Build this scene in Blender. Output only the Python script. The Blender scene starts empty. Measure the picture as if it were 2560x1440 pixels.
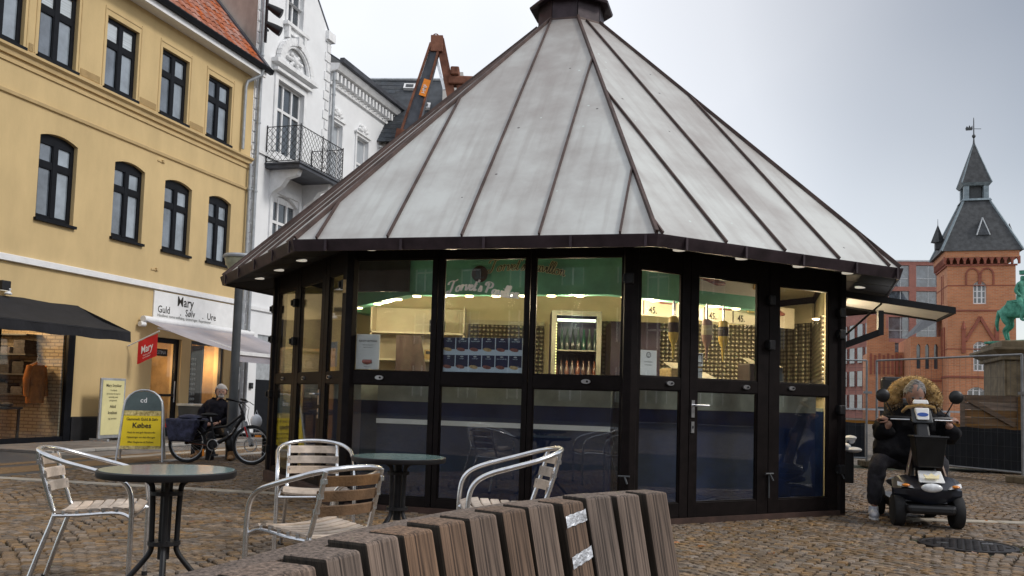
import bpy, bmesh, math, random
from mathutils import Vector, Matrix
random.seed(7)
S = bpy.context.scene
COL = S.collection
R_ = math.radians
# ---------------------------------------------------------------- camera
H = 1.15
tilt, roll = 0.0674, 0.0302
cd = bpy.data.cameras.new('camera'); cam = bpy.data.objects.new('camera', cd); COL.objects.link(cam)
cd.sensor_width = 36; cd.lens = 36 * 2209.6 / 2560; cd.shift_y = (850.3 - 720) / 2560
cd.clip_start = .05; cd.clip_end = 2000
fw = Vector((0, math.cos(tilt), math.sin(tilt))); up0 = Vector((0, -math.sin(tilt), math.cos(tilt))); rt0 = Vector((1, 0, 0))
rt = rt0 * math.cos(roll) + up0 * math.sin(roll); upv = -rt0 * math.sin(roll) + up0 * math.cos(roll)
cam.matrix_world = Matrix(((rt.x, upv.x, -fw.x, 0), (rt.y, upv.y, -fw.y, 0), (rt.z, upv.z, -fw.z, H), (0, 0, 0, 1)))
S.camera = cam
def project(x, y, z):
    d = Vector((x, y, z - H)); q = d.dot(fw)
    return (1280 + 2209.6 * d.dot(rt) / q, 850.3 - 2209.6 * d.dot(upv) / q) if q > .05 else (-9e9, -9e9)
# ---------------------------------------------------------------- light
S.view_settings.view_transform = 'Standard'; S.view_settings.look = 'None'
S.view_settings.exposure = 0.16; S.view_settings.gamma = 1
SUN_AZ, SUN_EL = 106, 42            # compass-like: azimuth from +Y towards +X
W = bpy.data.worlds.new('World'); S.world = W; W.use_nodes = True
nt = W.node_tree; nt.nodes.clear()
wo = nt.nodes.new('ShaderNodeOutputWorld')
sk = nt.nodes.new('ShaderNodeTexSky'); sk.sky_type = 'NISHITA'; sk.sun_disc = False
sk.sun_elevation = R_(SUN_EL); sk.sun_rotation = R_(SUN_AZ)
b1 = nt.nodes.new('ShaderNodeBackground'); b1.inputs[1].default_value = 0.05
nt.links.new(sk.outputs[0], b1.inputs[0])
# cloud deck: a soft grey-white veil, brighter where the cloud is thin (broad noise)
tc = nt.nodes.new('ShaderNodeTexCoord'); nz = nt.nodes.new('ShaderNodeTexNoise')
nz.inputs['Scale'].default_value = 1.5; nz.inputs['Detail'].default_value = 4; nz.inputs['Roughness'].default_value = .4
mp = nt.nodes.new('ShaderNodeMapping'); mp.inputs['Location'].default_value = (0.35, .2, 0.1)
nt.links.new(tc.outputs['Generated'], mp.inputs[0]); nt.links.new(mp.outputs[0], nz.inputs['Vector'])
cr = nt.nodes.new('ShaderNodeValToRGB'); cr.color_ramp.elements[0].position = .36; cr.color_ramp.elements[1].position = .6
cr.color_ramp.elements[0].color = (.62, .63, .645, 1); cr.color_ramp.elements[1].color = (.93, .92, .91, 1)
nt.links.new(nz.outputs['Fac'], cr.inputs[0])
b2 = nt.nodes.new('ShaderNodeBackground'); b2.inputs[1].default_value = .86
# darker cloud bank to the right of the view
vd = nt.nodes.new('ShaderNodeVectorMath'); vd.operation = 'DOT_PRODUCT'; vd.inputs[1].default_value = (.551, .721, .42)
vn = nt.nodes.new('ShaderNodeVectorMath'); vn.operation = 'NORMALIZE'; nt.links.new(tc.outputs['Generated'], vn.inputs[0]); nt.links.new(vn.outputs[0], vd.inputs[0])
cb = nt.nodes.new('ShaderNodeValToRGB'); e = cb.color_ramp.elements; e[0].position = .86; e[0].color = (1, 1, 1, 1); e[1].position = 1.0; e[1].color = (.30, .295, .285, 1)
e2 = cb.color_ramp.elements.new(.93); e2.color = (.78, .775, .77, 1)
nt.links.new(vd.outputs['Value'], cb.inputs[0])
cm = nt.nodes.new('ShaderNodeMix'); cm.data_type = 'RGBA'; cm.blend_type = 'MULTIPLY'; cm.inputs[0].default_value = 1
nt.links.new(cr.outputs[0], cm.inputs[6]); nt.links.new(cb.outputs[0], cm.inputs[7]); nt.links.new(cm.outputs[2], b2.inputs[0])
ad = nt.nodes.new('ShaderNodeAddShader')
nt.links.new(b1.outputs[0], ad.inputs[0]); nt.links.new(b2.outputs[0], ad.inputs[1]); nt.links.new(ad.outputs[0], wo.inputs[0])
sd = bpy.data.lights.new('sun', 'SUN'); sd.energy = 1.5; sd.angle = R_(11); sd.color = (1, .96, .9)
so = bpy.data.objects.new('sun', sd); COL.objects.link(so)
sv = Vector((math.sin(R_(SUN_AZ)) * math.cos(R_(SUN_EL)), math.cos(R_(SUN_AZ)) * math.cos(R_(SUN_EL)), math.sin(R_(SUN_EL))))
so.rotation_euler = sv.to_track_quat('Z', 'Y').to_euler(); so.location = sv * 50

# ---------------------------------------------------------------- materials
MATS = {}
def mat(name, col, rough=.6, metal=0, var=.2, scale=6, bump=0, bscale=60, island=0, objr=0, ior=1.45, col2=None, stretch=None, spec=None, emit=0, thr=(.35, .7)):
    m = bpy.data.materials.new(name); m.use_nodes = True; n = m.node_tree.nodes; l = m.node_tree.links
    p = n['Principled BSDF']; p.inputs['Roughness'].default_value = rough; p.inputs['Metallic'].default_value = metal
    p.inputs['IOR'].default_value = ior
    if spec is not None: p.inputs['Specular IOR Level'].default_value = spec
    tc = n.new('ShaderNodeTexCoord'); mp = n.new('ShaderNodeMapping'); l.new(tc.outputs['Object'], mp.inputs[0])
    if stretch: mp.inputs['Scale'].default_value = stretch
    nz = n.new('ShaderNodeTexNoise'); nz.inputs['Scale'].default_value = scale; nz.inputs['Detail'].default_value = 7; nz.inputs['Roughness'].default_value = .62
    l.new(mp.outputs[0], nz.inputs['Vector'])
    cr = n.new('ShaderNodeValToRGB'); cr.color_ramp.elements[0].position = thr[0]; cr.color_ramp.elements[1].position = thr[1]
    c1 = [max(0, c * (1 - var)) for c in col]; c2 = col2 or [min(1, c * (1 + var)) for c in col]
    cr.color_ramp.elements[0].color = (*c1, 1); cr.color_ramp.elements[1].color = (*c2, 1)
    l.new(nz.outputs['Fac'], cr.inputs[0]); out = cr.outputs[0]
    if island or objr:
        if island:
            g = n.new('ShaderNodeNewGeometry'); src = g.outputs['Random Per Island']; a = island
        else:
            g = n.new('ShaderNodeObjectInfo'); src = g.outputs['Random']; a = objr
        hs = n.new('ShaderNodeHueSaturation'); mr = n.new('ShaderNodeMapRange')
        mr.inputs['To Min'].default_value = 1 - a; mr.inputs['To Max'].default_value = 1 + a
        l.new(src, mr.inputs[0]); l.new(mr.outputs[0], hs.inputs['Value'])
        ma = n.new('ShaderNodeMath'); ma.operation = 'MULTIPLY'; ma.inputs[1].default_value = 7.31; l.new(src, ma.inputs[0])
        mf = n.new('ShaderNodeMath'); mf.operation = 'FRACT'; l.new(ma.outputs[0], mf.inputs[0])
        m2 = n.new('ShaderNodeMapRange'); m2.inputs['To Min'].default_value = 1 - a * 1.2; m2.inputs['To Max'].default_value = 1 + a * .9
        l.new(mf.outputs[0], m2.inputs[0]); l.new(m2.outputs[0], hs.inputs['Saturation'])
        l.new(out, hs.inputs['Color']); out = hs.outputs[0]
    l.new(out, p.inputs['Base Color'])
    if bump:
        bz = n.new('ShaderNodeTexNoise'); bz.inputs['Scale'].default_value = bscale; bz.inputs['Detail'].default_value = 5
        l.new(mp.outputs[0], bz.inputs['Vector'])
        bp = n.new('ShaderNodeBump'); bp.inputs['Strength'].default_value = bump; bp.inputs['Distance'].default_value = .02
        l.new(bz.outputs['Fac'], bp.inputs['Height']); l.new(bp.outputs[0], p.inputs['Normal'])
    if emit:
        p.inputs['Emission Color'].default_value = (*col, 1); p.inputs['Emission Strength'].default_value = emit
    MATS[name] = m; return m
def glassmat(name, tint, ior=1.5, base=.03, mult=1.0, rough=0.0):
    m = bpy.data.materials.new(name); m.use_nodes = True; n = m.node_tree.nodes; l = m.node_tree.links; n.clear()
    o = n.new('ShaderNodeOutputMaterial'); t = n.new('ShaderNodeBsdfTransparent'); t.inputs[0].default_value = (*tint, 1)
    g = n.new('ShaderNodeBsdfGlossy'); g.inputs['Roughness'].default_value = rough
    lw = n.new('ShaderNodeLayerWeight'); lw.inputs[0].default_value = .5; f = n.new('ShaderNodeMath'); f.operation = 'POWER'; f.inputs[1].default_value = 5; l.new(lw.outputs['Facing'], f.inputs[0])
    # faint waviness and dirt film on the panes
    a = n.new('ShaderNodeMath'); a.operation = 'MULTIPLY_ADD'; a.inputs[1].default_value = mult; a.inputs[2].default_value = base; a.use_clamp = True
    l.new(f.outputs[0], a.inputs[0]); mx = n.new('ShaderNodeMixShader'); l.new(a.outputs[0], mx.inputs[0]); l.new(t.outputs[0], mx.inputs[1]); l.new(g.outputs[0], mx.inputs[2])
    d = n.new('ShaderNodeBsdfDiffuse'); d.inputs[0].default_value = (.35, .37, .36, 1); nz = n.new('ShaderNodeTexNoise'); nz.inputs['Scale'].default_value = 2.5; nz.inputs['Detail'].default_value = 8
    tc = n.new('ShaderNodeTexCoord'); l.new(tc.outputs['Object'], nz.inputs['Vector'])
    mr = n.new('ShaderNodeMapRange'); mr.inputs['From Min'].default_value = .4; mr.inputs['From Max'].default_value = .8; mr.inputs['To Max'].default_value = .022
    l.new(nz.outputs['Fac'], mr.inputs[0]); m2 = n.new('ShaderNodeMixShader'); l.new(mr.outputs[0], m2.inputs[0]); l.new(mx.outputs[0], m2.inputs[1]); l.new(d.outputs[0], m2.inputs[2])
    l.new(m2.outputs[0], o.inputs[0]); MATS[name] = m; return m
def brickmat(name, c1, c2, mortar, sx=1.0, bw=.24, rh=.075, bump=.4, mscale=.012, rough=.85, axis='xz'):
    m = bpy.data.materials.new(name); m.use_nodes = True; n = m.node_tree.nodes; l = m.node_tree.links
    p = n['Principled BSDF']; p.inputs['Roughness'].default_value = rough
    tc = n.new('ShaderNodeTexCoord'); se = n.new('ShaderNodeSeparateXYZ'); l.new(tc.outputs['Object'], se.inputs[0])
    ad = n.new('ShaderNodeMath'); ad.operation = 'ADD'; l.new(se.outputs[0], ad.inputs[0]); l.new(se.outputs[1], ad.inputs[1])
    co = n.new('ShaderNodeCombineXYZ'); l.new(ad.outputs[0], co.inputs[0]); l.new(se.outputs[2], co.inputs[1])
    b = n.new('ShaderNodeTexBrick'); l.new(co.outputs[0], b.inputs['Vector']); b.inputs['Scale'].default_value = 1 * sx
    b.inputs['Color1'].default_value = (*c1, 1); b.inputs['Color2'].default_value = (*c2, 1); b.inputs['Mortar'].default_value = (*mortar, 1)
    b.inputs['Brick Width'].default_value = bw; b.inputs['Row Height'].default_value = rh; b.inputs['Mortar Size'].default_value = mscale; b.inputs['Mortar Smooth'].default_value = .3
    nz = n.new('ShaderNodeTexNoise'); nz.inputs['Scale'].default_value = .6; nz.inputs['Detail'].default_value = 8; l.new(tc.outputs['Object'], nz.inputs['Vector'])
    mr = n.new('ShaderNodeMapRange'); mr.inputs['To Min'].default_value = .7; mr.inputs['To Max'].default_value = 1.25; l.new(nz.outputs['Fac'], mr.inputs[0])
    hs = n.new('ShaderNodeHueSaturation'); l.new(b.outputs['Color'], hs.inputs['Color']); l.new(mr.outputs[0], hs.inputs['Value']); l.new(hs.outputs[0], p.inputs['Base Color'])
    if bump:
        bp = n.new('ShaderNodeBump'); bp.inputs['Strength'].default_value = bump; bp.inputs['Distance'].default_value = .01; bp.invert = True
        l.new(b.outputs['Fac'], bp.inputs['Height']); l.new(bp.outputs[0], p.inputs['Normal'])
    MATS[name] = m; return m
def translucent(name, col, tr=.5):
    m = mat(name, col, .9, var=.12, scale=3); n = m.node_tree.nodes; l = m.node_tree.links; p = n['Principled BSDF']; o = n['Material Output']
    t = n.new('ShaderNodeBsdfTranslucent'); t.inputs[0].default_value = (*col, 1); mx = n.new('ShaderNodeMixShader'); mx.inputs[0].default_value = tr
    l.new(p.outputs[0], mx.inputs[1]); l.new(t.outputs[0], mx.inputs[2]); l.new(mx.outputs[0], o.inputs[0]); return m

mat('frame', (.0085, .006, .006), .5, var=.35, scale=9, bump=.05, spec=.14)
mat('fascia', (.045, .03, .036), .5, .3, var=.45, scale=3.5, bump=.08, bscale=20)
mat('rib', (.085, .055, .048), .6, .2, var=.4, scale=5, bump=.1)
mat('soffit', (.018, .016, .018), .7, var=.3, scale=4)
mat('lampdisc', (1, .93, .8), .4, emit=.35, var=0)
mat('spotlit', (1, .72, .38), .4, emit=9, var=0)
mat('navy', (.002, .012, .06), .35, var=.3, scale=3)
mat('cream', (.66, .56, .36), .7, var=.1, scale=3)
mat('creamshelf', (.52, .46, .34), .55, var=.12, scale=4)
mat('band', (.28, .30, .26), .6, var=.2, scale=5)
mat('white', (.78, .78, .77), .55, var=.06, scale=5)
mat('whitetext', (.85, .85, .84), .6, var=.02)
mat('green', (.17, .48, .36), .5, var=.22, scale=2.5)
mat('gold', (.85, .74, .45), .5, var=.15)
mat('brown', (.07, .045, .04), .6, var=.3)
mat('black', (.008, .008, .010), .5, var=.3, scale=12)
mat('matteblack', (.016, .016, .019), .85, var=.3, scale=12, bump=.1)
mat('steel', (.62, .63, .65), .28, .9, var=.15, scale=20)
mat('alu', (.74, .75, .77), .27, .95, var=.14, scale=14)
mat('teakbrown', (.17, .095, .045), .7, var=.35, scale=7, bump=.25, bscale=90, objr=.1)  # browner, less weathered teak with the shade of the turned-away back in its colour
mat('teak', (.47, .385, .31), .75, var=.35, scale=7, stretch=(1, 1, 1), bump=.25, bscale=90, objr=.18)
mat('tableglass', (.16, .25, .24), .12, var=.2, scale=18, ior=1.5)
mat('yellowwall', (.60, .445, .225), .9, var=.11, scale=1.1, stretch=(1, 1, .4), bump=.12, bscale=45)
mat('yellowtrim', (.54, .395, .20), .9, var=.1, scale=2.5, bump=.12, bscale=45)
mat('whitewall', (.80, .81, .82), .85, var=.06, scale=1.2, bump=.1, bscale=30)
mat('whitetrim', (.78, .785, .79), .8, var=.1, scale=4, bump=.08, bscale=30)
mat('plinth', (.012, .012, .014), .6, var=.4, scale=5)
mat('blackpaint', (.006, .007, .010), .5, var=.3, scale=8, spec=.2)
mat('whitepaint', (.78, .78, .78), .4, var=.06, scale=8)
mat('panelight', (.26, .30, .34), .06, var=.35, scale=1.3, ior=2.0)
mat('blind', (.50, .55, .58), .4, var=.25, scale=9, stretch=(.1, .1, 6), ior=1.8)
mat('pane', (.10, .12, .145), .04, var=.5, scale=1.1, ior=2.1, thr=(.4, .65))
mat('paneclear', (.05, .06, .07), .03, var=.4, scale=1.2, ior=1.9)
mat('curtain', (.40, .43, .46), .9, var=.15, scale=4, stretch=(8, 1, .4))
mat('tile', (.36, .125, .07), .8, var=.3, scale=4, bump=.2, objr=.25)
mat('flash', (.085, .09, .105), .6, .3, var=.3, scale=3)
mat('stuccobeige', (.46, .39, .34), .9, var=.28, scale=1.2, bump=.2, bscale=25, stretch=(1, 1, .45))
mat('slate', (.055, .062, .072), .55, var=.35, scale=3, objr=.3, bump=.1)
mat('zincpipe', (.36, .38, .40), .5, .5, var=.2, scale=5)
mat('awningblack', (.012, .012, .015), .9, var=.3, scale=4, bump=.2, bscale=15)
translucent('awninglilac', (.60, .585, .64), .5)
mat('red', (.62, .02, .02), .7, var=.12, scale=4)
mat('posteryellow', (.85, .62, .01), .6, var=.06, scale=3)
mat('paleyellow', (.72, .66, .34), .7, var=.08, scale=3)
mat('corn', (.55, .40, .10), .7, var=.5, scale=22, col2=(.85, .7, .3))
mat('darkgrey', (.055, .06, .065), .6, var=.2, scale=5)
mat('greengrey', (.07, .10, .10), .6, var=.2, scale=5)
mat('ink', (.02, .015, .01), .7, var=.02)
mat('rubber', (.014, .014, .015), .8, var=.3, scale=15)
mat('orange', (.9, .28, .02), .5, var=.1)
mat('rust', (.23, .085, .05), .75, .15, var=.5, scale=3.5, bump=.25, bscale=20, col2=(.30, .13, .08))
mat('craneblue', (.09, .10, .12), .6, .2, var=.4, scale=3)
mat('verdigris', (.05, .30, .20), .75, var=.5, scale=5, col2=(.12, .42, .30), bump=.2)
mat('sandstone', (.15, .115, .070), .9, var=.35, scale=2.5, bump=.3, bscale=12)
mat('timber', (.15, .08, .032), .8, var=.5, scale=3, objr=.35, stretch=(.5, 1, 6))
mat('mesh', (.010, .013, .018), .9, var=.3, scale=4)
mat('fencemetal', (.27, .28, .29), .5, .5, var=.2, scale=6)
mat('galv', (.50, .52, .54), .45, .6, var=.2, scale=6)
mat('jacket', (.013, .012, .018), .85, var=.4, scale=8, bump=1.0, bscale=14, spec=.25)
mat('coat', (.007, .007, .009), .9, var=.4, scale=8, bump=1.0, bscale=9, spec=.25)
mat('jeans', (.022, .021, .027), .85, var=.5, scale=10, bump=.3)
mat('skin', (.52, .30, .22), .55, var=.12, scale=12)
mat('skin2', (.34, .19, .14), .55, var=.2, scale=12)
mat('greyhair', (.45, .42, .39), .8, var=.3, scale=30, stretch=(1, 1, 4))
mat('darkgreyhair', (.13, .12, .12), .8, var=.55, scale=30, stretch=(1, 1, 4), col2=(.30, .29, .28))
mat('fur', (.34, .22, .10), .95, var=.4, scale=22, col2=(.48, .33, .17), island=.25)
mat('bronze', (.24, .17, .13), .45, .3, var=.15)
mat('scooter', (.010, .010, .011), .38, var=.3, scale=9)
mat('scooterbody', (.012, .014, .022), .35, var=.3, scale=9)
mat('amber', (.75, .25, .03), .25, var=.15)
mat('lens', (.75, .77, .78), .15, var=.2, scale=20, ior=1.6)
mat('blue', (.02, .08, .35), .5, var=.05)
mat('shoe', (.55, .56, .62), .7, var=.2, scale=14)
mat('tanboot', (.32, .18, .08), .7, var=.2, scale=14)
mat('pannier', (.016, .017, .035), .7, var=.6, scale=10, bump=.6, bscale=14, col2=(.06, .065, .13))
mat('warmwall', (.45, .30, .14), .8, var=.25, scale=3)
mat('jacketorange', (.28, .10, .02), .8, var=.4, scale=6, bump=.4)
mat('cloth', (.05, .05, .06), .9, var=.7, scale=8, objr=.5)
mat('bottle', (.03, .06, .05), .12, var=.4, scale=10, objr=.6)
mat('bottlebrown', (.16, .06, .035), .15, var=.4, scale=10, objr=.4)
mat('sauceyellow', (.72, .50, .13), .4, var=.08)
mat('saucered', (.40, .24, .20), .4, var=.1)
mat('posternavy', (.010, .018, .065), .4, var=.2, scale=9)
mat('posterpale', (.60, .70, .80), .4, var=.05)
mat('sausage', (.28, .10, .08), .5, var=.4, scale=30)
mat('bread', (.55, .38, .17), .6, var=.3, scale=30)
mat('purple', (.035, .02, .05), .4, var=.3)
mat('fridgeframe', (.33, .31, .26), .4, .3, var=.2)
mat('tubelight', (.9, 1, .75), .3, emit=3.2, var=0)
mat('ledstrip', (.95, .95, .35), .3, emit=2.0, var=0)
mat('lamp', (1, .62, .25), .3, emit=7, var=0)
mat('kerb', (.34, .32, .29), .85, var=.2, scale=4, bump=.2, objr=.12)
mat('slab', (.17, .155, .14), .85, var=.28, scale=3, bump=.2, objr=.15)
mat('palestone', (.40, .35, .28), .85, var=.2, scale=4, bump=.25, objr=.12)
mat('sett', (.175, .118, .070), .62, var=.42, scale=16, island=.34, bump=.45, bscale=75)
mat('settobj', (.175, .118, .070), .62, var=.42, scale=16, objr=.34, bump=.45, bscale=75)
mat('iron', (.022, .018, .018), .55, .4, var=.5, scale=9, bump=.35, bscale=30)
mat('leaf', (.26, .10, .03), .8, var=.3, island=.4)
mat('plastic', (.80, .82, .85), .25, var=.1, scale=12)
mat('lampglass', (.42, .42, .30), .35, var=.3, scale=6)
mat('brownbase', (.05, .026, .019), .8, var=.4, scale=6)
mat('bulb', (1, .8, .5), .3, emit=5, var=0)
mat('tape', (.62, .64, .68), .35, .3, var=.3, scale=25, bump=.6, bscale=50)
mat('farwall', (.55, .53, .50), .9, var=.15, scale=.5)
glassmat('kioskglass', (.93, .95, .95), 1.5, .075, .95)
glassmat('shopglass', (.9, .92, .92), 1.5, .04, .8)
brickmat('redbrick', (.60, .23, .10), (.47, .16, .07), (.48, .28, .17), bw=.5, rh=.16, mscale=.03)
brickmat('redbrickdark', (.34, .10, .06), (.28, .08, .05), (.26, .11, .08), bw=.5, rh=.16, mscale=.02)
brickmat('modbrick', (.38, .145, .11), (.30, .11, .085), (.34, .2, .17), bw=.5, rh=.15, mscale=.02)
brickmat('behindbrick', (.12, .06, .045), (.09, .05, .04), (.10, .08, .07), bw=.5, rh=.15, mscale=.02)
brickmat('whitebrick', (.42, .36, .27), (.36, .31, .23), (.2, .17, .13), bw=.22, rh=.07)
# weathered wood of the bench: streaks along the slat (its local z)
def woodmat():
    m = mat('benchshade', (.022, .017, .012), .85, var=.4, scale=2.6, stretch=(60, 60, .7), bump=.3, bscale=4, col2=(.055, .042, .03))  # near-black copy of the wood: shade of the slats' left faces put into colour
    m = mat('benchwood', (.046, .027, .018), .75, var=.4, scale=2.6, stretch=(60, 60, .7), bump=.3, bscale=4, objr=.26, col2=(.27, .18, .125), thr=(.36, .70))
    return m
woodmat()
# zinc roof sheet: pale patina, brown wear along the seams (edge attribute) and near the top
def zinc():
    m = bpy.data.materials.new('zinc'); m.use_nodes = True; n = m.node_tree.nodes; l = m.node_tree.links
    p = n['Principled BSDF']; p.inputs['Roughness'].default_value = .48; p.inputs['Metallic'].default_value = .15
    tc = n.new('ShaderNodeTexCoord')
    nz = n.new('ShaderNodeTexNoise'); nz.inputs['Scale'].default_value = 1.3; nz.inputs['Detail'].default_value = 9; nz.inputs['Roughness'].default_value = .6; l.new(tc.outputs['Object'], nz.inputs['Vector'])
    cr = n.new('ShaderNodeValToRGB'); cr.color_ramp.elements[0].position = .35; cr.color_ramp.elements[1].position = .62
    cr.color_ramp.elements[0].color = (.42, .405, .385, 1); cr.color_ramp.elements[1].color = (.59, .605, .58, 1); l.new(nz.outputs['Fac'], cr.inputs[0])
    at = n.new('ShaderNodeAttribute'); at.attribute_name = 'edge'
    n2 = n.new('ShaderNodeTexNoise'); n2.inputs['Scale'].default_value = 2.2; n2.inputs['Detail'].default_value = 6; l.new(tc.outputs['Object'], n2.inputs['Vector'])
    mr = n.new('ShaderNodeMapRange'); mr.inputs['From Min'].default_value = .3; mr.inputs['From Max'].default_value = .75; mr.inputs['To Min'].default_value = .55; mr.inputs['To Max'].default_value = 1.3; l.new(n2.outputs['Fac'], mr.inputs[0])
    mu = n.new('ShaderNodeMath'); mu.operation = 'MULTIPLY'; l.new(at.outputs['Fac'], mu.inputs[0]); l.new(mr.outputs[0], mu.inputs[1]); mu.use_clamp = True
    mx = n.new('ShaderNodeMix'); mx.data_type = 'RGBA'; l.new(mu.outputs[0], mx.inputs[0]); l.new(cr.outputs[0], mx.inputs[6]); mx.inputs[7].default_value = (.17, .115, .10, 1)
    # small droppings and spots
    vo = n.new('ShaderNodeTexVoronoi'); vo.inputs['Scale'].default_value = 3.6; l.new(tc.outputs['Object'], vo.inputs['Vector'])
    lt = n.new('ShaderNodeMath'); lt.operation = 'LESS_THAN'; lt.inputs[1].default_value = .055; l.new(vo.outputs['Distance'], lt.inputs[0])
    m3 = n.new('ShaderNodeMix'); m3.data_type = 'RGBA'; l.new(lt.outputs[0], m3.inputs[0]); l.new(mx.outputs[2], m3.inputs[6])
    vc = n.new('ShaderNodeMix'); vc.data_type = 'RGBA'; se = n.new('ShaderNodeSeparateColor'); l.new(vo.outputs['Color'], se.inputs[0]); gt = n.new('ShaderNodeMath'); gt.operation = 'GREATER_THAN'; gt.inputs[1].default_value = .6; l.new(se.outputs[0], gt.inputs[0])
    l.new(gt.outputs[0], vc.inputs[0]); vc.inputs[6].default_value = (.60, .66, .63, 1); vc.inputs[7].default_value = (.10, .09, .09, 1); l.new(vc.outputs[2], m3.inputs[7])
    # rain streaks running down each sheet
    ap = n.new('ShaderNodeAttribute'); ap.attribute_name = 'sheet'; mp = n.new('ShaderNodeMapping'); mp.inputs['Scale'].default_value = (9, .55, 1); l.new(ap.outputs['Vector'], mp.inputs[0])
    n5 = n.new('ShaderNodeTexNoise'); n5.inputs['Scale'].default_value = 1.0; n5.inputs['Detail'].default_value = 6; l.new(mp.outputs[0], n5.inputs['Vector'])
    r5 = n.new('ShaderNodeMapRange'); r5.inputs['From Min'].default_value = .48; r5.inputs['From Max'].default_value = .78; r5.inputs['To Max'].default_value = .5; l.new(n5.outputs['Fac'], r5.inputs[0])
    m5 = n.new('ShaderNodeMix'); m5.data_type = 'RGBA'; l.new(r5.outputs[0], m5.inputs[0]); l.new(m3.outputs[2], m5.inputs[6]); m5.inputs[7].default_value = (.27, .235, .215, 1)
    l.new(m5.outputs[2], p.inputs['Base Color'])
    n4 = n.new('ShaderNodeTexNoise'); n4.inputs['Scale'].default_value = 1.1; n4.inputs['Detail'].default_value = 3; l.new(tc.outputs['Object'], n4.inputs['Vector'])
    bp = n.new('ShaderNodeBump'); bp.inputs['Strength'].default_value = .15; bp.inputs['Distance'].default_value = .08; l.new(n4.outputs['Fac'], bp.inputs['Height']); l.new(bp.outputs[0], p.inputs['Normal'])
    MATS['zinc'] = m
zinc()
def hexmat():
    m = mat('metaltiles', (.36, .31, .20), .3, .5, var=.3, scale=2); n = m.node_tree.nodes; l = m.node_tree.links
    vo = n.new('ShaderNodeTexVoronoi'); vo.inputs['Scale'].default_value = 17; vo.inputs['Randomness'].default_value = 0.12
    tc = n.new('ShaderNodeTexCoord'); l.new(tc.outputs['Object'], vo.inputs['Vector'])
    cr = n.new('ShaderNodeValToRGB'); cr.color_ramp.elements[0].color = (.42, .37, .25, 1); cr.color_ramp.elements[1].color = (.10, .085, .06, 1); cr.color_ramp.elements[0].position = .2; cr.color_ramp.elements[1].position = .6
    l.new(vo.outputs['Distance'], cr.inputs[0]); l.new(cr.outputs[0], n['Principled BSDF'].inputs['Base Color'])
    bp = n.new('ShaderNodeBump'); bp.inputs['Distance'].default_value = .03; bp.invert = True; l.new(vo.outputs['Distance'], bp.inputs['Height']); l.new(bp.outputs[0], n['Principled BSDF'].inputs['Normal'])
hexmat()

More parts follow.
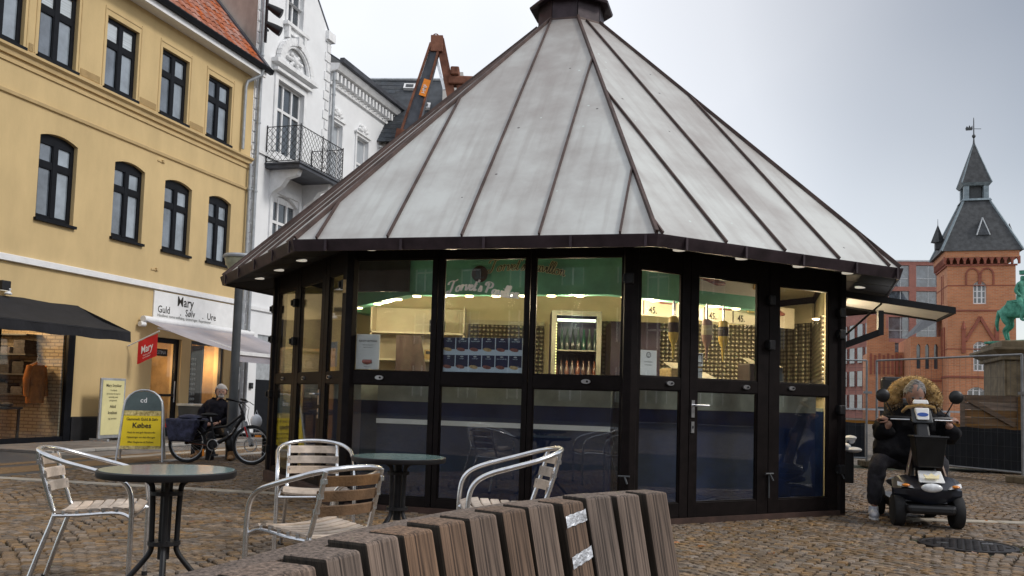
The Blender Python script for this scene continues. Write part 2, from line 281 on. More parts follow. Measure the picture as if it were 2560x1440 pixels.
# ---------------------------------------------------------------- geometry helpers
class MB:
    def __init__(s, M=None): s.v = []; s.f = []; s.M = M
    def add(s, vs, fs):
        b = len(s.v)
        if s.M is not None: s.v += [s.M @ Vector(p) for p in vs]
        else: s.v += [Vector(p) for p in vs]
        s.f += [tuple(b + i for i in f) for f in fs]; return s
    def box(s, x0, x1, y0, y1, z0, z1):
        return s.add([(x0, y0, z0), (x1, y0, z0), (x1, y1, z0), (x0, y1, z0), (x0, y0, z1), (x1, y0, z1), (x1, y1, z1), (x0, y1, z1)],
                     [(0, 3, 2, 1), (4, 5, 6, 7), (0, 1, 5, 4), (1, 2, 6, 5), (2, 3, 7, 6), (3, 0, 4, 7)])
    def hexa(s, p): # 8 points: bottom ring, top ring
        return s.add(p, [(0, 3, 2, 1), (4, 5, 6, 7), (0, 1, 5, 4), (1, 2, 6, 5), (2, 3, 7, 6), (3, 0, 4, 7)])
    def bar(s, a, b, w, h, up=(0, 0, 1)):
        a = Vector(a); b = Vector(b); d = (b - a).normalized(); u = Vector(up)
        x = d.cross(u)
        if x.length < 1e-4: x = d.cross(Vector((1, 0, 0)))
        x.normalize(); y = x.cross(d).normalized(); x *= w / 2; y *= h / 2
        return s.hexa([a - x - y, a + x - y, b + x - y, b - x - y, a - x + y, a + x + y, b + x + y, b - x + y])
    def tube(s, pts, r, n=8, closed=False, caps=True):
        P = [Vector(p) for p in pts]; m = len(P); vs = []; fs = []
        rs = r if isinstance(r, (list, tuple)) else [r] * m
        ref = None
        for i in range(m):
            if closed: t = P[(i + 1) % m] - P[i - 1]
            else: t = P[min(i + 1, m - 1)] - P[max(i - 1, 0)]
            t.normalize()
            if ref is None:
                ref = Vector((0, 0, 1)) if abs(t.z) < .9 else Vector((1, 0, 0))
            x = t.cross(ref); 
            if x.length < 1e-3: x = t.cross(Vector((0, 1, 0)))
            x.normalize(); y = x.cross(t).normalized(); ref = y
            for k in range(n):
                a = 2 * math.pi * k / n; vs.append(P[i] + (x * math.cos(a) + y * math.sin(a)) * rs[i])
        for i in range(m if closed else m - 1):
            j = (i + 1) % m
            for k in range(n):
                l = (k + 1) % n; fs.append((i * n + k, i * n + l, j * n + l, j * n + k))
        if caps and not closed: fs += [tuple(range(n))[::-1], tuple((m - 1) * n + k for k in range(n))]
        return s.add(vs, fs)
    def lathe(s, prof, n=20, c=(0, 0, 0), sx=1, sy=1):
        vs = []; fs = []
        for r, z in prof:
            for k in range(n):
                a = 2 * math.pi * k / n; vs.append((c[0] + r * sx * math.cos(a), c[1] + r * sy * math.sin(a), c[2] + z))
        m = len(prof)
        for i in range(m - 1):
            for k in range(n):
                l = (k + 1) % n; fs.append((i * n + k, i * n + l, (i + 1) * n + l, (i + 1) * n + k))
        fs += [tuple(range(n))[::-1], tuple((m - 1) * n + k for k in range(n))]
        return s.add(vs, fs)
    def prism(s, poly, fr, d0, d1): # poly 2D (u,v); fr(u,d,v)->point
        n = len(poly); vs = [fr(u, d0, v) for u, v in poly] + [fr(u, d1, v) for u, v in poly]
        fs = [tuple(range(n)), tuple(range(2 * n - 1, n - 1, -1))] + [(i, i + n, (i + 1) % n + n, (i + 1) % n) for i in range(n)]
        return s.add(vs, fs)
    def ell(s, c, r, n=12, m=8):
        prof = [(math.sin(math.pi * i / m), -math.cos(math.pi * i / m)) for i in range(m + 1)]
        prof[0] = (.02, -1); prof[-1] = (.02, 1); vs = []; fs = []
        for rr, z in prof:
            for k in range(n):
                a = 2 * math.pi * k / n; vs.append((c[0] + r[0] * rr * math.cos(a), c[1] + r[1] * rr * math.sin(a), c[2] + r[2] * z))
        for i in range(m):
            for k in range(n):
                l = (k + 1) % n; fs.append((i * n + k, i * n + l, (i + 1) * n + l, (i + 1) * n + k))
        return s.add(vs, fs)
    def build(s, name, m, parent=None, smooth=False, bevel=0, label=None, kind=None, attrs=None):
        me = bpy.data.meshes.new(name); me.from_pydata([tuple(p) for p in s.v], [], s.f)
        bm = bmesh.new(); bm.from_mesh(me); bmesh.ops.recalc_face_normals(bm, faces=bm.faces); bm.to_mesh(me); bm.free()
        if m: me.materials.append(MATS[m])
        o = bpy.data.objects.new(name, me); COL.objects.link(o)
        if smooth:
            me.shade_smooth()
            try: me.set_sharp_from_angle(angle=R_(40))
            except Exception: pass
        if parent: o.parent = parent
        if bevel:
            b = o.modifiers.new('bevel', 'BEVEL'); b.width = bevel; b.segments = 2; b.limit_method = 'ANGLE'
        if label: o['label'] = label
        if kind: o['kind'] = kind
        return o
def thing(name, label, cat, loc=(0, 0, 0), rz=0, group=None):
    o = bpy.data.objects.new(name, None); COL.objects.link(o); o.location = loc; o.rotation_euler = (0, 0, rz); o.empty_display_size = .2
    o['label'] = label; o['category'] = cat
    if group: o['group'] = group
    return o
def tag(o, label, cat, group=None):
    o['label'] = label; o['category'] = cat
    if group: o['group'] = group
    return o
def copy_tree(root, loc, rz, label, group=None, scale=None):
    def rec(o, par):
        c = o.copy(); COL.objects.link(c); c.parent = par
        for ch in [x for x in KIDS.get(o.name, [])]: rec(ch, c)
        return c
    KIDS = {}
    for o in COL.objects:
        if o.parent: KIDS.setdefault(o.parent.name, []).append(o)
    c = rec(root, None); c.location = loc; c.rotation_euler = (0, 0, rz); c['label'] = label
    if scale: c.scale = (scale,) * 3
    if group: c['group'] = group
    return c
def arc(c, r, a0, a1, n, ax=(1, 0, 0), ay=(0, 0, 1)):
    ax = Vector(ax); ay = Vector(ay); c = Vector(c)
    return [c + ax * r * math.cos(R_(a0 + (a1 - a0) * i / n)) + ay * r * math.sin(R_(a0 + (a1 - a0) * i / n)) for i in range(n + 1)]
def catmull(P, n=6, closed=False):
    P = [Vector(p) for p in P]; out = []; m = len(P)
    for i in range(m if closed else m - 1):
        if closed: p0, p1, p2, p3 = P[i - 1], P[i], P[(i + 1) % m], P[(i + 2) % m]
        else: p0, p1, p2, p3 = P[max(i - 1, 0)], P[i], P[i + 1], P[min(i + 2, m - 1)]
        for k in range(n):
            t = k / n
            out.append(.5 * ((2 * p1) + (-p0 + p2) * t + (2 * p0 - 5 * p1 + 4 * p2 - p3) * t * t + (-p0 + 3 * p1 - 3 * p2 + p3) * t ** 3))
    if not closed: out.append(P[-1])
    return out
# text in a plane: fr(u, d, v) -> point; lines of (text, u, v, size, align, xscale, bold)
def text(fr, lines, mname, name, parent=None, d=.004):
    mb = MB()
    for tx, u, v, size, al, xs, bold in lines:
        c = bpy.data.curves.new('t', 'FONT'); c.body = tx; c.size = size; c.align_x = al; c.resolution_u = 2; c.offset = bold * size
        o = bpy.data.objects.new('t', c); me = bpy.data.meshes.new_from_object(o)
        vs = [fr(u + p.co.x * xs, d, v + p.co.y) for p in me.vertices]
        mb.add(vs, [tuple(p.vertices) for p in me.polygons]); bpy.data.objects.remove(o); bpy.data.meshes.remove(me); bpy.data.curves.remove(c)
    return mb.build(name, mname, parent)
# brush script letters, one unit = x-height
GL = {
 'T': (1.55, [[(-.1, 1.55), (.0, 1.95), (.5, 2.1), (1.1, 1.95), (1.65, 2.15)], [(.95, 2.0), (.75, 1.2), (.6, .4), (.3, -.1), (-.1, .05), (-.05, .4), (.25, .4)]]),
 'o': (.95, [[(.55, 1.0), (.15, .75), (.1, .25), (.4, 0), (.75, .3), (.75, .8), (.5, 1.0), (.6, .8), (1.0, .8)]]),
 'r': (.75, [[(0, .8), (.2, 1.05), (.3, .9), (.2, .5), (.1, 0)], [(.22, .6), (.45, .95), (.75, .9)]]),
 'v': (.85, [[(0, .8), (.2, 1.0), (.25, .6), (.3, .05), (.6, .3), (.8, .75), (.75, 1.0), (.95, .85)]]),
 'e': (.8, [[(.05, .45), (.4, .55), (.6, .8), (.45, 1.0), (.2, .8), (.1, .4), (.25, .05), (.5, .05), (.85, .4)]]),
 't': (.6, [[(.45, 1.7), (.3, 1.0), (.18, .3), (.3, 0), (.6, .3)], [(.05, 1.15), (.65, 1.2)]]),
 "'": (.3, [[(.3, 2.1), (.15, 1.6)]]),
 's': (.8, [[(.1, .2), (.35, .6), (.5, 1.05), (.6, .6), (.6, .15), (.3, -.02), (.1, .15)]]),
 ' ': (.5, []),
 'P': (1.35, [[(.55, 1.95), (.45, 1.0), (.25, 0)], [(.0, 1.3), (.1, 1.85), (.7, 2.15), (1.25, 1.9), (1.15, 1.3), (.7, 1.0), (.45, 1.05)]]),
 'a': (.95, [[(.75, .85), (.5, 1.0), (.15, .7), (.1, .2), (.35, .0), (.65, .5), (.78, 1.0), (.7, .3), (.8, 0), (1.0, .25)]]),
 'i': (.45, [[(.0, .5), (.25, 1.0), (.15, .3), (.25, 0), (.5, .35)], [(.32, 1.4), (.36, 1.5)]]),
 'l': (.5, [[(0, .4), (.35, 1.1), (.55, 1.85), (.4, 2.1), (.22, 1.5), (.15, .5), (.25, 0), (.5, .35)]]),
 'n': (.95, [[(.0, .8), (.2, 1.0), (.2, .6), (.1, 0)], [(.18, .5), (.45, .95), (.65, .9), (.62, .35), (.72, 0), (.95, .3)]]),
}
def script(fr, txt, u0, v0, xh, curve, mname, name, parent, d=.004, w=.2, outline=None):
    mb = MB(); u = 0; tot = sum(GL[c][0] for c in txt)
    for ch in txt:
        wd, st = GL[ch]
        for q in st:
            P = catmull([(a, b, 0) for a, b in q], 5); L = []; Rr = []
            for i, p in enumerate(P):
                t = (P[min(i + 1, len(P) - 1)] - P[max(i - 1, 0)]).normalized(); ww = w * (.35 + .65 * abs(t.y)) * .5
                nn = Vector((-t.y, t.x, 0)); L.append(p + nn * ww); Rr.append(p - nn * ww)
            def T(p):
                x = (u + p.x + p.y * .18) * xh; s = x / (tot * xh); return fr(u0 + x, d, v0 + p.y * xh + curve(s))
            n = len(P); mb.add([T(p) for p in L] + [T(p) for p in Rr], [(i, i + 1, n + i + 1, n + i) for i in range(n - 1)])
        u += wd
    return mb.build(name, mname, parent), tot * xh
# ================================================================ ground
KX, KY, KR, KPHI = .650, 12.117, 3.824, -3.0188
def kcorner(k, R=KR, z=0, c=(KX, KY)): a = KPHI + k * math.pi / 4; return Vector((c[0] + R * math.cos(a), c[1] + R * math.sin(a), z))
F0 = Vector((-8.841, 18.484, 0)); ANG = R_(16.9)
U = Vector((math.sin(ANG), math.cos(ANG), 0)); N = Vector((math.cos(ANG), -math.sin(ANG), 0))
def fac(x, y): p = Vector((x, y, 0)) - F0; return p.dot(U), p.dot(N)   # along facade, out from facade
g = MB(); g.add([(-300, -60, -.03), (300, -60, -.03), (300, 700, -.03), (-300, 700, -.03)], [(0, 1, 2, 3)])
mg = mat('farground', (.155, .125, .095), .85, var=.3, scale=1.5, bump=.5, bscale=9)
def setpattern():
    n = mg.node_tree.nodes; l = mg.node_tree.links
    vo = n.new('ShaderNodeTexVoronoi'); vo.inputs['Scale'].default_value = 9.5; vo.inputs['Randomness'].default_value = .5
    tc = n.new('ShaderNodeTexCoord'); l.new(tc.outputs['Object'], vo.inputs['Vector'])
    cr = n.new('ShaderNodeValToRGB'); cr.color_ramp.elements[0].color = (.24, .195, .15, 1); cr.color_ramp.elements[1].color = (.04, .034, .026, 1)
    cr.color_ramp.elements[0].position = .4; cr.color_ramp.elements[1].position = .62
    l.new(vo.outputs['Distance'], cr.inputs[0]); l.new(cr.outputs[0], n['Principled BSDF'].inputs['Base Color'])
setpattern()
ground = g.build('square_ground', 'farground', kind='structure')
# moss-and-sand joint bed under the real setts
j = MB(); j.add([(-12, 1, -.018), (13, 1, -.018), (13, 19, -.018), (-12, 19, -.018)], [(0, 1, 2, 3)])
mat('joint', (.035, .033, .02), .95, var=.5, scale=7, bump=.5, bscale=50, col2=(.045, .055, .018))
bed = j.build('joint_bed', 'joint', kind='structure')
BANDS = [((-9.0, 11.60), (-2.6, 10.20), .20), ((4.2, 9.60), (8.0, 9.52), .2)]
def inband(x, y):
    for a, b, w in BANDS:
        a = Vector(a); b = Vector(b); d = (b - a); t = (Vector((x, y)) - a).dot(d) / d.length_squared
        if 0 <= t <= 1 and ((a + d * t) - Vector((x, y))).length < w / 2 + .05: return True
    return False
MH = (4.05, 7.85, .40)
pos = []
for jx in range(-140, 146):
    for jy in range(25, 212):
        x = jx * .0865 + (.043 if jy % 2 else 0); u = (x / 1.6 + .3) % 1
        y = jy * .082 + .30 * (1 - (2 * u - 1) ** 2) + random.uniform(-.006, .006)
        x += random.uniform(-.010, .010)
        if abs(x) > .64 * y + .5: continue
        s, d = fac(x, y)
        if d < 4.55: continue
        if (Vector((x, y)) - Vector((KX, KY))).length < 3.35: continue
        if (x - MH[0]) ** 2 + (y - MH[1]) ** 2 < (MH[2] + .05) ** 2: continue
        if inband(x, y): continue
        tilt_ = .30 * -4 * (2 * u - 1) / 1.6
        pos.append((x, y, math.atan(tilt_) + random.uniform(-.07, .07)))
def settmesh(rnd):
    a = .0395 + rnd.uniform(-.005, .003); b = .0375 + rnd.uniform(-.004, .002); h = rnd.uniform(0, .005)
    q = [(-a, -b), (a, -b), (a, b), (-a, b)]; q = [(x + rnd.uniform(-.006, .006), y + rnd.uniform(-.006, .006)) for x, y in q]
    t = [(x * .86, y * .84) for x, y in q]
    v = [(x, y, -.022) for x, y in q] + [(x, y, -.006 + h) for x, y in q] + [(x, y, .003 + h + rnd.uniform(-.002, .002)) for x, y in t]
    f = [(8, 9, 10, 11)]
    for o in (0, 4):
        for i in range(4): k = (i + 1) % 4; f.append((o + i, o + k, o + k + 4, o + i + 4))
    return v, f
def rankp(p):
    X, Y = project(p[0], p[1], 0)
    if not (10 < X < 2550 and 0 < Y < 1432): return 1e9
    if 520 < X < 1700 and Y > 1222 + max(0, (1655 - X)) * .02: return 1e9
    return math.hypot(p[0], p[1])
order = sorted(range(len(pos)), key=lambda i: rankp(pos[i])); near = order[:300]; ns = set(near)
rnd = random.Random(3); variants = []
for i in range(10):
    v, f = settmesh(rnd); me = bpy.data.meshes.new('sett'); me.from_pydata(v, [], f); me.materials.append(MATS['settobj']); variants.append(me)
for n_, i in enumerate(near):
    o = bpy.data.objects.new('sett', variants[n_ % 10]); COL.objects.link(o); o.parent = bed
    o.location = (pos[i][0], pos[i][1], random.uniform(-.003, .003)); o.rotation_euler = (random.uniform(-.03, .03), random.uniform(-.03, .03), pos[i][2])
V = []; F = []
for i, (x, y, a) in enumerate(pos):
    if i in ns: continue
    v, f = settmesh(rnd); c = math.cos(a); s = math.sin(a); b = len(V); dz = rnd.uniform(-.003, .003)
    V += [(x + p[0] * c - p[1] * s, y + p[0] * s + p[1] * c, p[2] + dz) for p in v]; F += [tuple(b + q for q in ff) for ff in f]
me = bpy.data.meshes.new('setts'); me.from_pydata(V, [], F); me.materials.append(MATS['sett'])
o = bpy.data.objects.new('setts', me); COL.objects.link(o); o['kind'] = 'stuff'; o.parent = bed
# pale stone bands across the setts
for a, b, w in BANDS:
    a = Vector((*a, 0)); b = Vector((*b, 0)); L = (b - a).length; d = (b - a) / L; n = int(L / .5)
    band = MB().bar(a + Vector((0, 0, -.04)), b + Vector((0, 0, -.04)), w + .04, .03).build('stone_band', 'joint', kind='structure')
    for i in range(n):
        m = MB().bar(a + d * (i * L / n + .006) + Vector((0, 0, -.009)), a + d * ((i + 1) * L / n - .006) + Vector((0, 0, -.009)), w, .03)
        m.build('band_stone', 'palestone', band, bevel=.004)
# pavement by the shops, in facade coordinates (s along, y inward, so out = -y)
pav = MB(); pav.box(-9, 22, -4.5, .2, -.02, -.002).build('pavement', 'darkgrey', kind='structure')
pav = bpy.data.objects['pavement']; pav.location = F0; pav.rotation_euler = (0, 0, math.pi / 2 - ANG)
def slabrow(y0, y1, z, step, m, name, s0=-3.0, s1=9.0):
    n = int((s1 - s0) / step); me = None
    for i in range(n):
        if me is None:
            o = MB().box(.005, step - .005, y0 + .005, y1 - .005, -.05, 0).build(name, m, pav, bevel=.006); me = o
        else:
            o = me.copy(); COL.objects.link(o); o.parent = pav
        o.location = (s0 + i * step, 0, z + random.uniform(-.003, .003))
slabrow(-1.0, -.12, .05, .75, 'slab', 'paving_slab'); slabrow(-1.9, -1.0, .05, .75, 'slab', 'paving_slab')
slabrow(-2.12, -1.9, .055, 1.0, 'kerb', 'kerb_stone'); slabrow(-3.0, -2.16, .005, .6, 'slab', 'paving_slab'); slabrow(-3.55, -3.25, .008, .6, 'palestone', 'paving_slab'); slabrow(-4.5, -4.25, .008, .75, 'kerb', 'kerb_stone')
gt = MB().box(-9, 22, -4.25, -3.55, -.02, .003).box(-9, 22, -3.25, -3.0, -.02, .003); gt.build('gutter', 'settobj', pav)
# manhole cover
mhc = thing('manhole_cover', 'round dark cast iron manhole cover set among the cobbles at lower right', 'manhole cover', (MH[0], MH[1], 0))
MB().lathe([(.40, -.03), (.40, .004), (.37, .006), (.365, -.002)], 40).build('rim', 'iron', mhc)
m = MB(); m.lathe([(.36, -.03), (.36, .002)], 40)
m.build('lid', 'iron', mhc)
m = MB()
for i in range(-4, 5):
    for k in range(-4, 5):
        x, y = i * .07 + (.035 if k % 2 else 0), k * .07
        if math.hypot(x, y) < .32: m.lathe([(.024, .002), (.022, .009)], 8, (x, y, 0))
m.build('studs', 'iron', mhc)
for a in range(2):
    MB().box(-.05, .05, -.012, .012, .004, .012).build('lifting_slot', 'steel', mhc).location = (.2 * (1 if a else -1), .05, 0)
# fallen leaves
m = MB(); rl = random.Random(5)
for i in range(170):
    if i < 60: x, y = rl.uniform(3.3, 6.8), rl.uniform(5.5, 17)
    elif i < 110: x, y = rl.uniform(-3.4, 3.2), rl.uniform(3.6, 9)
    else:
        p = F0 + U * rl.uniform(-1, 6) + N * abs(rl.gauss(.3, .5)); x, y = p.x, p.y
    if (Vector((x, y)) - Vector((KX, KY))).length < 3.8: continue
    a = rl.uniform(0, 6.3); r = rl.uniform(.018, .04); z = .014 if fac(x, y)[1] > 2.2 else .062
    vs = [(x + math.cos(a + t) * r * q, y + math.sin(a + t) * r * q, z + rl.uniform(0, .014)) for t, q in ((0, 1.2), (1, .6), (2, .9), (3.1, .8), (4.2, .9), (5.2, .6))]
    m.add(vs, [tuple(range(6))])
tag(m.build('fallen_leaves', 'leaf', kind='stuff'), 'brown autumn leaves scattered over the cobbles', 'leaves')

# ================================================================ kiosk
kiosk = thing('kiosk', 'octagonal dark-framed glass snack pavilion under a tall pale zinc tent roof', 'kiosk', (KX, KY, 0))
K0 = Vector((KX, KY, 0))
def face(k, R=KR, off=0):
    a = kcorner(k, R) - K0; b = kcorner(k + 1, R) - K0; u = (b - a).normalized(); n = Vector((u.y, -u.x, 0)); L = (b - a).length
    return (lambda s, d, z: a + u * s + n * (d - off) + Vector((0, 0, z))), L
def fbox(mb, fr, s0, s1, d0, d1, z0, z1):
    return mb.hexa([fr(s0, d0, z0), fr(s1, d0, z0), fr(s1, d1, z0), fr(s0, d1, z0), fr(s0, d0, z1), fr(s1, d0, z1), fr(s1, d1, z1), fr(s0, d1, z1)])
def octring(R0, R1, z0, z1, name, m, parent=kiosk, **kw):
    mb = MB()
    for k in range(8):
        p = [kcorner(k, R0) - K0, kcorner(k + 1, R0) - K0, kcorner(k + 1, R1) - K0, kcorner(k, R1) - K0]
        mb.hexa([q + Vector((0, 0, z0)) for q in p] + [q + Vector((0, 0, z1)) for q in p])
    return mb.build(name, m, parent, **kw)
octring(3.65, KR + .03, 0, .058, 'base_kerb', 'brownbase')
MB().lathe([(3.7, -.01), (3.7, .03)], 8).build('floor', 'darkgrey', kiosk).rotation_euler = (0, 0, KPHI)
ZT = 2.66
for k in range(8):
    c = kcorner(k) - K0; d = c.normalized(); t = Vector((-d.y, d.x, 0)); m = MB()
    a, b = .075, .035
    p = [c + t * a - d * .06, c + t * a * .9 + d * b * .2, c + d * b, c - t * a * .9 + d * b * .2, c - t * a - d * .06]
    n = 5; m.add([q + Vector((0, 0, .02)) for q in p] + [q + Vector((0, 0, ZT)) for q in p], [tuple(range(5)), tuple(range(9, 4, -1))] + [(i, (i + 1) % 5, (i + 1) % 5 + 5, i + 5) for i in range(5)])
    m.build('corner_post', 'frame', kiosk, bevel=.006)
LAY = {0: ([(.16, .92), (1.17, 2.01), (2.26, 2.72)], .20, 1.27, 1.39, 2.44), 1: ([(.07, .92), (1.035, 1.885), (1.985, 2.84)], .15, 1.27, 1.40, 2.55), 2: ([(.12, .625), (.84, 1.65), (1.96, 2.71)], .20, 1.29, 1.41, 2.44)}
doors = {}
for k, (P, zb, zm0, zm1, zt) in LAY.items():
    fr, L = face(k)
    mids = [.0] + [(P[i][1] + P[i + 1][0]) / 2 for i in range(2)] + [L]
    for i, (a, b) in enumerate(P):
        s0, s1 = mids[i] + (.004 if i else .04), mids[i + 1] - (.004 if i < 2 else .04)
        m = MB(); d0, d1 = -.055, .0
        z0 = .06
        fbox(m, fr, s0, a, d0, d1, z0, ZT); fbox(m, fr, b, s1, d0, d1, z0, ZT)
        fbox(m, fr, a, b, d0, d1 - .003, z0, zb); fbox(m, fr, a, b, d0, d1 - .003, zm0, zm1); fbox(m, fr, a, b, d0, d1 - .003, zt, ZT)
        # glazing beads
        for (q0, q1) in ((zb, zm0), (zm1, zt)):
            fbox(m, fr, a, a + .012, -.04, -.012, q0, q1); fbox(m, fr, b - .012, b, -.04, -.012, q0, q1)
            fbox(m, fr, a + .012, b - .012, -.04, -.012, q0, q0 + .012); fbox(m, fr, a + .012, b - .012, -.04, -.012, q1 - .012, q1)
        nm = 'door' if k != 1 else 'glazed_panel'
        D = m.build(nm, 'frame', kiosk, bevel=.003); doors[(k, i)] = (D, fr)
        for (q0, q1) in ((zb, zm0), (zm1, zt)):
            g = MB(); fbox(g, fr, a + .002, b - .002, -.031, -.025, q0 + .002, q1 - .002); g.build('glass_pane', 'kioskglass', D)
# locks, handles, hinges
def lock(key, s, z, t=0):
    D, fr = doors[key]; m = MB()
    for i in range(1):
        m.prism([(s + .045 * math.cos(a / 16 * 6.283), z + .022 * math.sin(a / 16 * 6.283)) for a in range(16)], fr, 0, .018)
    o = m.build('lock', 'steel', D); m = MB(); m.prism([(s + .014 * (1 if t == 0 else -1) + .011 * math.cos(a), z + .011 * math.sin(a)) for a in (0, 1, 2, 3, 4, 5)], fr, .018, .03); m.build('keyhole', 'black', D)
for key, s, z in [((1, 0), .38, 1.335), ((1, 2), 2.51, 1.345), ((2, 0), .48, 1.355), ((2, 1), 1.48, 1.35), ((2, 2), 2.13, 1.36), ((0, 0), .55, 1.33), ((0, 1), 1.45, 1.33), ((0, 2), 2.4, 1.335)]: lock(key, s, z)
for key, s, dirn in (((2, 1), .775, 1), ((0, 1), 2.07, -1)):
    D, fr = doors[key]; m = MB(); fbox(m, fr, s - .02, s + .02, 0, .01, 1.03, 1.20); 
    m.build('handle_plate', 'steel', D)
    m = MB(); m.tube([fr(s, .01, 1.15), fr(s, .05, 1.15), fr(s + .02 * dirn, .06, 1.15), fr(s + .16 * dirn, .058, 1.15)], .011, 8); m.build('handle', 'steel', D, smooth=True)
    m = MB(); fbox(m, fr, s - .018, s + .018, 0, .01, .88, .99); m.build('key_plate', 'steel', D)
    m = MB(); m.prism([(s + .009 * math.cos(a), .935 + .016 * math.sin(a)) for a in (0, 1, 2, 3, 4, 5)], fr, .01, .014); m.build('keyhole', 'black', D)
def hinge(key, s, z):
    D, fr = doors[key]; m = MB(); fbox(m, fr, s - .045, s + .045, 0, .05, z - .05, z + .05); fbox(m, fr, s - .055, s - .03, .0, .07, z - .035, z + .035); m.build('hinge', 'black', D, bevel=.006)
for key, s, z in [((1, 2), 2.905, 2.33), ((2, 1), 1.80, 2.27), ((2, 1), 1.80, 1.80), ((2, 2), 2.87, 2.22), ((2, 2), 2.87, 1.98), ((2, 2), 2.87, 1.15), ((2, 2), 2.87, .5), ((0, 0), .03, 2.25), ((0, 0), .03, 1.85), ((0, 0), .03, 1.13), ((0, 0), .03, .42), ((0, 1), 1.04, 2.25), ((0, 1), 1.04, 1.78), ((0, 2), 2.83, 2.30)]: hinge(key, s, z)
for key, s in (((2, 1), 1.80), ((2, 2), 2.87), ((1, 2), 2.9)):
    D, fr = doors[key]; m = MB(); m.tube([fr(s, .02, .22), fr(s, .02, .46)], .008, 6); m.tube([fr(s - .06, .03, .47), fr(s + .05, .03, .47)], .010, 6); m.tube([fr(s, .03, .47), fr(s + .03, .05, .40)], .009, 6); m.build('floor_bolt', 'darkgrey', D)
# opaque back faces with their own panels and cream lining inside
for k in range(3, 8):
    fr, L = face(k)
    for i in range(3):
        a, b = i * L / 3 + (.03 if i == 0 else .004), (i + 1) * L / 3 - (.03 if i == 2 else .004); m = MB()
        op = k == 3 and i == 0
        fbox(m, fr, a, b, -.055, 0, .06, 1.05 if op else ZT); fbox(m, fr, a + .1, b - .1, 0, .012, .2, .95 if op else 1.25)
        if op: fbox(m, fr, a, a + .07, -.055, 0, 1.05, ZT); fbox(m, fr, a + .07, b, -.055, 0, 2.46, ZT)
        else: fbox(m, fr, a + .1, b - .1, 0, .012, 1.42, 2.44); m.build('wall_panel', 'frame', kiosk)
    if k in (3, 4, 5, 6, 7):
        m = MB(); fbox(m, fr, 1.02 if k == 3 else .1, L - .1, -.12, -.075, .03, 2.7); m.build('inner_wall', 'cream', kiosk)
# soffit, fascia, gutter
E_ = [Vector((-3.839, 11.588, 0)) - K0, Vector((-2.154, 8.585, 0)) - K0, Vector((1.25, 7.722, 0)) - K0, Vector((4.061, 9.227, 0)) - K0]
CE = Vector((.69, 12.10, 0)) - K0
EV = []
for k in range(8):
    EV.append(E_[k] if k < 4 else CE * 2 - E_[k - 4])
ZE = 2.649
def ering(off, z):
    out = []
    for k in range(8):
        p = EV[k]; d = (p - CE); L = d.length; out.append(CE + d * ((L + off) / L) + Vector((0, 0, z)))
    return out
def ringmesh(rings, closed_profile=True):
    m = MB(); vs = []
    for r in rings: vs += r
    fs = []; R = len(rings)
    for i in range(R if closed_profile else R - 1):
        j = (i + 1) % R
        for k in range(8): l = (k + 1) % 8; fs.append((i * 8 + k, i * 8 + l, j * 8 + l, j * 8 + k))
    m.add(vs, fs); return m
ringmesh([ering(-.02, ZE - .11), ering(.0, ZE - .11), ering(.03, ZE - .02), ering(.035, ZE), ering(-.02, ZE + .004), ering(-.05, ZE - .05)]).build('gutter', 'fascia', kiosk)
inn = [kcorner(k, KR - .12) - K0 + Vector((0, 0, ZT + .03)) for k in range(8)]
out_ = ering(-.03, ZE - .095)
sof = []
for k in range(8):
    l = (k + 1) % 8; n = 5
    for i in range(n):
        t0, t1 = i / n + .004, (i + 1) / n - .004
        p = [out_[k].lerp(out_[l], t0), out_[k].lerp(out_[l], t1), inn[k].lerp(inn[l], t1), inn[k].lerp(inn[l], t0)]
        m = MB(); m.hexa(p + [q + Vector((0, 0, .02)) for q in p]); m.build('soffit_panel', 'soffit', kiosk)
ringmesh([[kcorner(k, KR - .14) - K0 + Vector((0, 0, ZT)) for k in range(8)], [kcorner(k, KR + .01) - K0 + Vector((0, 0, ZT)) for k in range(8)], [kcorner(k, KR + .0) - K0 + Vector((0, 0, ZT + .09)) for k in range(8)], [kcorner(k, KR - .14) - K0 + Vector((0, 0, ZT + .09)) for k in range(8)]]).build('head_beam', 'frame', kiosk)
# gutter joint clips
for k in (0, 1, 2):
    l = k + 1
    for t in (.1, .32, .55, .78, .97):
        p = ering(.034, ZE - .06)[k].lerp(ering(.034, ZE - .06)[l], t); d = (ering(0, 0)[l] - ering(0, 0)[k]).normalized()
        MB().bar(p - d * .012, p + d * .012, .02, .115).build('gutter_bracket', 'fascia', kiosk)
# soffit downlights
for k, ts in ((0, (.12, .42, .72)), (1, (.15, .42, .72)), (2, (.14, .40, .66, .9)), (3, (.3,))):
    for t in ts:
        a = out_[k].lerp(out_[(k + 1) % 8], t); b = inn[k].lerp(inn[(k + 1) % 8], t); p = a.lerp(b, .45)
        MB().lathe([(.058, -.012), (.062, .004)], 16, (p.x, p.y, p.z - .002)).build('downlight', 'lampdisc', kiosk)
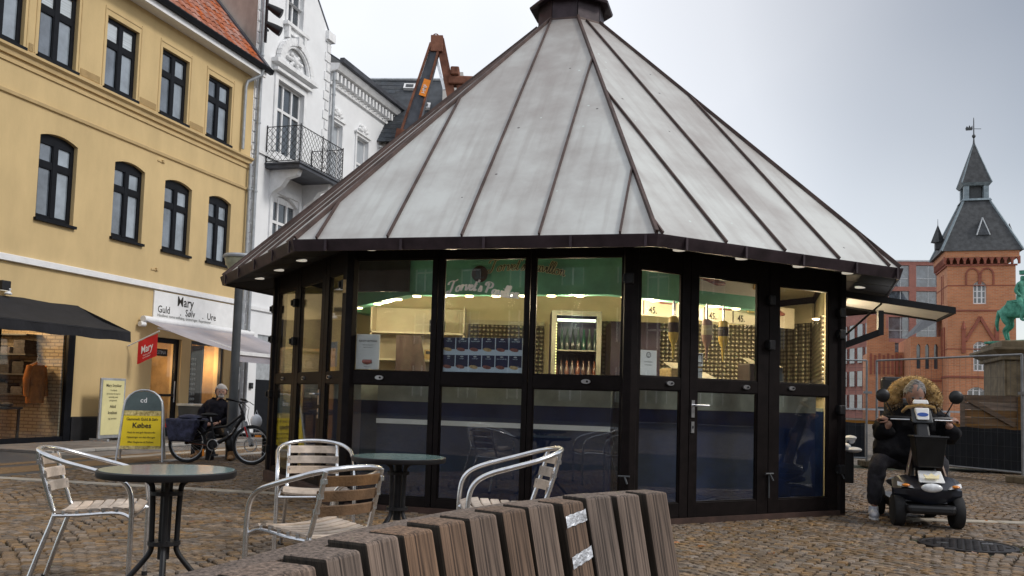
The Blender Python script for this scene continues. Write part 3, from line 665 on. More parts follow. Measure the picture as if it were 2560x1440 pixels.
# roof
CP = [Vector((.213, 11.974, 0)), Vector((.411, 11.791, 0)), Vector((.757, 11.652, 0)), Vector((1.102, 11.845, 0))]
CC = Vector((.70, 12.14, 0)); RC = .50
ZC = 6.336
def capring(R, z): return [Vector((CC.x - KX + R * math.cos(KPHI + k * math.pi / 4), CC.y - KY + R * math.sin(KPHI + k * math.pi / 4), z)) for k in range(8)]
top = capring(RC - .02, ZC + .01)
rib_offs = [-2.28, -1.53, -.79, -.05, .69, 1.43, 2.17]
def clip(poly, f):  # keep f(p)>=0
    out = []
    for i in range(len(poly)):
        a, b = poly[i], poly[(i + 1) % len(poly)]; fa, fb = f(a), f(b)
        if fa >= 0: out.append(a)
        if (fa >= 0) != (fb >= 0): out.append(a.lerp(b, fa / (fa - fb)))
    return out
eav = ering(.0, ZE)
for k in range(8):
    a, b = eav[k], eav[(k + 1) % 8]; ta, tb = top[k], top[(k + 1) % 8]
    u = (b - a).normalized(); mid = (a + b) / 2; nrm = u.cross((ta + tb) / 2 - mid).normalized(); up = nrm.cross(u).normalized()
    if nrm.z < 0: nrm = -nrm
    if up.z < 0: up = -up
    P2 = [Vector(((q - mid).dot(u), (q - mid).dot(up), 0)) for q in (a, b, tb, ta)]
    to3 = lambda q, h=0: mid + u * q.x + up * q.y + nrm * h
    bounds = [-9] + rib_offs + [9]
    for i in range(len(bounds) - 1):
        x0, x1 = bounds[i], bounds[i + 1]
        pl = clip(clip(P2, lambda p: p.x - x0 - .0), lambda p: x1 - p.x)
        if len(pl) < 3: continue
        c = sum(pl, Vector((0, 0, 0))) / len(pl)
        if max(p.y for p in pl) - min(p.y for p in pl) < .06: continue
        me = bpy.data.meshes.new('roof_panel'); bm = bmesh.new(); vs = [bm.verts.new(to3(p)) for p in pl]; f = bm.faces.new(vs)
        r = bmesh.ops.inset_region(bm, faces=[f], thickness=.15, use_even_offset=True, use_boundary=True)
        inner = set(v for v in f.verts)
        ext = bmesh.ops.extrude_face_region(bm, geom=list(bm.faces)); 
        for v in [g_ for g_ in ext['geom'] if isinstance(g_, bmesh.types.BMVert)]: v.co -= nrm * .03
        bmesh.ops.recalc_face_normals(bm, faces=bm.faces)
        bm.verts.index_update(); inn_idx = {v.index for v in inner}
        co_in = [v.co.copy() for v in inner]
        bm.to_mesh(me)
        at = me.attributes.new('edge', 'FLOAT', 'POINT'); as_ = me.attributes.new('sheet', 'FLOAT_VECTOR', 'POINT')
        for v in me.vertices: as_.data[v.index].vector = ((v.co - mid).dot(u) + k * 3.7, (v.co - mid).dot(up) + i * 2.3, 0)
        for v in me.vertices:
            isin = any((v.co - q).length < 1e-4 for q in co_in); hh = (v.co - mid).dot(up) / (P2[2].y)
            base = 0.05 if isin else 1.0
            at.data[v.index].value = min(1, base + .9 * max(0, hh - .5))
        bm.free(); me.materials.append(MATS['zinc']); o = bpy.data.objects.new('roof_panel', me); COL.objects.link(o); o.parent = kiosk
    for x in rib_offs:
        seg = [p for p in clip(clip(P2, lambda p: p.x - x + .001), lambda p: x + .001 - p.x)]
        if len(seg) < 2: continue
        ys = [p.y for p in seg]; y0, y1 = min(ys), max(ys)
        if y1 - y0 < .15: continue
        # the seam bends into the hip at its upper end
        q0, q1 = to3(Vector((x, y0 + .01, 0)), .012), to3(Vector((x, y1 - .04, 0)), .012)
        MB().bar(q0, q1, .018, .035, nrm).build('roof_seam', 'rib', kiosk)
    # hips
    d = (ta - a).normalized(); MB().bar(a + Vector((0, 0, .02)), ta + Vector((0, 0, .02)), .03, .045).build('hip_seam', 'rib', kiosk)
# cap (cupola)
ringmesh([capring(RC, ZC - .09), capring(RC - .01, ZC + .03), capring(RC - .05, ZC + .03)]).build('cap_flashing', 'rib', kiosk)
for k in range(8):
    a, b = capring(RC - .03, 0)[k], capring(RC - .03, 0)[(k + 1) % 8]; u = (b - a).normalized()
    p = [a + u * .006, b - u * .006]; ii = [q * .92 + CC * 0 + (capring(0, 0)[0]) * .08 for q in p]
    m = MB(); m.hexa([v + Vector((0, 0, ZC - .02)) for v in (p[0], p[1], ii[1], ii[0])] + [v + Vector((0, 0, ZC + .34)) for v in (p[0], p[1], ii[1], ii[0])]); m.build('cap_panel', 'fascia', kiosk)
ringmesh([capring(RC - .05, ZC + .32), capring(RC + .09, ZC + .28), capring(RC + .10, ZC + .31), capring(RC - .02, ZC + .42)]).build('cap_eave', 'fascia', kiosk)
m = MB(); r1 = capring(RC + .06, ZC + .33); r2 = capring(.04, ZC + .75)
m.add(r1 + r2, [(k, (k + 1) % 8, (k + 1) % 8 + 8, k + 8) for k in range(8)] + [tuple(range(8, 16))]); m.build('cap_roof', 'zinc', kiosk)
# ---------- inside
octring(2.80, 2.957, 2.28, 2.73, 'bulkhead', 'green')
MB().lathe([(3.66, 2.75), (3.66, 2.79)], 8).build('ceiling', 'cream', kiosk).rotation_euler = (0, 0, KPHI)
for k, ts in ((0, (.2, .5, .8)), (1, (.02, .16, .30, .44, .58, .72, .86)), (2, (.1, .28, .46, .64, .82)), (3, (.3, .7))):
    for t in ts:
        a = kcorner(k, 2.88) - K0; b = kcorner(k + 1, 2.88) - K0; p = a.lerp(b, t)
        MB().lathe([(.045, 2.265), (.048, 2.279)], 12, (p.x, p.y, 0)).build('spotlight', 'spotlit', kiosk)
def lamp(name, p, e, r, col=(1, .78, .5)):
    l = bpy.data.lights.new(name, 'POINT'); l.energy = e; l.shadow_soft_size = r; l.color = col; o = bpy.data.objects.new(name, l); COL.objects.link(o); o.location = p; return o
for k, t in ((0, .5), (1, .15), (1, .5), (1, .85), (2, .3), (2, .75), (3, .5)):
    a = kcorner(k, 2.72); b = kcorner(k + 1, 2.72); p = a.lerp(b, t); p.z = 2.2; o = lamp('spot_lamp', p, 24, .05); o.parent = kiosk; o.location = p - K0
fr1, L1 = face(1); fr2, L2 = face(2); fr0, L0 = face(0)
m = MB(); fbox(m, fr0, .05, L0 - .02, .0, .07, 0, .15); m.build('base_step', 'brownbase', kiosk, bevel=.01)
# bulkhead lettering (on the inner ring) and glass lettering
frB = lambda s, d, z: fr1(s, d - .77, z)
script(frB, "Torvet's Pavillon", 1.27, 2.515, .062, lambda t: .045 * math.sin(t * 3.1) - .05 * t, 'gold', 'bulkhead_lettering_outline', kiosk, .02, .42)
script(frB, "Torvet's Pavillon", 1.27, 2.515, .062, lambda t: .045 * math.sin(t * 3.1) - .05 * t, 'greengrey', 'bulkhead_lettering', kiosk, .024, .16)
m = MB(); m.prism([(1.175 + .09 * math.cos(a / 24 * 6.283), 2.50 + .09 * math.sin(a / 24 * 6.283)) for a in range(24)], frB, .01, .03); rd = m.build('round_badge', 'brown', kiosk)
m = MB(); m.prism([(1.165 + .035 * math.cos(a / 12 * 6.283), 2.515 + .045 * math.sin(a / 12 * 6.283)) for a in range(12)], frB, .03, .036); m.prism([(1.12, 2.47), (1.23, 2.47), (1.22, 2.45), (1.13, 2.45)], frB, .03, .036); m.build('badge_emblem', 'darkgrey', rd)
D11 = doors[(1, 1)][0]
script(fr1, "Torvet's Pavillon", 1.07, 2.195, .055, lambda t: .035 * math.sin(t * 3.14) - .045 * t + .02 * math.sin(t * 6), 'whitetext', 'glass_lettering', D11, -.020, .42)
# dark sheet put in for a dark glass reflection, and green lining on the bulkhead at left
m = MB(); fbox(m, frB, -.35, .36, .005, .03, 2.31, 2.72); m.build('bulkhead_dark_reflection', 'darkgrey', kiosk)
# posters over the right face
frC = lambda s, d, z: fr2(s, d - .77, z)
m = MB(); fbox(m, frC, 1.5, 2.55, .012, .03, 2.42, 2.66); pst = m.build('menu_picture', 'white', kiosk)
m = MB()
for s, z, w in ((1.62, 2.55, .17), (1.68, 2.60, .14), (1.74, 2.52, .14)): 
    m.tube([frC(s - w / 1.2, .035, z + .02), frC(s, .04, z), frC(s + w / 1.2, .035, z + .005)], [.02, .028, .02], 8)
m.build('sausage_print', 'sausage', pst); m = MB(); fbox(m, frC, 2.3, 2.5, .03, .04, 2.50, 2.56); m.build('bread_print', 'bread', pst)
# counters
def counter(k, off, s0, s1):
    fr, L = face(k, KR, off); t = thing('counter', '', 'counter', (KX, KY, 0)); m = MB(); fbox(m, fr, s0, s1, -.5, 0, .03, 1.10); m.build('front_panel', 'navy', t)
    m = MB(); fbox(m, fr, s0, s1, -.5, .01, 1.10, 1.31); m.build('back_panel', 'band', t); return t, fr
t, fr = counter(1, .34, .22, 2.7); t['label'] = 'navy serving counter with grey-green upper band behind the lettered front glass'; m = MB(); fbox(m, fr, .22, 2.7, .0, .02, .865, .915); m.build('rail_strip', 'white', t)
t, fr = counter(2, .34, .22, 2.88); t['label'] = 'navy counter with grey-green band behind the glazed doors facing right'
t, fr = counter(0, .34, .3, 2.5); t['label'] = 'navy counter behind the narrow side doors at the left of the kiosk'
# partition walls inside
def inbox(x0, x1, y0, y1, z0, z1, name, m, par, **kw): return MB().box(x0 - KX, x1 - KX, y0 - KY, y1 - KY, z0, z1).build(name, m, par, **kw)
inbox(-2.6, 3.4, 12.5, 12.6, .03, 2.74, 'partition', 'cream', kiosk)
inbox(-.62, .45, 12.44, 12.49, 1.35, 2.2, 'metal_tiles', 'metaltiles', kiosk)
inbox(1.15, 3.6, 12.44, 12.49, 1.35, 2.3, 'metal_tiles', 'metaltiles', kiosk)
inbox(-.62, .45, 12.42, 12.5, 2.2, 2.26, 'hood_trim', 'creamshelf', kiosk)
m = MB(); fI, LI = face(3); fbox(m, fI, 1.05, LI - .1, -.16, -.121, 1.3, 2.3); m.build('metal_tiles', 'metaltiles', kiosk)
fJ, LJ = face(4); m = MB(); fbox(m, fJ, .1, LJ - .1, -.16, -.121, 1.3, 2.38); m.build('metal_tiles', 'metaltiles', kiosk)
m = MB(); fbox(m, fI, 1.05, LI - .1, -.5, -.125, .03, 1.12); m.build('side_counter', 'navy', kiosk)
m = MB(); fbox(m, fI, 1.05, LI - .1, -.5, -.125, 1.121, 1.16); m.build('side_worktop', 'band', kiosk)
# shelf unit at left
sh = thing('shelf_unit', 'beige shelf unit inside the leftmost front pane of the kiosk', 'shelf', (-1.25, 11.6, 0))
MB().box(-.62, .62, .38, .4, 1.1, 2.35).build('back_board', 'creamshelf', sh)
for z in (1.32, 1.62, 1.98): MB().box(-.62, .62, 0, .38, z, z + .025).build('shelf', 'creamshelf', sh)
for x in (-.62, .6): MB().box(x, x + .02, 0, .38, 1.1, 2.35).build('side_board', 'creamshelf', sh)
for n_, (x, y, z, w, h, mm, lb) in enumerate([(-1.0, 11.75, 2.005, .2, .17, 'black', 'small black radio on the top shelf behind the left front pane'), (-1.3, 11.75, 1.645, .22, .16, 'creamshelf', 'beige carton on the middle shelf behind the left front pane'), (-1.0, 11.7, 1.645, .3, .13, 'bread', 'tan bread box on the middle shelf, right of the beige carton')]):
    t = thing('box', lb, 'box', (x, y, z)); MB().box(-w / 2, w / 2, -.08, .08, 0, h).build('body', mm, t, bevel=.01); MB().box(-w / 2 + .02, w / 2 - .02, -.085, -.08, h * .55, h * .85).build('front_label', 'darkgrey' if mm != 'black' else 'galv', t)
# pink-red apron hanging by the shelf
m = MB(); ap = []
for i in range(9):
    for j_ in range(9):
        ap.append((-.16 + i * .04 * (1.0 + .3 * j_ / 8), .02 * math.sin(i * 1.5 + j_ * .3), -.5 * j_ / 8))
m.add(ap, [(i * 9 + q, (i + 1) * 9 + q, (i + 1) * 9 + q + 1, i * 9 + q + 1) for i in range(8) for q in range(8)])
apo = tag(m.build('apron', 'brown', None, smooth=True), 'brown-red apron hanging inside the left front pane', 'apron'); apo.location = (-1.35, 11.5, 1.95)
# drinks fridge
fz = thing('drinks_fridge', 'tall lit glass-front drinks fridge with bottles inside the kiosk', 'fridge', (.80, 11.0, 0))
MB().box(-.31, -.29, 0, .6, .1, 2.28).box(.29, .31, 0, .6, .1, 2.28).box(-.29, .29, .58, .6, .1, 2.28).box(-.29, .29, 0, .58, 2.26, 2.28).box(-.29, .29, 0, .58, .1, .9).build('cabinet', 'purple', fz)
MB().box(-.31, -.25, -.04, 0, .9, 2.28).box(.25, .31, -.04, 0, .9, 2.28).box(-.25, .25, -.04, 0, 2.22, 2.28).build('door_frame', 'fridgeframe', fz)
MB().box(-.24, .24, .0, .03, 2.15, 2.18).build('light_tube', 'tubelight', fz)
m = MB()
for i in range(34): m.box(-.255, -.245, -.05, -.042, .95 + i * .035, .965 + i * .035)
m.build('led_strip', 'ledstrip', fz)
for z in (1.08, 1.42, 1.78): MB().box(-.285, .285, .02, .56, z, z + .015).build('shelf', 'fridgeframe', fz)
l = lamp('fridge_lamp', (0, -.02, 2.12), 2.2, .05, (.85, 1, .8)); l.parent = fz; l.location = (0, .12, 2.12)
def bottle(m_, h=.24, r=.03): return MB().lathe([(r, 0), (r, h * .55), (r * .45, h * .75), (r * .4, h), (.002, h)], 10).build('bottle', m_, None, smooth=True)
b0 = {}
for row, (z, mt_, lb) in enumerate([(1.795, 'bottle', 'green'), (1.435, 'bottlebrown', 'brown'), (1.095, 'bottle', 'dark')]):
    base = None
    for i in range(8):
        if base is None: o = base = bottle(mt_); 
        else: o = base.copy(); COL.objects.link(o)
        o.location = (.80 - .245 + i * .07, 11.10, z); o.scale = (1, 1, 1.12 if row == 0 else .95)
        nb = ['first', 'second', 'third', 'fourth', 'fifth', 'sixth', 'seventh', 'eighth'][i]
        tag(o, f'{nb} {lb} bottle from the left on the {["top", "middle", "bottom"][row]} shelf of the lit drinks fridge', 'bottle', 'bottles in the drinks fridge')
inbox(1.30, 1.95, 11.6, 12.2, .03, 2.22, 'dark_cabinet', 'purple', kiosk)
# price board strip with 45. tickets
frP = lambda s, d, z: fr2(s, d - 1.35, z)
m = MB(); fbox(m, frP, .9, 3.6, 0, .03, 2.16, 2.42); pb = m.build('price_board', 'creamshelf', kiosk)
for i, s in enumerate((1.25, 1.72, 2.16, 2.62, 3.06)):
    text(frP, [('45.', s, 2.19, .11, 'LEFT', .9, .02)], 'ink', 'price', pb, .034)
    m = MB(); m.tube([frP(s + .16, .04, 2.33), frP(s + .25, .045, 2.345), frP(s + .34, .04, 2.33)], [.02, .035, .02], 8); m.build('hot_dog_print', 'bread' if i % 2 else 'sausage', pb)
    m = MB(); fbox(m, frP, s - .08, s - .065, .03, .035, 2.17, 2.41); m.build('divider', 'brown', pb)
frD = lambda s, d, z: fr2(s, d - .36, z)
for i, (s, mm, lb) in enumerate([(.82, 'sauceyellow', 'yellow hanging sauce dispenser with long nozzle behind the narrow door pane'), (1.27, 'saucered', 'dull red hanging sauce dispenser behind the middle door pane'), (1.50, 'sauceyellow', 'yellow hanging sauce dispenser just right of the dull red one')]):
    p = frD(s, 0, 2.06); t = thing('sauce_dispenser', lb, 'sauce dispenser', (KX + p.x, KY + p.y, p.z), 0, 'sauce dispensers hanging inside the kiosk')
    MB().lathe([(.02, 0), (.05, -.02), (.055, -.06), (.055, -.19), (.045, -.24), (.02, -.29), (.012, -.40), (.009, -.44)], 16).build('bottle_body', mm, t, smooth=True)
    MB().lathe([(.057, -.17), (.057, -.07)], 16).build('dispenser_label', 'brown' if i != 1 else 'cream', t); MB().lathe([(.012, .16), (.012, 0)], 8).build('hanger', 'steel', t)
# small appliances behind the right face
for s, z, w, h, mm, lb in [(1.05, 1.31, .25, .22, 'bread', 'cream snack tray standing on the counter behind the middle door'), (1.42, 1.31, .28, .13, 'white', 'white napkin box on the counter right of the snack tray'), (2.12, 1.31, .16, .32, 'brown', 'brown paper bag on the counter behind the right door'), (2.42, 1.31, .26, .30, 'darkgrey', 'dark metal till on the counter behind the right door')]:
    p = frD(s, -.25, z); t = thing('counter_box', lb, 'box', (KX + p.x, KY + p.y, z), R_(30)); MB().box(-w / 2, w / 2, -.1, .1, 0, h).build('body', mm, t, bevel=.015); MB().add([(-w / 2, -.1, h), (w / 2, -.1, h), (w / 2 - .02, .06, h + .07), (-w / 2 + .02, .06, h + .07)], [(0, 1, 2, 3)]).build('top_flap', 'creamshelf', t)
# menu board poster: 12 cards
mp_ = MB(); fbox(mp_, fr1, 1.03, 1.865, -.048, -.041, 1.405, 1.755); menu = tag(mp_.build('menu_poster', 'posterpale', None), 'white and navy menu poster with twelve pictured dishes inside the front glass', 'poster'); menu.location = K0
frM = fr1
NAMES = [['TEMPURA', 'HOT STARNET', 'FRANKFURTER', 'MEDISTER', 'HOT DOG', 'RISTET PØLSE'], ['BØF', 'CHEESE', 'STOR BØF', 'KYLLING', 'BACON BURGER', 'BURGER']]
for r in range(2):
    for c in range(6):
        s0 = 1.035 + c * .1383; z0 = 1.413 + (1 - r) * .1735
        m = MB(); fbox(m, frM, s0 + .004, s0 + .132, -.0405, -.039, z0 + .052, z0 + .168); cd_ = m.build('menu_card', 'posternavy', menu)
        m = MB(); cx_ = s0 + .055; m.prism([(cx_ + .045 * math.cos(a / 12 * 6.283) , z0 + .05 + .018 * math.sin(a / 12 * 6.283) - .12 * (.045 * math.cos(a / 12 * 6.283))) for a in range(12)], frM, -.0388, -.037)
        m.build('dish_print', 'sausage' if (r + c) % 3 else 'bread', cd_)
        text(frM, [(NAMES[r][c], s0 + .068, z0 + .128, .0135, 'CENTER', 1, .01), ('%d,-' % (30 + (c * 7 + r * 5) % 20), s0 + .112, z0 + .008, .022, 'CENTER', 1, .0)], 'whitetext' if 0 else 'posterpale', 'card_text', cd_, -.0375)
        m = MB(); m.prism([(s0 + .068 + .018 * math.cos(a), z0 + .153 + .008 * math.sin(a)) for a in (0, .8, 1.6, 2.4, 3.14, 3.9, 4.7, 5.5)], frM, -.0388, -.0375); m.build('card_logo', 'galv', cd_)
# white posters
def poster(key, fr, s0, s1, z0, z1, name, lb, lines, extra=None):
    m = MB(); fbox(m, fr, s0, s1, -.045, -.041, z0, z1); o = tag(m.build(name, 'white', None), lb, 'poster'); o.location = K0
    if lines: text(fr, lines, 'ink', 'print', o, -.0385)
    return o
p1 = poster(0, fr1, .09, .35, 1.42, 1.78, 'opening_poster', 'white notice with a small hot dog picture in the left front pane', [('RISTET HOTDOG', .22, 1.70, .026, 'CENTER', 1, .01), ('kom og smag vores', .22, 1.665, .015, 'CENTER', 1, 0), ('pølser fra grillen', .22, 1.64, .015, 'CENTER', 1, 0), ('Velbekomme', .22, 1.44, .014, 'CENTER', 1, 0)])
m = MB(); m.tube([fr1(.17, -.037, 1.50), fr1(.22, -.035, 1.492), fr1(.27, -.037, 1.50)], [.018, .026, .018], 8); m.build('hot_dog_print', 'sausage', p1)
p2 = poster(2, fr2, .155, .35, 1.425, 1.665, 'notice', 'white smiley notice taped inside the narrow door pane', [('Kontrolrapport', .25, 1.55, .016, 'CENTER', 1, 0), ('Torvets Pavillon', .25, 1.52, .014, 'CENTER', 1, 0)])
m = MB(); 
for q in range(24):
    a, b = q / 24 * 6.283, (q + 1) / 24 * 6.283; m.add([fr2(.25 + .027 * math.cos(a), -.039, 1.62 + .027 * math.sin(a)), fr2(.25 + .027 * math.cos(b), -.039, 1.62 + .027 * math.sin(b)), fr2(.25 + .022 * math.cos(b), -.039, 1.62 + .022 * math.sin(b)), fr2(.25 + .022 * math.cos(a), -.039, 1.62 + .022 * math.sin(a))], [(0, 1, 2, 3)])
for x_ in (-.009, .009): m.prism([(.25 + x_ + .004 * math.cos(a), 1.627 + .004 * math.sin(a)) for a in (0, 1, 2, 3, 4, 5)], fr2, -.040, -.038)
m.prism([(.238, 1.613), (.25, 1.606), (.262, 1.613), (.25, 1.602)], fr2, -.040, -.038)
m.build('smiley_print', 'ink', p2)
m = MB(); fbox(m, fr2, .85, .935, -.046, -.041, 1.54, 1.67); st = tag(m.build('door_sticker', 'white', None), 'black and white hand-symbol sticker on the middle door glass', 'sticker'); st.location = K0
m = MB(); fbox(m, fr2, .857, .928, -.0405, -.039, 1.566, 1.664); m.build('sticker_field', 'ink', st)
m = MB()
for q in range(4): fbox(m, fr2, .873 + q * .011, .880 + q * .011, -.0385, -.0375, 1.605, 1.645 + .006 * (q in (1, 2)))
fbox(m, fr2, .871, .915, -.0385, -.0375, 1.58, 1.607); m.build('hand_print', 'white', st)
text(fr2, [('STOP', .893, 1.548, .016, 'CENTER', 1, .02)], 'ink', 'print', st, -.038)
m = MB(); fbox(m, fr2, .855, .93, -.046, -.041, 1.425, 1.52); st = tag(m.build('door_sticker', 'galv', None), 'small grey sticker below the hand sticker on the middle door', 'sticker'); st.location = K0; text(fr2, [('ALARM', .893, 1.48, .018, 'CENTER', 1, .01)], 'ink', 'print', st, -.038)
m = MB(); fbox(m, fr0, 2.30, 2.5, -.045, -.041, 1.45, 1.72); st = tag(m.build('side_notice', 'galv', None), 'pale blue notice inside the third narrow side door', 'notice'); st.location = K0
text(fr0, [('Åben', 2.4, 1.62, .05, 'CENTER', 1, 0), ('10-18', 2.4, 1.54, .05, 'CENTER', 1, 0)], 'ink', 'print', st, -.038)
m = MB(); fbox(m, fr1, -.06, .0, .012, .02, 2.2, 2.34); m.build('white_tag', 'bread', kiosk)
# serving hatch on the right face, propped open
fr3, L3 = face(3)
HD = math.atan2(2.43 - 2.25, 1.12)
def hp(s, o, h=0): return fr3(s, o * math.cos(HD), 2.43 - o * math.sin(HD) + h)
def hbox(m, s0, s1, o0, o1, h0, h1): return m.hexa([hp(s0, o0, h0), hp(s1, o0, h0), hp(s1, o1, h0), hp(s0, o1, h0), hp(s0, o0, h1), hp(s1, o0, h1), hp(s1, o1, h1), hp(s0, o1, h1)])
m = MB(); hbox(m, .1, 1.0, .06, 1.14, 0, .02); ht = m.build('serving_hatch', 'white', kiosk)
m = MB(); hbox(m, .06, .1, .03, 1.17, -.02, .05); hbox(m, 1.0, 1.04, .03, 1.17, -.02, .05); hbox(m, .1, 1.0, 1.14, 1.17, -.02, .05); hbox(m, .1, 1.0, .03, .06, -.02, .05); m.build('hatch_frame', 'black', ht)
for s in (.12, .98):
    m = MB(); m.tube([fr3(s, .0, 1.95), hp(s, .42, -.02)], .012, 6); m.build('gas_strut', 'black', ht)
m = MB(); m.bar(fr3(.12, .0, 1.86), fr3(.12, .40, 2.02), .05, .07); m.bar(fr3(.12, .40, 1.99), fr3(.12, .40, 2.26), .05, .06); m.build('support_bracket', 'black', kiosk)

o = lamp('hatch_lamp', (0, 0, 0), 40, .04); o.parent = kiosk; o.location = fr3(.55, -.25, 2.18)
MB().lathe([(.04, 0), (.045, .012)], 12, tuple(fr3(.55, -.25, 2.20))).build('spotlight', 'spotlit', kiosk)
# ================================================================ yellow house (facade frame: x along, y inward)
RZ = math.pi / 2 - ANG
yh = thing('yellow_house', 'ochre yellow rendered three-storey house with black casement windows and orange tiled roof', 'house', F0, RZ)
I3 = lambda s, d, z: Vector((s, -d, z))      # d = outwards
def bx(s0, s1, d0, d1, z0, z1, m=None):
    m = m or MB(); return m.box(s0, s1, -d1, -d0, z0, z1)
def wall(parent, s0, s1, z0, z1, openings, m, th=.3, name='wall', depth=.14):
    xs = sorted({s0, s1} | {o[0] for o in openings} | {o[1] for o in openings}); zs = sorted({z0, z1} | {o[2] for o in openings} | {o[3] for o in openings}); mb = MB()
    for i in range(len(xs) - 1):
        j = 0
        while j < len(zs) - 1:
            cx, cz = (xs[i] + xs[i + 1]) / 2, (zs[j] + zs[j + 1]) / 2
            if any(o[0] < cx < o[1] and o[2] < cz < o[3] for o in openings): j += 1; continue
            mb.add([(xs[i], 0, zs[j]), (xs[i + 1], 0, zs[j]), (xs[i + 1], 0, zs[j + 1]), (xs[i], 0, zs[j + 1])], [(0, 1, 2, 3)]); j += 1
    for a, b, c, d in [o[:4] for o in openings]:
        t = th
        mb.add([(a, 0, c), (a, t, c), (a, t, d), (a, 0, d)], [(0, 1, 2, 3)]); mb.add([(b, 0, c), (b, t, c), (b, t, d), (b, 0, d)], [(3, 2, 1, 0)])
        mb.add([(a, 0, c), (b, 0, c), (b, t, c), (a, t, c)], [(0, 1, 2, 3)]); mb.add([(a, 0, d), (b, 0, d), (b, t, d), (a, t, d)], [(3, 2, 1, 0)])
    for o in openings:
        if len(o) > 4 and o[4]:
            a, b, c, d = o[:4]; n = 8; r = o[4]; cx = (a + b) / 2
            arcp = [(a + (b - a) * i / n, d - r * (2 * i / n - 1) ** 2) for i in range(n + 1)]
            for i in range(n):
                p, q = arcp[i], arcp[i + 1]
                mb.hexa([(p[0], 0.001, p[1]), (q[0], 0.001, q[1]), (q[0], th, q[1]), (p[0], th, p[1]), (p[0], 0.001, d + .001), (q[0], 0.001, d + .001), (q[0], th, d + .001), (p[0], th, d + .001)])
    me = bpy.data.meshes.new(name); me.from_pydata([tuple(v) for v in mb.v], [], mb.f); me.materials.append(MATS[m]); o = bpy.data.objects.new(name, me); COL.objects.link(o); o.parent = parent; return o
def casement(parent, s0, s1, z0, z1, arch=0, m='blackpaint', dep=.09, tr=.64, f=.07, pane='pane', curtain=True, sill=True):
    d = -dep; mb = MB(); mid = (s0 + s1) / 2; zt = z0 + (z1 - z0) * tr
    bx(s0, s0 + f, d - .05, d, z0, z1, mb); bx(s1 - f, s1, d - .05, d, z0, z1, mb); bx(s0 + f, s1 - f, d - .05, d, z0, z0 + f, mb); bx(s0 + f, s1 - f, d - .05, d, z1 - f - arch, z1, mb)
    bx(mid - .055, mid + .055, d - .045, d + .012, z0 + f, z1 - f - arch, mb); bx(s0 + f, mid - .055, d - .045, d + .008, zt - .05, zt + .05, mb); bx(mid + .055, s1 - f, d - .045, d + .008, zt - .05, zt + .05, mb)
    w = mb.build('window', m, parent)
    for a, b in ((s0 + f, mid - .055), (mid + .055, s1 - f)):
        for c, e in ((z0 + f, zt - .05), (zt + .05, z1 - f - arch)):
            # sash bars and pane
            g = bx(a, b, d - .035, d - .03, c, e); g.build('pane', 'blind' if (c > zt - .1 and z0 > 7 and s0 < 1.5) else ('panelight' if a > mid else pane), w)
            q = bx(a, a + .022, d - .03, d + .004, c, e); bx(b - .022, b, d - .03, d + .004, c, e, q); bx(a + .022, b - .022, d - .03, d + .004, c, c + .03, q); bx(a + .022, b - .022, d - .03, d + .004, e - .022, e, q); q.build('sash', m, w)
    if sill: bx(s0 - .04, s1 + .04, -.02, .07, z0 - .06, z0 - .005).build('sill', m if m == 'blackpaint' else 'whitetrim', w)
    return w
W2 = [(-3.12, -2.15), (-1.81, -.84), (-.04, .93), (1.72, 2.70), (3.47, 4.46)]
W1 = [(-3.0, -2.55 + .0)][:0] + [(-1.61, -.65), (.42, 1.37), (2.06, 3.05), (3.73, 4.67)]
W1 = [(-3.65, -2.7)] + W1
SE = 5.42
ops = [(a, b, 7.56, 9.12) for a, b in W2] + [(a, b, 4.41, 6.14, .10) for a, b in W1]
shop = [(-5.2, -.40, .0, 2.72), (1.95, 2.98, 0, 2.36), (3.34, 4.70, .52, 2.36)]
wall(yh, -6.5, SE, 0, 9.75, ops + shop, 'yellowwall')
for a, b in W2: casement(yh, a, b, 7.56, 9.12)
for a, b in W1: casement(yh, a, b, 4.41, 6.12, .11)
for a, b in W2:      # thin painted surround lines
    m = MB(); bx(a - .09, a - .06, 0, .012, 7.56, 9.3, m); bx(b + .06, b + .09, 0, .012, 7.56, 9.3, m); bx(a - .06, b + .06, 0, .012, 9.24, 9.27, m); m.build('window_surround', 'yellowtrim', yh)
for i, (a, b) in enumerate(W2[:-1]):   # fluted aprons between the windows
    c = W2[i + 1][0]; m = MB(); n = 18
    for q in range(n): s = b + .12 + (c - b - .24) * q / n; bx(s, s + (c - b - .24) / n * .5, 0, .018, 7.55, 7.70, m)
    m.build('fluted_apron', 'yellowtrim', yh)
def cornice(par, s0, s1, prof, m, name):
    mb = MB(); n = len(prof); mb.add([(s0, -d, z) for d, z in prof] + [(s1, -d, z) for d, z in prof], [(i, (i + 1) % n, (i + 1) % n + n, i + n) for i in range(n)] + [tuple(range(n)), tuple(range(2 * n - 1, n - 1, -1))]); return mb.build(name, m, par)
cornice(yh, -6.5, SE, [(-.01, 7.30), (.05, 7.30), (.06, 7.38), (.12, 7.42), (.12, 7.47), (.02, 7.50), (-.01, 7.52)], 'yellowtrim', 'string_course')
cornice(yh, -6.5, SE, [(-.01, 7.16), (.03, 7.17), (.03, 7.22), (-.01, 7.24)], 'yellowtrim', 'string_course')
cornice(yh, -6.5, SE, [(-.01, 6.56), (.04, 6.58), (.05, 6.64), (-.01, 6.67)], 'yellowtrim', 'string_course')
cornice(yh, -6.5, SE, [(-.01, 3.45), (.07, 3.46), (.07, 3.57), (-.01, 3.60)], 'whitepaint', 'white_band')
cornice(yh, -.40, 1.95, [(-.01, .0), (.04, .0), (.04, .52), (-.01, .54)], 'plinth', 'plinth'); cornice(yh, 2.98, SE, [(-.01, .0), (.04, .0), (.04, .50), (-.01, .515)], 'plinth', 'plinth')
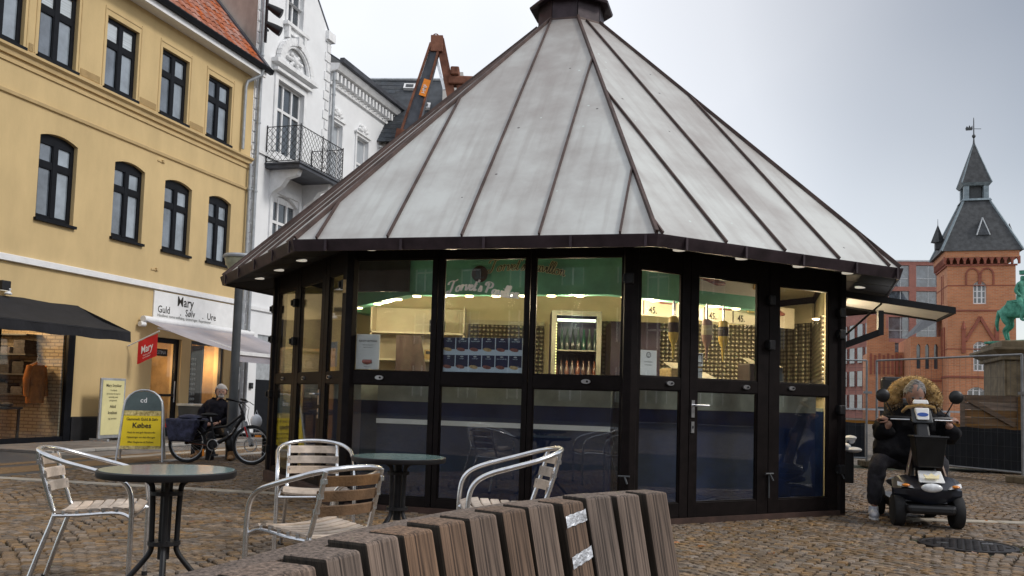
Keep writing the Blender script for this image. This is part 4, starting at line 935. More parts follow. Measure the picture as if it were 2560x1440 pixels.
for s, z in ((1.83, 6.45), (1.82, 3.91)):
    m = bx(s - .08, s + .16, 0, .02, z - .03, z + .0); bx(s + .06, s + .11, 0, .05, z - .02, z + .03, m); m.build('wall_anchor', 'yellowtrim', yh)
# white eaves board, gutter, roof
bx(-6.5, SE, 0, .34, 9.72, 9.80).build('eaves_soffit', 'whitepaint', yh); bx(-6.5, SE + .02, .30, .36, 9.70, 9.90).build('eaves_board', 'whitepaint', yh)
cornice(yh, -6.5, SE + .2, [(.36, 9.84), (.45, 9.84), (.49, 9.94), (.48, 9.97), (.36, 9.95)], 'blackpaint', 'gutter')
PIT = R_(50)
rt_ = MB(); a = Vector((0, -.42, 9.93)); upd = Vector((0, math.cos(PIT), math.sin(PIT))); nn = Vector((0, -math.sin(PIT), math.cos(PIT)))
def rp(s, t, h=0): return Vector((s, 0, 0)) + a + upd * t + nn * h
rt_.hexa([rp(-6.5, 0, -.1), rp(SE, 0, -.1), rp(SE, 7, -.1), rp(-6.5, 7, -.1), rp(-6.5, 0, -.02), rp(SE, 0, -.02), rp(SE, 7, -.02), rp(-6.5, 7, -.02)]); roof = rt_.build('roof', 'tile', yh)
# pantiles: one mesh shared
tm = MB(); n = 6; w = .21; ln = .36
pr = [(w * i / n - w / 2, .045 * math.sin(i / n * math.pi * 1.0) if i <= n else 0) for i in range(n + 1)]
vs = []; 
for t0, hh in ((0, .02), (ln, .0)):
    for x, h in pr: vs.append(Vector((x, 0, 0)) + upd * t0 + nn * (h + hh + .012))
    for x, h in pr: vs.append(Vector((x, 0, 0)) + upd * t0 + nn * (h + hh))
k_ = n + 1; fs = []
for i in range(n): fs += [(i, i + 1, 2 * k_ + i + 1, 2 * k_ + i), (k_ + i, k_ + i + 1, i + 1, i)]
fs += [(0, 2 * k_, 3 * k_, k_), (n, k_ + n, 3 * k_ + n, 2 * k_ + n)]
tm.add(vs, fs); t0 = tm.build('roof_tile', 'tile', roof); first = True; cnt = 0; stuffT = MB()
cand = []
for c_ in range(0, 56):
    for r_ in range(0, 20):
        s = SE - .32 - c_ * .205; t = r_ * .315
        wpt = F0 + U * s + Vector((0, 0, 0)) + Vector((0, 0, (a + upd * t).z)) - N * (a + upd * t).y
        X, Y = project(wpt.x, wpt.y, wpt.z); vis = -20 < X < 660 and -20 < Y < 250
        cand.append((0 if vis else 1, math.hypot(wpt.x, wpt.y), s, t))
cand.sort()
for i, (v_, _, s, t) in enumerate(cand):
    p = a * 1 + upd * t + Vector((s, 0, 0))
    if i < 300:
        o = t0 if i == 0 else t0.copy()
        if i: COL.objects.link(o); o.parent = roof
        o.location = p + nn * random.uniform(-.004, .004)
    elif v_ == 0 or i < 700:
        stuffT.add([q + p for q in vs], fs)
if stuffT.v: stuffT.build('roof_tiles', 'tile', roof, kind='stuff')
m = MB(); m.hexa([rp(SE - .20, -.05, .0), rp(SE + .0, -.05, .0), rp(SE + .0, 7, .0), rp(SE - .20, 7, .0), rp(SE - .20, -.05, .09), rp(SE, -.05, .09), rp(SE, 7, .09), rp(SE - .20, 7, .09)]); m.build('verge_flashing', 'flash', yh)
def pipe(par, s, d, z0, z1, r=.045, m='zincpipe', brk=True, name='downpipe'):
    mb = MB().tube([(s, -d, z0), (s, -d, z1)], r, 10)
    o = mb.build(name, m, par, smooth=True)
    z = z0 + .8
    while z < z1 and brk:
        MB().tube([(s, -d, z - .02), (s, -d, z + .02)], r * 1.35, 10).build('pipe_clamp', m, o); z += 1.9
    return o
m = MB().tube([(5.22, -.40, 9.86), (5.22, -.36, 9.70), (4.95, -.12, 9.45), (4.93, -.08, 9.3), (4.93, -.08, 7.6)], .045, 10); m.build('downpipe', 'zincpipe', yh, smooth=True)
pipe(yh, 5.30, .10, .1, 7.3)
# ---- clothes shop front (left)
bx(-5.2, -.40, -.04, .03, 2.52, 2.72).build('shop_fascia', 'blackpaint', yh)
for s0, s1 in ((-.58, -.40), (-2.33, -2.21), (-5.2, -5.05)): bx(s0, s1, -.06, .02, 0, 2.52).build('shop_post', 'blackpaint', yh)
bx(-5.05, -2.33, -.06, .01, 0, .42).build('stall_riser', 'blackpaint', yh); bx(-2.21, -.58, -.06, .01, 0, .14).build('stall_riser', 'blackpaint', yh)
bx(-2.21, -.58, -.05, -.042, .14, 2.52).build('shop_pane', 'shopglass', yh)
# interior box
bx(-5.2, -.5, -2.2, -2.15, 0, 2.75).build('shop_back_wall', 'warmwall', yh); bx(-.62, -.58, -2.15, -.08, 0, 2.6).build('shop_side_wall', 'whitebrick', yh); bx(-5.2, -.5, -2.2, -.3, 2.7, 2.75).build('shop_ceiling', 'warmwall', yh); bx(-5.2, -.5, -2.2, -.1, .02, .06).build('shop_floor', 'timber', yh)
for z in (.95, 1.35, 1.75, 2.15):
    bx(-1.02, -.63, -2.13, -.62, z, z + .03).build('wall_shelf', 'darkgrey', yh)
l = lamp('shop_lamp', (0, 0, 0), 75, .15, (1, .66, .34)); l.parent = yh; l.location = (-1.6, 1.0, 2.4)
l = lamp('shop_lamp', (0, 0, 0), 50, .15, (1, .66, .34)); l.parent = yh; l.location = (-3.4, 1.0, 2.4)
bx(-2.9, -2.33, -.04, -.035, .5, 2.5).build('pale_panel', 'yellowwall', yh)
rs = random.Random(11)
cl0 = None
NW = lambda s, d, z: F0 + U * s + N * d + Vector((0, 0, z))
k_ = 0
for z in (.98, 1.38, 1.78):
    for s in (-1.95, -1.58, -1.21, -.84):
        h = rs.uniform(.16, .31); m = MB()
        for q in range(int(h / .035)): m.box(-.13 - rs.uniform(0, .02), .13 + rs.uniform(0, .02), -.15, .15, q * .035, q * .035 + .032)
        o = m.build('folded_clothes', 'cloth', None); o.location = NW(-.82, s, z); o.rotation_euler = (0, 0, RZ + math.pi / 2)
        tag(o, 'pile of dark folded clothes on the %s shop shelf, %s from the left' % ({.98: 'lowest', 1.38: 'middle', 1.78: 'highest'}[z], {-1.95: 'first', -1.58: 'second', -1.21: 'third', -.84: 'last'}[s]), 'clothes', 'folded clothes on the shop shelves')
# hanging jackets in the window
def jacket(p, rz, m_, lb, sc=1):
    t = thing('hanging_jacket', lb, 'jacket', p, rz, 'jackets in the clothes shop window')
    m = MB(); rows = [(.20, 0), (.235, -.05), (.25, -.2), (.24, -.45), (.25, -.75)]; vs = []
    for w, z in rows:
        for q in range(14):
            a = q / 14 * 6.283; vs.append((w * math.cos(a), .09 * math.sin(a) + .012 * math.sin(a * 5), z))
    m.add([(.05 * math.cos(q / 14 * 6.283), .05 * math.sin(q / 14 * 6.283), .06) for q in range(14)] + vs, [(i * 14 + q, i * 14 + (q + 1) % 14, (i + 1) * 14 + (q + 1) % 14, (i + 1) * 14 + q) for i in range(5) for q in range(14)])
    m.build('jacket_body', m_, t, smooth=True)
    for sg in (-1, 1): MB().tube([(sg * .2, 0, -.02), (sg * .29, .01, -.28), (sg * .31, -.02, -.62)], [.07, .062, .045], 10).build('sleeve', m_, t, smooth=True)
    MB().tube([(-.19, 0, .01), (0, 0, .08), (.19, 0, .01)], .008, 6).tube([(0, 0, .08), (0, 0, .14), (.03, 0, .17), (.02, 0, .2), (-.01, 0, .19)], .005, 6).build('hanger', 'steel', t)
    return t
jacket(NW(-.98, -.35, 1.55), RZ + .2, 'jacketorange', 'orange-brown quilted jacket hanging in the clothes shop window')
jacket(NW(-2.1, -1.2, 1.5), RZ, 'cloth', 'dark jacket hanging at the left of the clothes shop window')
t = thing('display_table', 'dark display table with folded clothes behind the left shop pane', 'table', NW(-1.9, -.6, 0), RZ); MB().box(-.6, .6, -.3, .3, .68, .72).build('top', 'black', t)
for x, y in ((-.55, -.25), (.55, -.25), (-.55, .25), (.55, .25)): MB().box(x - .02, x + .02, y - .02, y + .02, .05, .68).build('leg', 'black', t)
m = MB()
for q in range(9): m.ell((-.5 + q * .12, rs.uniform(-.15, .15), .76), (.11, .13, .05), 8, 5)
o = tag(m.build('loose_garments', 'cloth', None, smooth=True), 'heap of loose dark garments on the display table in the shop', 'clothes'); o.location = NW(-1.9, -.6, 0); o.rotation_euler = (0, 0, RZ)
# black awning
aw = thing('black_awning', 'large black fabric awning over the clothes shop at far left', 'awning', F0, RZ)
m = MB(); nx, ny = 16, 6; vs = []
for i in range(nx + 1):
    for q in range(ny + 1):
        s = -6.0 + (5.6) * i / nx; d = 1.34 * q / ny; z = 2.80 - (2.80 - 2.27) * q / ny - .05 * math.sin(q / ny * 3.14) + .012 * math.sin(i * 1.7 + q); vs.append((s, -d - .02, z))
fs = [(i * (ny + 1) + q, (i + 1) * (ny + 1) + q, (i + 1) * (ny + 1) + q + 1, i * (ny + 1) + q + 1) for i in range(nx) for q in range(ny)]
m.add(vs, fs); vs2 = [(v[0], v[1], v[2] - .012) for v in vs]; m.add(vs2, [f[::-1] for f in fs]); m.build('canopy', 'awningblack', aw, smooth=True)
m = MB(); vs = []
for i in range(41): s = -6.0 + 5.6 * i / 40; vs += [(s, -1.36, 2.28), (s, -1.37 - .015 * math.sin(i), 2.08 + .012 * math.sin(i * .9))]
m.add(vs, [(2 * i, 2 * i + 2, 2 * i + 3, 2 * i + 1) for i in range(40)])
for sgn in (0,):
    m.add([(-.4, -.02, 2.80), (-.4, -1.36, 2.28), (-.4, -1.37, 2.09), (-.4, -.02, 2.52)], [(0, 1, 2, 3)])
m.build('valance', 'awningblack', aw); MB().tube([(-6, -1.34, 2.26), (-.4, -1.34, 2.26)], .025, 8).build('front_rail', 'black', aw)
for s in (-5.8, -2.6, -.5): MB().tube([(s, -.03, 2.25), (s, -1.3, 2.24)], .018, 6).build('awning_arm', 'black', aw)
t = thing('wall_lamp', 'black rectangular wall lamp above the black awning', 'lamp', NW(-2.28, 0, 2.98), RZ); MB().box(-.1, .1, -.14, 0, -.09, .09).build('housing', 'black', t, bevel=.015); MB().box(-.08, .08, -.12, -.02, -.095, -.09).build('lens', 'lampdisc', t)
t = thing('bird_spike_ornament', 'small white ornament standing above the black awning', 'ornament', NW(-2.2, .1, 2.82), RZ); MB().lathe([(.06, 0), (.07, .02), (.03, .06), (.05, .10), (.02, .14), (.005, .17)], 12).build('body', 'whitepaint', t, smooth=True)
# ---- jeweller
sign = tag(bx(1.87, 5.22, .0, .035, 2.80, 3.42).build('shop_sign', 'white', None, bevel=.004), 'white jeweller shop sign reading Mary Guld Solv Ure', 'shop sign'); sign.location = F0; sign.rotation_euler = (0, 0, RZ)
text(I3, [('Mary', 2.68, 3.15, .33, 'LEFT', .92, .012), ('Guld', 2.0, 2.93, .235, 'LEFT', .95, .012), ('.', 2.80, 2.93, .23, 'LEFT', 1, .01), ('Sølv', 3.0, 2.93, .235, 'LEFT', .95, .012), ('.', 3.66, 2.93, .23, 'LEFT', 1, .01), ('Ure', 3.85, 2.93, .235, 'LEFT', 1.0, .012), ('Håndlavet navne vedhæng, Graveringer, Reparationer', 2.0, 2.835, .098, 'LEFT', .95, .0)], 'ink', 'sign_lettering', sign, .038)
aw = thing('lilac_awning', 'pale lilac retractable awning over the jeweller shop', 'awning', F0, RZ)
m = MB(); nx, ny = 14, 8; vs = []
for i in range(nx + 1):
    for q in range(ny + 1): s = 1.50 + 4.15 * i / nx; d = .12 + 2.42 * q / ny; z = 2.70 - .70 * q / ny - .07 * math.sin(q / ny * 3.14); vs.append((s, -d, z))
m.add(vs, [(i * (ny + 1) + q, (i + 1) * (ny + 1) + q, (i + 1) * (ny + 1) + q + 1, i * (ny + 1) + q + 1) for i in range(nx) for q in range(ny)]); m.build('canopy', 'awninglilac', aw, smooth=True)
MB().tube([(1.42, -.13, 2.72), (5.73, -.13, 2.72)], .075, 12).build('roller_cassette', 'whitepaint', aw, smooth=True); MB().tube([(1.36, -.10, 2.60), (1.5, -.12, 2.60)], .06, 12).build('bracket', 'whitepaint', aw)
bx(1.48, 5.68, 2.52, 2.60, 1.95, 2.03).build('front_rail', 'whitepaint', aw); bx(1.48, 5.68, 2.555, 2.565, 1.80, 1.95).build('valance', 'awninglilac', aw)
for s in (1.9, 5.2): MB().tube([(s, -.15, 2.55), (s + .5, -1.3, 2.28), (s, -2.5, 2.0)], .022, 6).build('folding_arm', 'whitepaint', aw)
dr = bx(1.95, 2.05, -.16, -.08, 0, 2.36); bx(2.88, 2.98, -.16, -.08, 0, 2.36, dr); bx(2.05, 2.88, -.16, -.08, 2.24, 2.36, dr); bx(2.05, 2.88, -.16, -.08, 0, .25, dr); bx(2.05, 2.88, -.16, -.08, .98, 1.04, dr); D = dr.build('shop_door', 'blackpaint', yh); bx(2.05, 2.88, -.125, -.12, .25, 2.24).build('door_pane', 'shopglass', D); MB().tube([(2.84, .03, .85), (2.84, .03, 1.35)], .014, 6).build('door_handle', 'steel', D)
ds = tag(bx(2.10, 2.62, -.118, -.112, 1.93, 2.10).build('window_sign', 'ink', None), 'black window sign with pale capitals in the jeweller door', 'sign'); ds.location = F0; ds.rotation_euler = (0, 0, RZ); text(I3, [('FESTINA', 2.36, 1.975, .115, 'CENTER', .95, .0)], 'galv', 'lettering', ds, -.108)
for s, z, ti in ((3.04, 1.25, 'upper'), (2.99, 1.0, 'lower')):
    pass
ww = bx(3.34, 3.42, -.12, -.04, .52, 2.36); bx(4.62, 4.70, -.12, -.04, .52, 2.36, ww); bx(3.42, 4.62, -.12, -.04, 2.28, 2.36, ww); bx(3.42, 4.62, -.12, -.04, .52, .60, ww); bx(3.95, 4.02, -.6, -.12, .6, 2.28, ww); WW = ww.build('shop_window', 'darkgrey', yh); bx(3.42, 4.62, -.075, -.07, .60, 2.28).build('window_pane', 'shopglass', WW)
bx(1.9, 4.9, -1.65, -1.6, 0, 2.75).build('shop_back_wall', 'warmwall', yh); bx(1.9, 4.9, -1.6, -.3, 2.5, 2.55).build('shop_ceiling', 'warmwall', yh); bx(4.8, 4.85, -1.6, -.3, 0, 2.5).build('shop_side_wall', 'warmwall', yh); bx(3.1, 3.15, -1.6, -.3, 0, 2.5).build('shop_side_wall', 'warmwall', yh)
bx(3.45, 3.93, -.3, -.27, .6, 2.05).build('display_board', 'black', yh)
m = MB()
for r_ in range(11):
    for c_ in range(5): m.lathe([(.012, 0), (.03, .02), (.03, .05), (.01, .075)], 8, (3.50 + c_ * .09, .255, .64 + r_ * .125))
m.build('jewellery_on_board', 'galv', yh, kind='stuff')
for p, e, lb in (((2.28, .6, 1.65), 22, 'glowing brass chandelier seen through the jeweller door'), ((4.35, .6, 1.72), 30, 'glowing chandelier in the jeweller window')):
    t = thing('chandelier', lb, 'lamp', F0 + U * p[0] - N * p[1] + Vector((0, 0, p[2])), RZ, 'lamps in the jeweller shop')
    MB().tube([(0, 0, 0), (0, 0, .8)], .008, 6).tube(arc((0, 0, .05), .13, 180, 360, 8), .008, 6).build('stem', 'gold', t)
    for x in (-.13, 0, .13): MB().ell((x, 0, .07 if x else -.05), (.032, .032, .045), 8, 6).build('bulb', 'lamp', t, smooth=True)
    l = lamp('chandelier_lamp', (0, 0, 0), e, .06, (1, .62, .3)); l.parent = t; l.location = (0, -.12, .1)
# flag on a pole
fl = thing('flag', 'small red Mary flag on a slanted white pole', 'flag', F0, RZ); MB().tube([(1.12, -.02, 2.08), (1.25, -.72, 2.43)], .014, 8).build('pole', 'whitepaint', fl)
fm = MB(); vs = []
for i in range(8):
    t_ = i / 7
    for z_ in (0, 1): vs.append((1.155 + .10 * t_, -.26 - .42 * t_ - .015 * math.sin(i * 1.3), 2.18 + .20 * t_ - (.50 if z_ else 0)))
fm.add(vs, [(2 * i, 2 * i + 2, 2 * i + 3, 2 * i + 1) for i in range(7)]); fc = fm.build('cloth', 'red', fl)
def flf(u, d, v): t_ = u; return Vector((1.155 + .10 * t_ , -.26 - .42 * t_, 2.18 + .20 * t_ - v)) + Vector((-.97, -.22, 0)) * d
text(lambda u, d, v: flf(.5 + u, d, .22 - v), [('Mary', 0, -.09, .24, 'CENTER', 1.25, .012), ('Guld og Sølv', 0, -.16, .05, 'CENTER', 1.5, .0), ('Ure Smykker', 0, -.215, .05, 'CENTER', 1.5, .0)], 'whitetext', 'flag_lettering', fl, .022)

# ================================================================ white house
wh = thing('white_house', 'white stucco townhouse with stepped gable, balcony and ornamented windows', 'house', F0, RZ)
GW = [(6.55, 7.98, 8.02, 10.10), (6.88, 7.72, 11.98, 13.6), (6.58, 7.98, 4.9, 6.85, .22)]
wall(wh, SE, 9.50, 0, 12.6, [GW[0], (6.88, 7.72, 11.98, 12.6), GW[2], (6.2, 7.6, 0, 2.75)], 'whitewall', .22)
m = MB(); gf = lambda u, d, v: Vector((u, d, v))
m.prism([(SE, 12.6), (6.88, 12.6), (6.88, 13.95)], gf, 0, .22); m.prism([(7.72, 12.6), (9.35, 12.6), (7.72, 14.15)], gf, 0, .22); m.prism([(6.88, 13.6), (7.72, 13.6), (7.72, 14.15), (7.42, 14.4), (6.88, 13.95)], gf, 0, .22)
m.build('gable', 'whitewall', wh)
m = MB(); m.bar((9.42, .1, 12.6), (7.42, .1, 14.48), .34, .08, (0, 1, 0)); m.build('gable_coping', 'flash', wh)
RW = [(9.72, 10.45, 8.0, 9.92), (11.50, 12.36, 8.0, 9.95), (13.4, 14.25, 8.0, 9.95)]
mb = MB(); o = wall(wh, 9.5, 30, 0, 11.4, RW + [(a, b, 4.6, 6.5) for a, b, _, _ in RW], 'whitewall', .22); 
# gable side wall facing the square above the yellow roof + return walls
m = MB(); m.add([(SE, 0, 0), (SE, 9, 0), (SE, 9, 15), (SE, 3, 14.5), (SE, 0, 12.6)], [(0, 4, 3, 2, 1)]); m.build('party_wall', 'stuccobeige', wh)
# shaped gable top: mask blocks of sky by cutting: build gable as polygon instead
def sashwin(s0, s1, z0, z1, par, cols=3, tr=.62, m='whitepaint', d=-.10, arch=0, pane='paneclear'):
    mb = MB(); f = .06
    bx(s0, s0 + f, d - .05, d, z0, z1, mb); bx(s1 - f, s1, d - .05, d, z0, z1, mb); bx(s0 + f, s1 - f, d - .05, d, z0, z0 + f, mb); bx(s0 + f, s1 - f, d - .05, d, z1 - f - arch, z1, mb)
    zt = z0 + (z1 - z0) * tr; bx(s0 + f, s1 - f, d - .05, d + .01, zt - .04, zt + .04, mb)
    for i in range(1, cols): s = s0 + (s1 - s0) * i / cols; bx(s - .035, s + .035, d - .05, d + .014, z0 + f, z1 - f, mb)
    w = mb.build('window', m, par)
    for i in range(cols):
        a = s0 + (s1 - s0) * i / cols + .03; b = s0 + (s1 - s0) * (i + 1) / cols - .03
        bx(a, b, d - .04, d - .03, z0 + f, zt - .04).build('pane', pane, w); bx(a, b, d - .04, d - .03, zt + .04, z1 - f - arch).build('pane', pane, w)
    return w
sashwin(*GW[0], wh); sashwin(6.88, 7.72, 11.98, 13.6, wh, 2, .9); sashwin(6.58, 7.98, 4.9, 6.80, wh, 3, .6, arch=.12)
for a, b, c, d in RW: sashwin(a, b, c, d, wh, 1, .55, pane='curtain'); sashwin(a, b, 4.6, 6.5, wh, 2, .6)
# surrounds
def surround(s0, s1, z0, z1, w=.16, d=.05, name='window_surround'):
    m = bx(s0 - w, s0, 0, d, z0, z1 + w); bx(s1, s1 + w, 0, d, z0, z1 + w, m); bx(s0, s1, 0, d, z1, z1 + w, m); return m.build(name, 'whitetrim', wh)
surround(6.55, 7.98, 8.0, 10.10); surround(6.88, 7.72, 11.98, 13.6, .1); surround(6.58, 7.98, 4.9, 6.85, .14)
for a, b, c, d in RW: surround(a, b, c, d, .09)
bx(6.3, 8.25, 0, .16, 10.30, 10.38).build('lintel', 'whitetrim', wh); bx(6.2, 8.5, 0, .22, 10.50, 10.62).build('lintel', 'whitetrim', wh)
# arched pediment
m = MB(); c = (7.35, 0, 10.62)
for r, th in ((.86, .09), (.74, .05)):
    P = [Vector((7.35 + r * math.cos(R_(x)), -.1, 10.62 + r * .95 * math.sin(R_(x)))) for x in range(0, 181, 10)]
    for i in range(len(P) - 1): m.bar(P[i], P[i + 1], th * 2.4, th * 1.6, (0, 1, 0))
m.build('arched_pediment', 'whitetrim', wh)
bx(7.25, 7.45, .0, .22, 11.34, 11.62).build('keystone', 'whitetrim', wh)
rs = random.Random(2)
def lumps(cx, cz, w, h, n, name='stucco_ornament', par=wh):
    m = MB()
    for i in range(n):
        t = i / n * 6.283 * 2; r = .3 + .7 * i / n
        for sg in (-1, 1): m.ell((cx + sg * w * r * abs(math.cos(t)) * .9, -.05, cz + h * r * math.sin(t)), (.07, .06, .06), 8, 5)
    m.ell((cx, -.07, cz), (.10, .08, .13), 8, 6)
    return m.build(name, 'whitetrim', par, smooth=True)
lumps(7.35, 10.92, .5, .22, 12)
for a, b, _, d in RW: lumps((a + b) / 2, d + .32, .38, .16, 9); bx(a - .15, b + .15, 0, .10, d + .09, d + .15).build('lintel', 'whitetrim', wh)
# brackets and sill under the gable window
bx(6.7, 7.95, 0, .16, 11.80, 11.90).build('window_sill', 'whitetrim', wh); bx(6.78, 7.85, 0, .08, 11.62, 11.80).build('window_apron', 'whitetrim', wh)
for s in (6.80, 7.70): bx(s, s + .12, 0, .14, 11.45, 11.80).build('console', 'whitetrim', wh)
# quoins
for s, dd in ((SE + .02, 1), (9.5, -1)):
    z = .2; i = 0
    while z < 12.3:
        w = .34 if i % 2 else .22
        if not (dd == -1 and z < 7): bx(min(s, s + dd * w), max(s, s + dd * w), 0, .035, z, z + .27).build('quoin', 'whitetrim', wh, bevel=.01)
        z += .31; i += 1
bx(SE, 9.55, 0, .05, 7.75, 7.85).build('string_course', 'whitetrim', wh); bx(SE, 30, 0, .05, 3.4, 3.5).build('string_course', 'whitetrim', wh)
# gable shoulder block and coping
bx(9.15, 9.60, -.3, .12, 12.35, 12.62).build('gable_shoulder', 'whitetrim', wh)
# main cornice to the right
cornice(wh, 9.5, 30, [(-.01, 11.0), (.08, 11.02), (.08, 11.12), (-.01, 11.14)], 'whitetrim', 'cornice')
cornice(wh, 9.5, 30, [(-.01, 11.42), (.28, 11.48), (.36, 11.60), (.36, 11.68), (-.01, 11.72)], 'whitetrim', 'cornice')
for i in range(46): bx(9.6 + i * .26, 9.72 + i * .26, 0, .22, 11.18, 11.42).build('modillion', 'whitetrim', wh)
cornice(wh, 9.5, 30, [(.34, 11.68), (.48, 11.70), (.50, 11.84), (.36, 11.84)], 'flash', 'gutter')
m = MB(); m.hexa([(9.5, -.36, 11.72), (30, -.36, 11.72), (30, 4.0, 14.6), (9.5, 4.0, 14.6), (9.5, -.36, 11.78), (30, -.36, 11.78), (30, 4.0, 14.68), (9.5, 4.0, 14.68)]); m.build('roof', 'slate', wh)
pipe(wh, SE + .12, .12, .1, 12.9, .05); pipe(wh, 9.62, .12, 8, 11.6, .05)
# balcony
def balc(zf, s0, s1, d1, par):
    b = bx(s0, s1, 0, d1, zf - .14, zf); bx(s0 - .04, s1 + .04, 0, d1 + .04, zf - .05, zf - .0, b); B = b.build('balcony', 'flash', par)
    m = MB(); z0, z1 = zf + .04, zf + 1.02
    rails = [((s0, -.02), (s0, -d1)), ((s0, -d1), (s1, -d1)), ((s1, -d1), (s1, -.02))]
    for (ax, ay), (bx_, by) in rails:
        for z in (z0, z1): m.tube([(ax, ay, z), (bx_, by, z)], .013, 6)
        L = math.hypot(bx_ - ax, by - ay); n = max(3, int(L / .17)); P = lambda t, z: Vector((ax + (bx_ - ax) * t, ay + (by - ay) * t, z))
        for i in range(-5, n + 1):
            for sg in (0, 1):
                t0, t1 = i / n, (i + 5) / n; z_a, z_b = z0, z1
                if t0 < 0: z_a = z0 + (z1 - z0) * (-t0) / (t1 - t0); t0 = 0
                if t1 > 1: z_b = z0 + (z1 - z0) * (1 - i / n) / (5 / n); t1 = 1
                if t1 <= t0: continue
                if sg: z_a, z_b = z0 + z1 - z_a, z0 + z1 - z_b
                m.tube([P(t0, z_a), P(t1, z_b)], .007, 4, caps=False)
    for x, y in ((s0, -.02), (s0, -d1), (s1, -d1), (s1, -.02), ((s0 + s1) / 2, -d1)): m.tube([(x, y, zf - .05), (x, y, z1 + .05)], .018, 6)
    m.build('railing', 'black', B)
    for s in (s0 + .25, s1 - .45):
        q = MB(); prof = [(0, zf - .14), (d1 * .85, zf - .14), (d1 * .8, zf - .3), (d1 * .5, zf - .38), (d1 * .35, zf - .6), (.12, zf - .75), (0, zf - .95)]
        q.add([(s, -d, z) for d, z in prof] + [(s + .2, -d, z) for d, z in prof], [(i, (i + 1) % 7, (i + 1) % 7 + 7, i + 7) for i in range(7)] + [tuple(range(7)), tuple(range(13, 6, -1))]); q.build('console', 'whitetrim', B)
balc(7.55, 6.15, 8.62, 1.08, wh)
# ground floor of the white house
bx(6.2, 7.6, -.2, -.05, 1.5, 2.75).build('roller_shutter', 'galv', wh); bx(6.2, 7.6, -.2, -.05, 0, 1.5).build('dark_panel', 'blackpaint', wh)
bx(7.8, 12, 0, .06, 0, 3.2).build('shop_panel', 'darkgrey', wh)
t = thing('meter_box', 'small grey meter box on the wall beside the lamp post', 'box', NW(5.15, .0, 1.5), RZ); MB().box(-.12, .12, -.14, 0, -.32, .32).build('housing', 'galv', t, bevel=.04); MB().box(-.06, .06, -.15, -.14, -.1, .12).build('door_plate', 'white', t)
t = thing('alarm_box', 'small black box fixed low on the white column', 'box', NW(5.95, .0, 1.32), RZ); MB().box(-.07, .07, -.06, 0, -.08, .08).build('housing', 'black', t, bevel=.01); MB().box(-.04, .04, -.068, -.06, -.02, .02).build('slot', 'darkgrey', t)
# floodlights on the party wall
fw_ = Vector((SE - .12, .35, 11.2))
t = thing('floodlight_bracket', 'black pole bracket with two round floodlights high on the beige gable wall', 'floodlight', F0 + U * (SE - .1) + N * .35 + Vector((0, 0, 0)), RZ)
MB().box(-.03, .03, -.03, .03, 10.65, 11.9).box(-.03, .12, -.02, .02, 11.0, 11.05).box(-.03, .12, -.02, .02, 11.6, 11.65).build('bracket_pole', 'black', t)
for z in (11.0, 11.5):
    f_ = MB(); f_.tube([(-.12, -.10, z + .12), (.0, -.22, z + .05), (.07, -.34, z - .02), (.10, -.40, z - .05)], [.07, .11, .13, .135], 14); h = f_.build('spotlight', 'black', t, smooth=True)
    f_ = MB(); f_.tube([(.10, -.40, z - .05), (.103, -.405, z - .053)], [.11, .11], 14); f_.build('lens', 'darkgrey', h)
# ================================================================ building with slate roof beyond, crane
sb = thing('slate_roofed_building', 'white building with dark slate roof and skylights behind the crane', 'building', (-6.6, 31.0, 0))
MB().box(0, 4.6, .3, 6, 0, 10.2).build('wall', 'farwall', sb)
m = MB(); m.add([(0, 0, 10.2), (4.6, 0, 10.2), (4.3, 2.2, 13.3), (.9, 2.2, 13.2), (0, 6, 10.2), (4.6, 6, 10.2)], [(0, 1, 2, 3), (0, 3, 4), (1, 5, 2), (3, 2, 5, 4)]); rf = m.build('roof', 'slate', sb)
cnt = 0; sl = None; A_ = Vector((0, -.02, 10.2)); B_ = Vector((.9, 2.18, 13.2)); 
upr = (Vector((.9, 2.2, 13.2)) - Vector((.9, 0, 10.2))).normalized(); nr = Vector((0, -upr.z, upr.y)); Lr = (Vector((0, 2.2, 3.0))).length
for r_ in range(15):
    t = r_ * .245; x0 = .9 * t / Lr; x1 = 4.6 - .3 * t / Lr
    for c_ in range(20):
        x = x0 + (c_ + (.5 if r_ % 2 else 0)) * .235
        if x + .22 > x1 or cnt >= 300: continue
        if sl is None:
            q = MB(); q.hexa([Vector((0, 0, 0)), Vector((.228, 0, 0)), Vector((.228, 0, 0)) + upr * .27 - nr * .012, upr * .27 - nr * .012, nr * .016, Vector((.228, 0, 0)) + nr * .016, Vector((.228, 0, 0)) + upr * .27, upr * .27]); sl = o = q.build('roof_slate', 'slate', rf)
        else: o = sl.copy(); COL.objects.link(o); o.parent = rf
        o.location = Vector((x, 0, 10.2)) + upr * t + nr * .012; cnt += 1
MB().tube([(.85, 2.2, 13.25), (4.35, 2.2, 13.35)], .06, 6).build('ridge', 'galv', sb)
for x, t in ((2.2, 3.1), (2.85, 1.9), (1.2, 1.0)):
    p = Vector((x, 0, 10.2)) + upr * t + nr * .04; q = MB(); q.hexa([p, p + Vector((.45, 0, 0)), p + Vector((.45, 0, 0)) + upr * .4, p + upr * .4, p + nr * .12, p + Vector((.45, 0, 0)) + nr * .12, p + Vector((.45, 0, 0)) + upr * .4 + nr * .05, p + upr * .4 + nr * .05]); sk_ = q.build('skylight', 'whitepaint', sb)
    q = MB(); e = nr * .002; q.add([p + Vector((.08, 0, 0)) + upr * .06 + nr * .118, p + Vector((.37, 0, 0)) + upr * .06 + nr * .118, p + Vector((.37, 0, 0)) + upr * .3 + nr * .085, p + Vector((.08, 0, 0)) + upr * .3 + nr * .085], [(0, 1, 2, 3)]); q.build('pane', 'darkgrey', sk_)
MB().box(3.9, 4.6, -.6, 1.5, 0, 12.6).build('wall', 'farwall', sb)
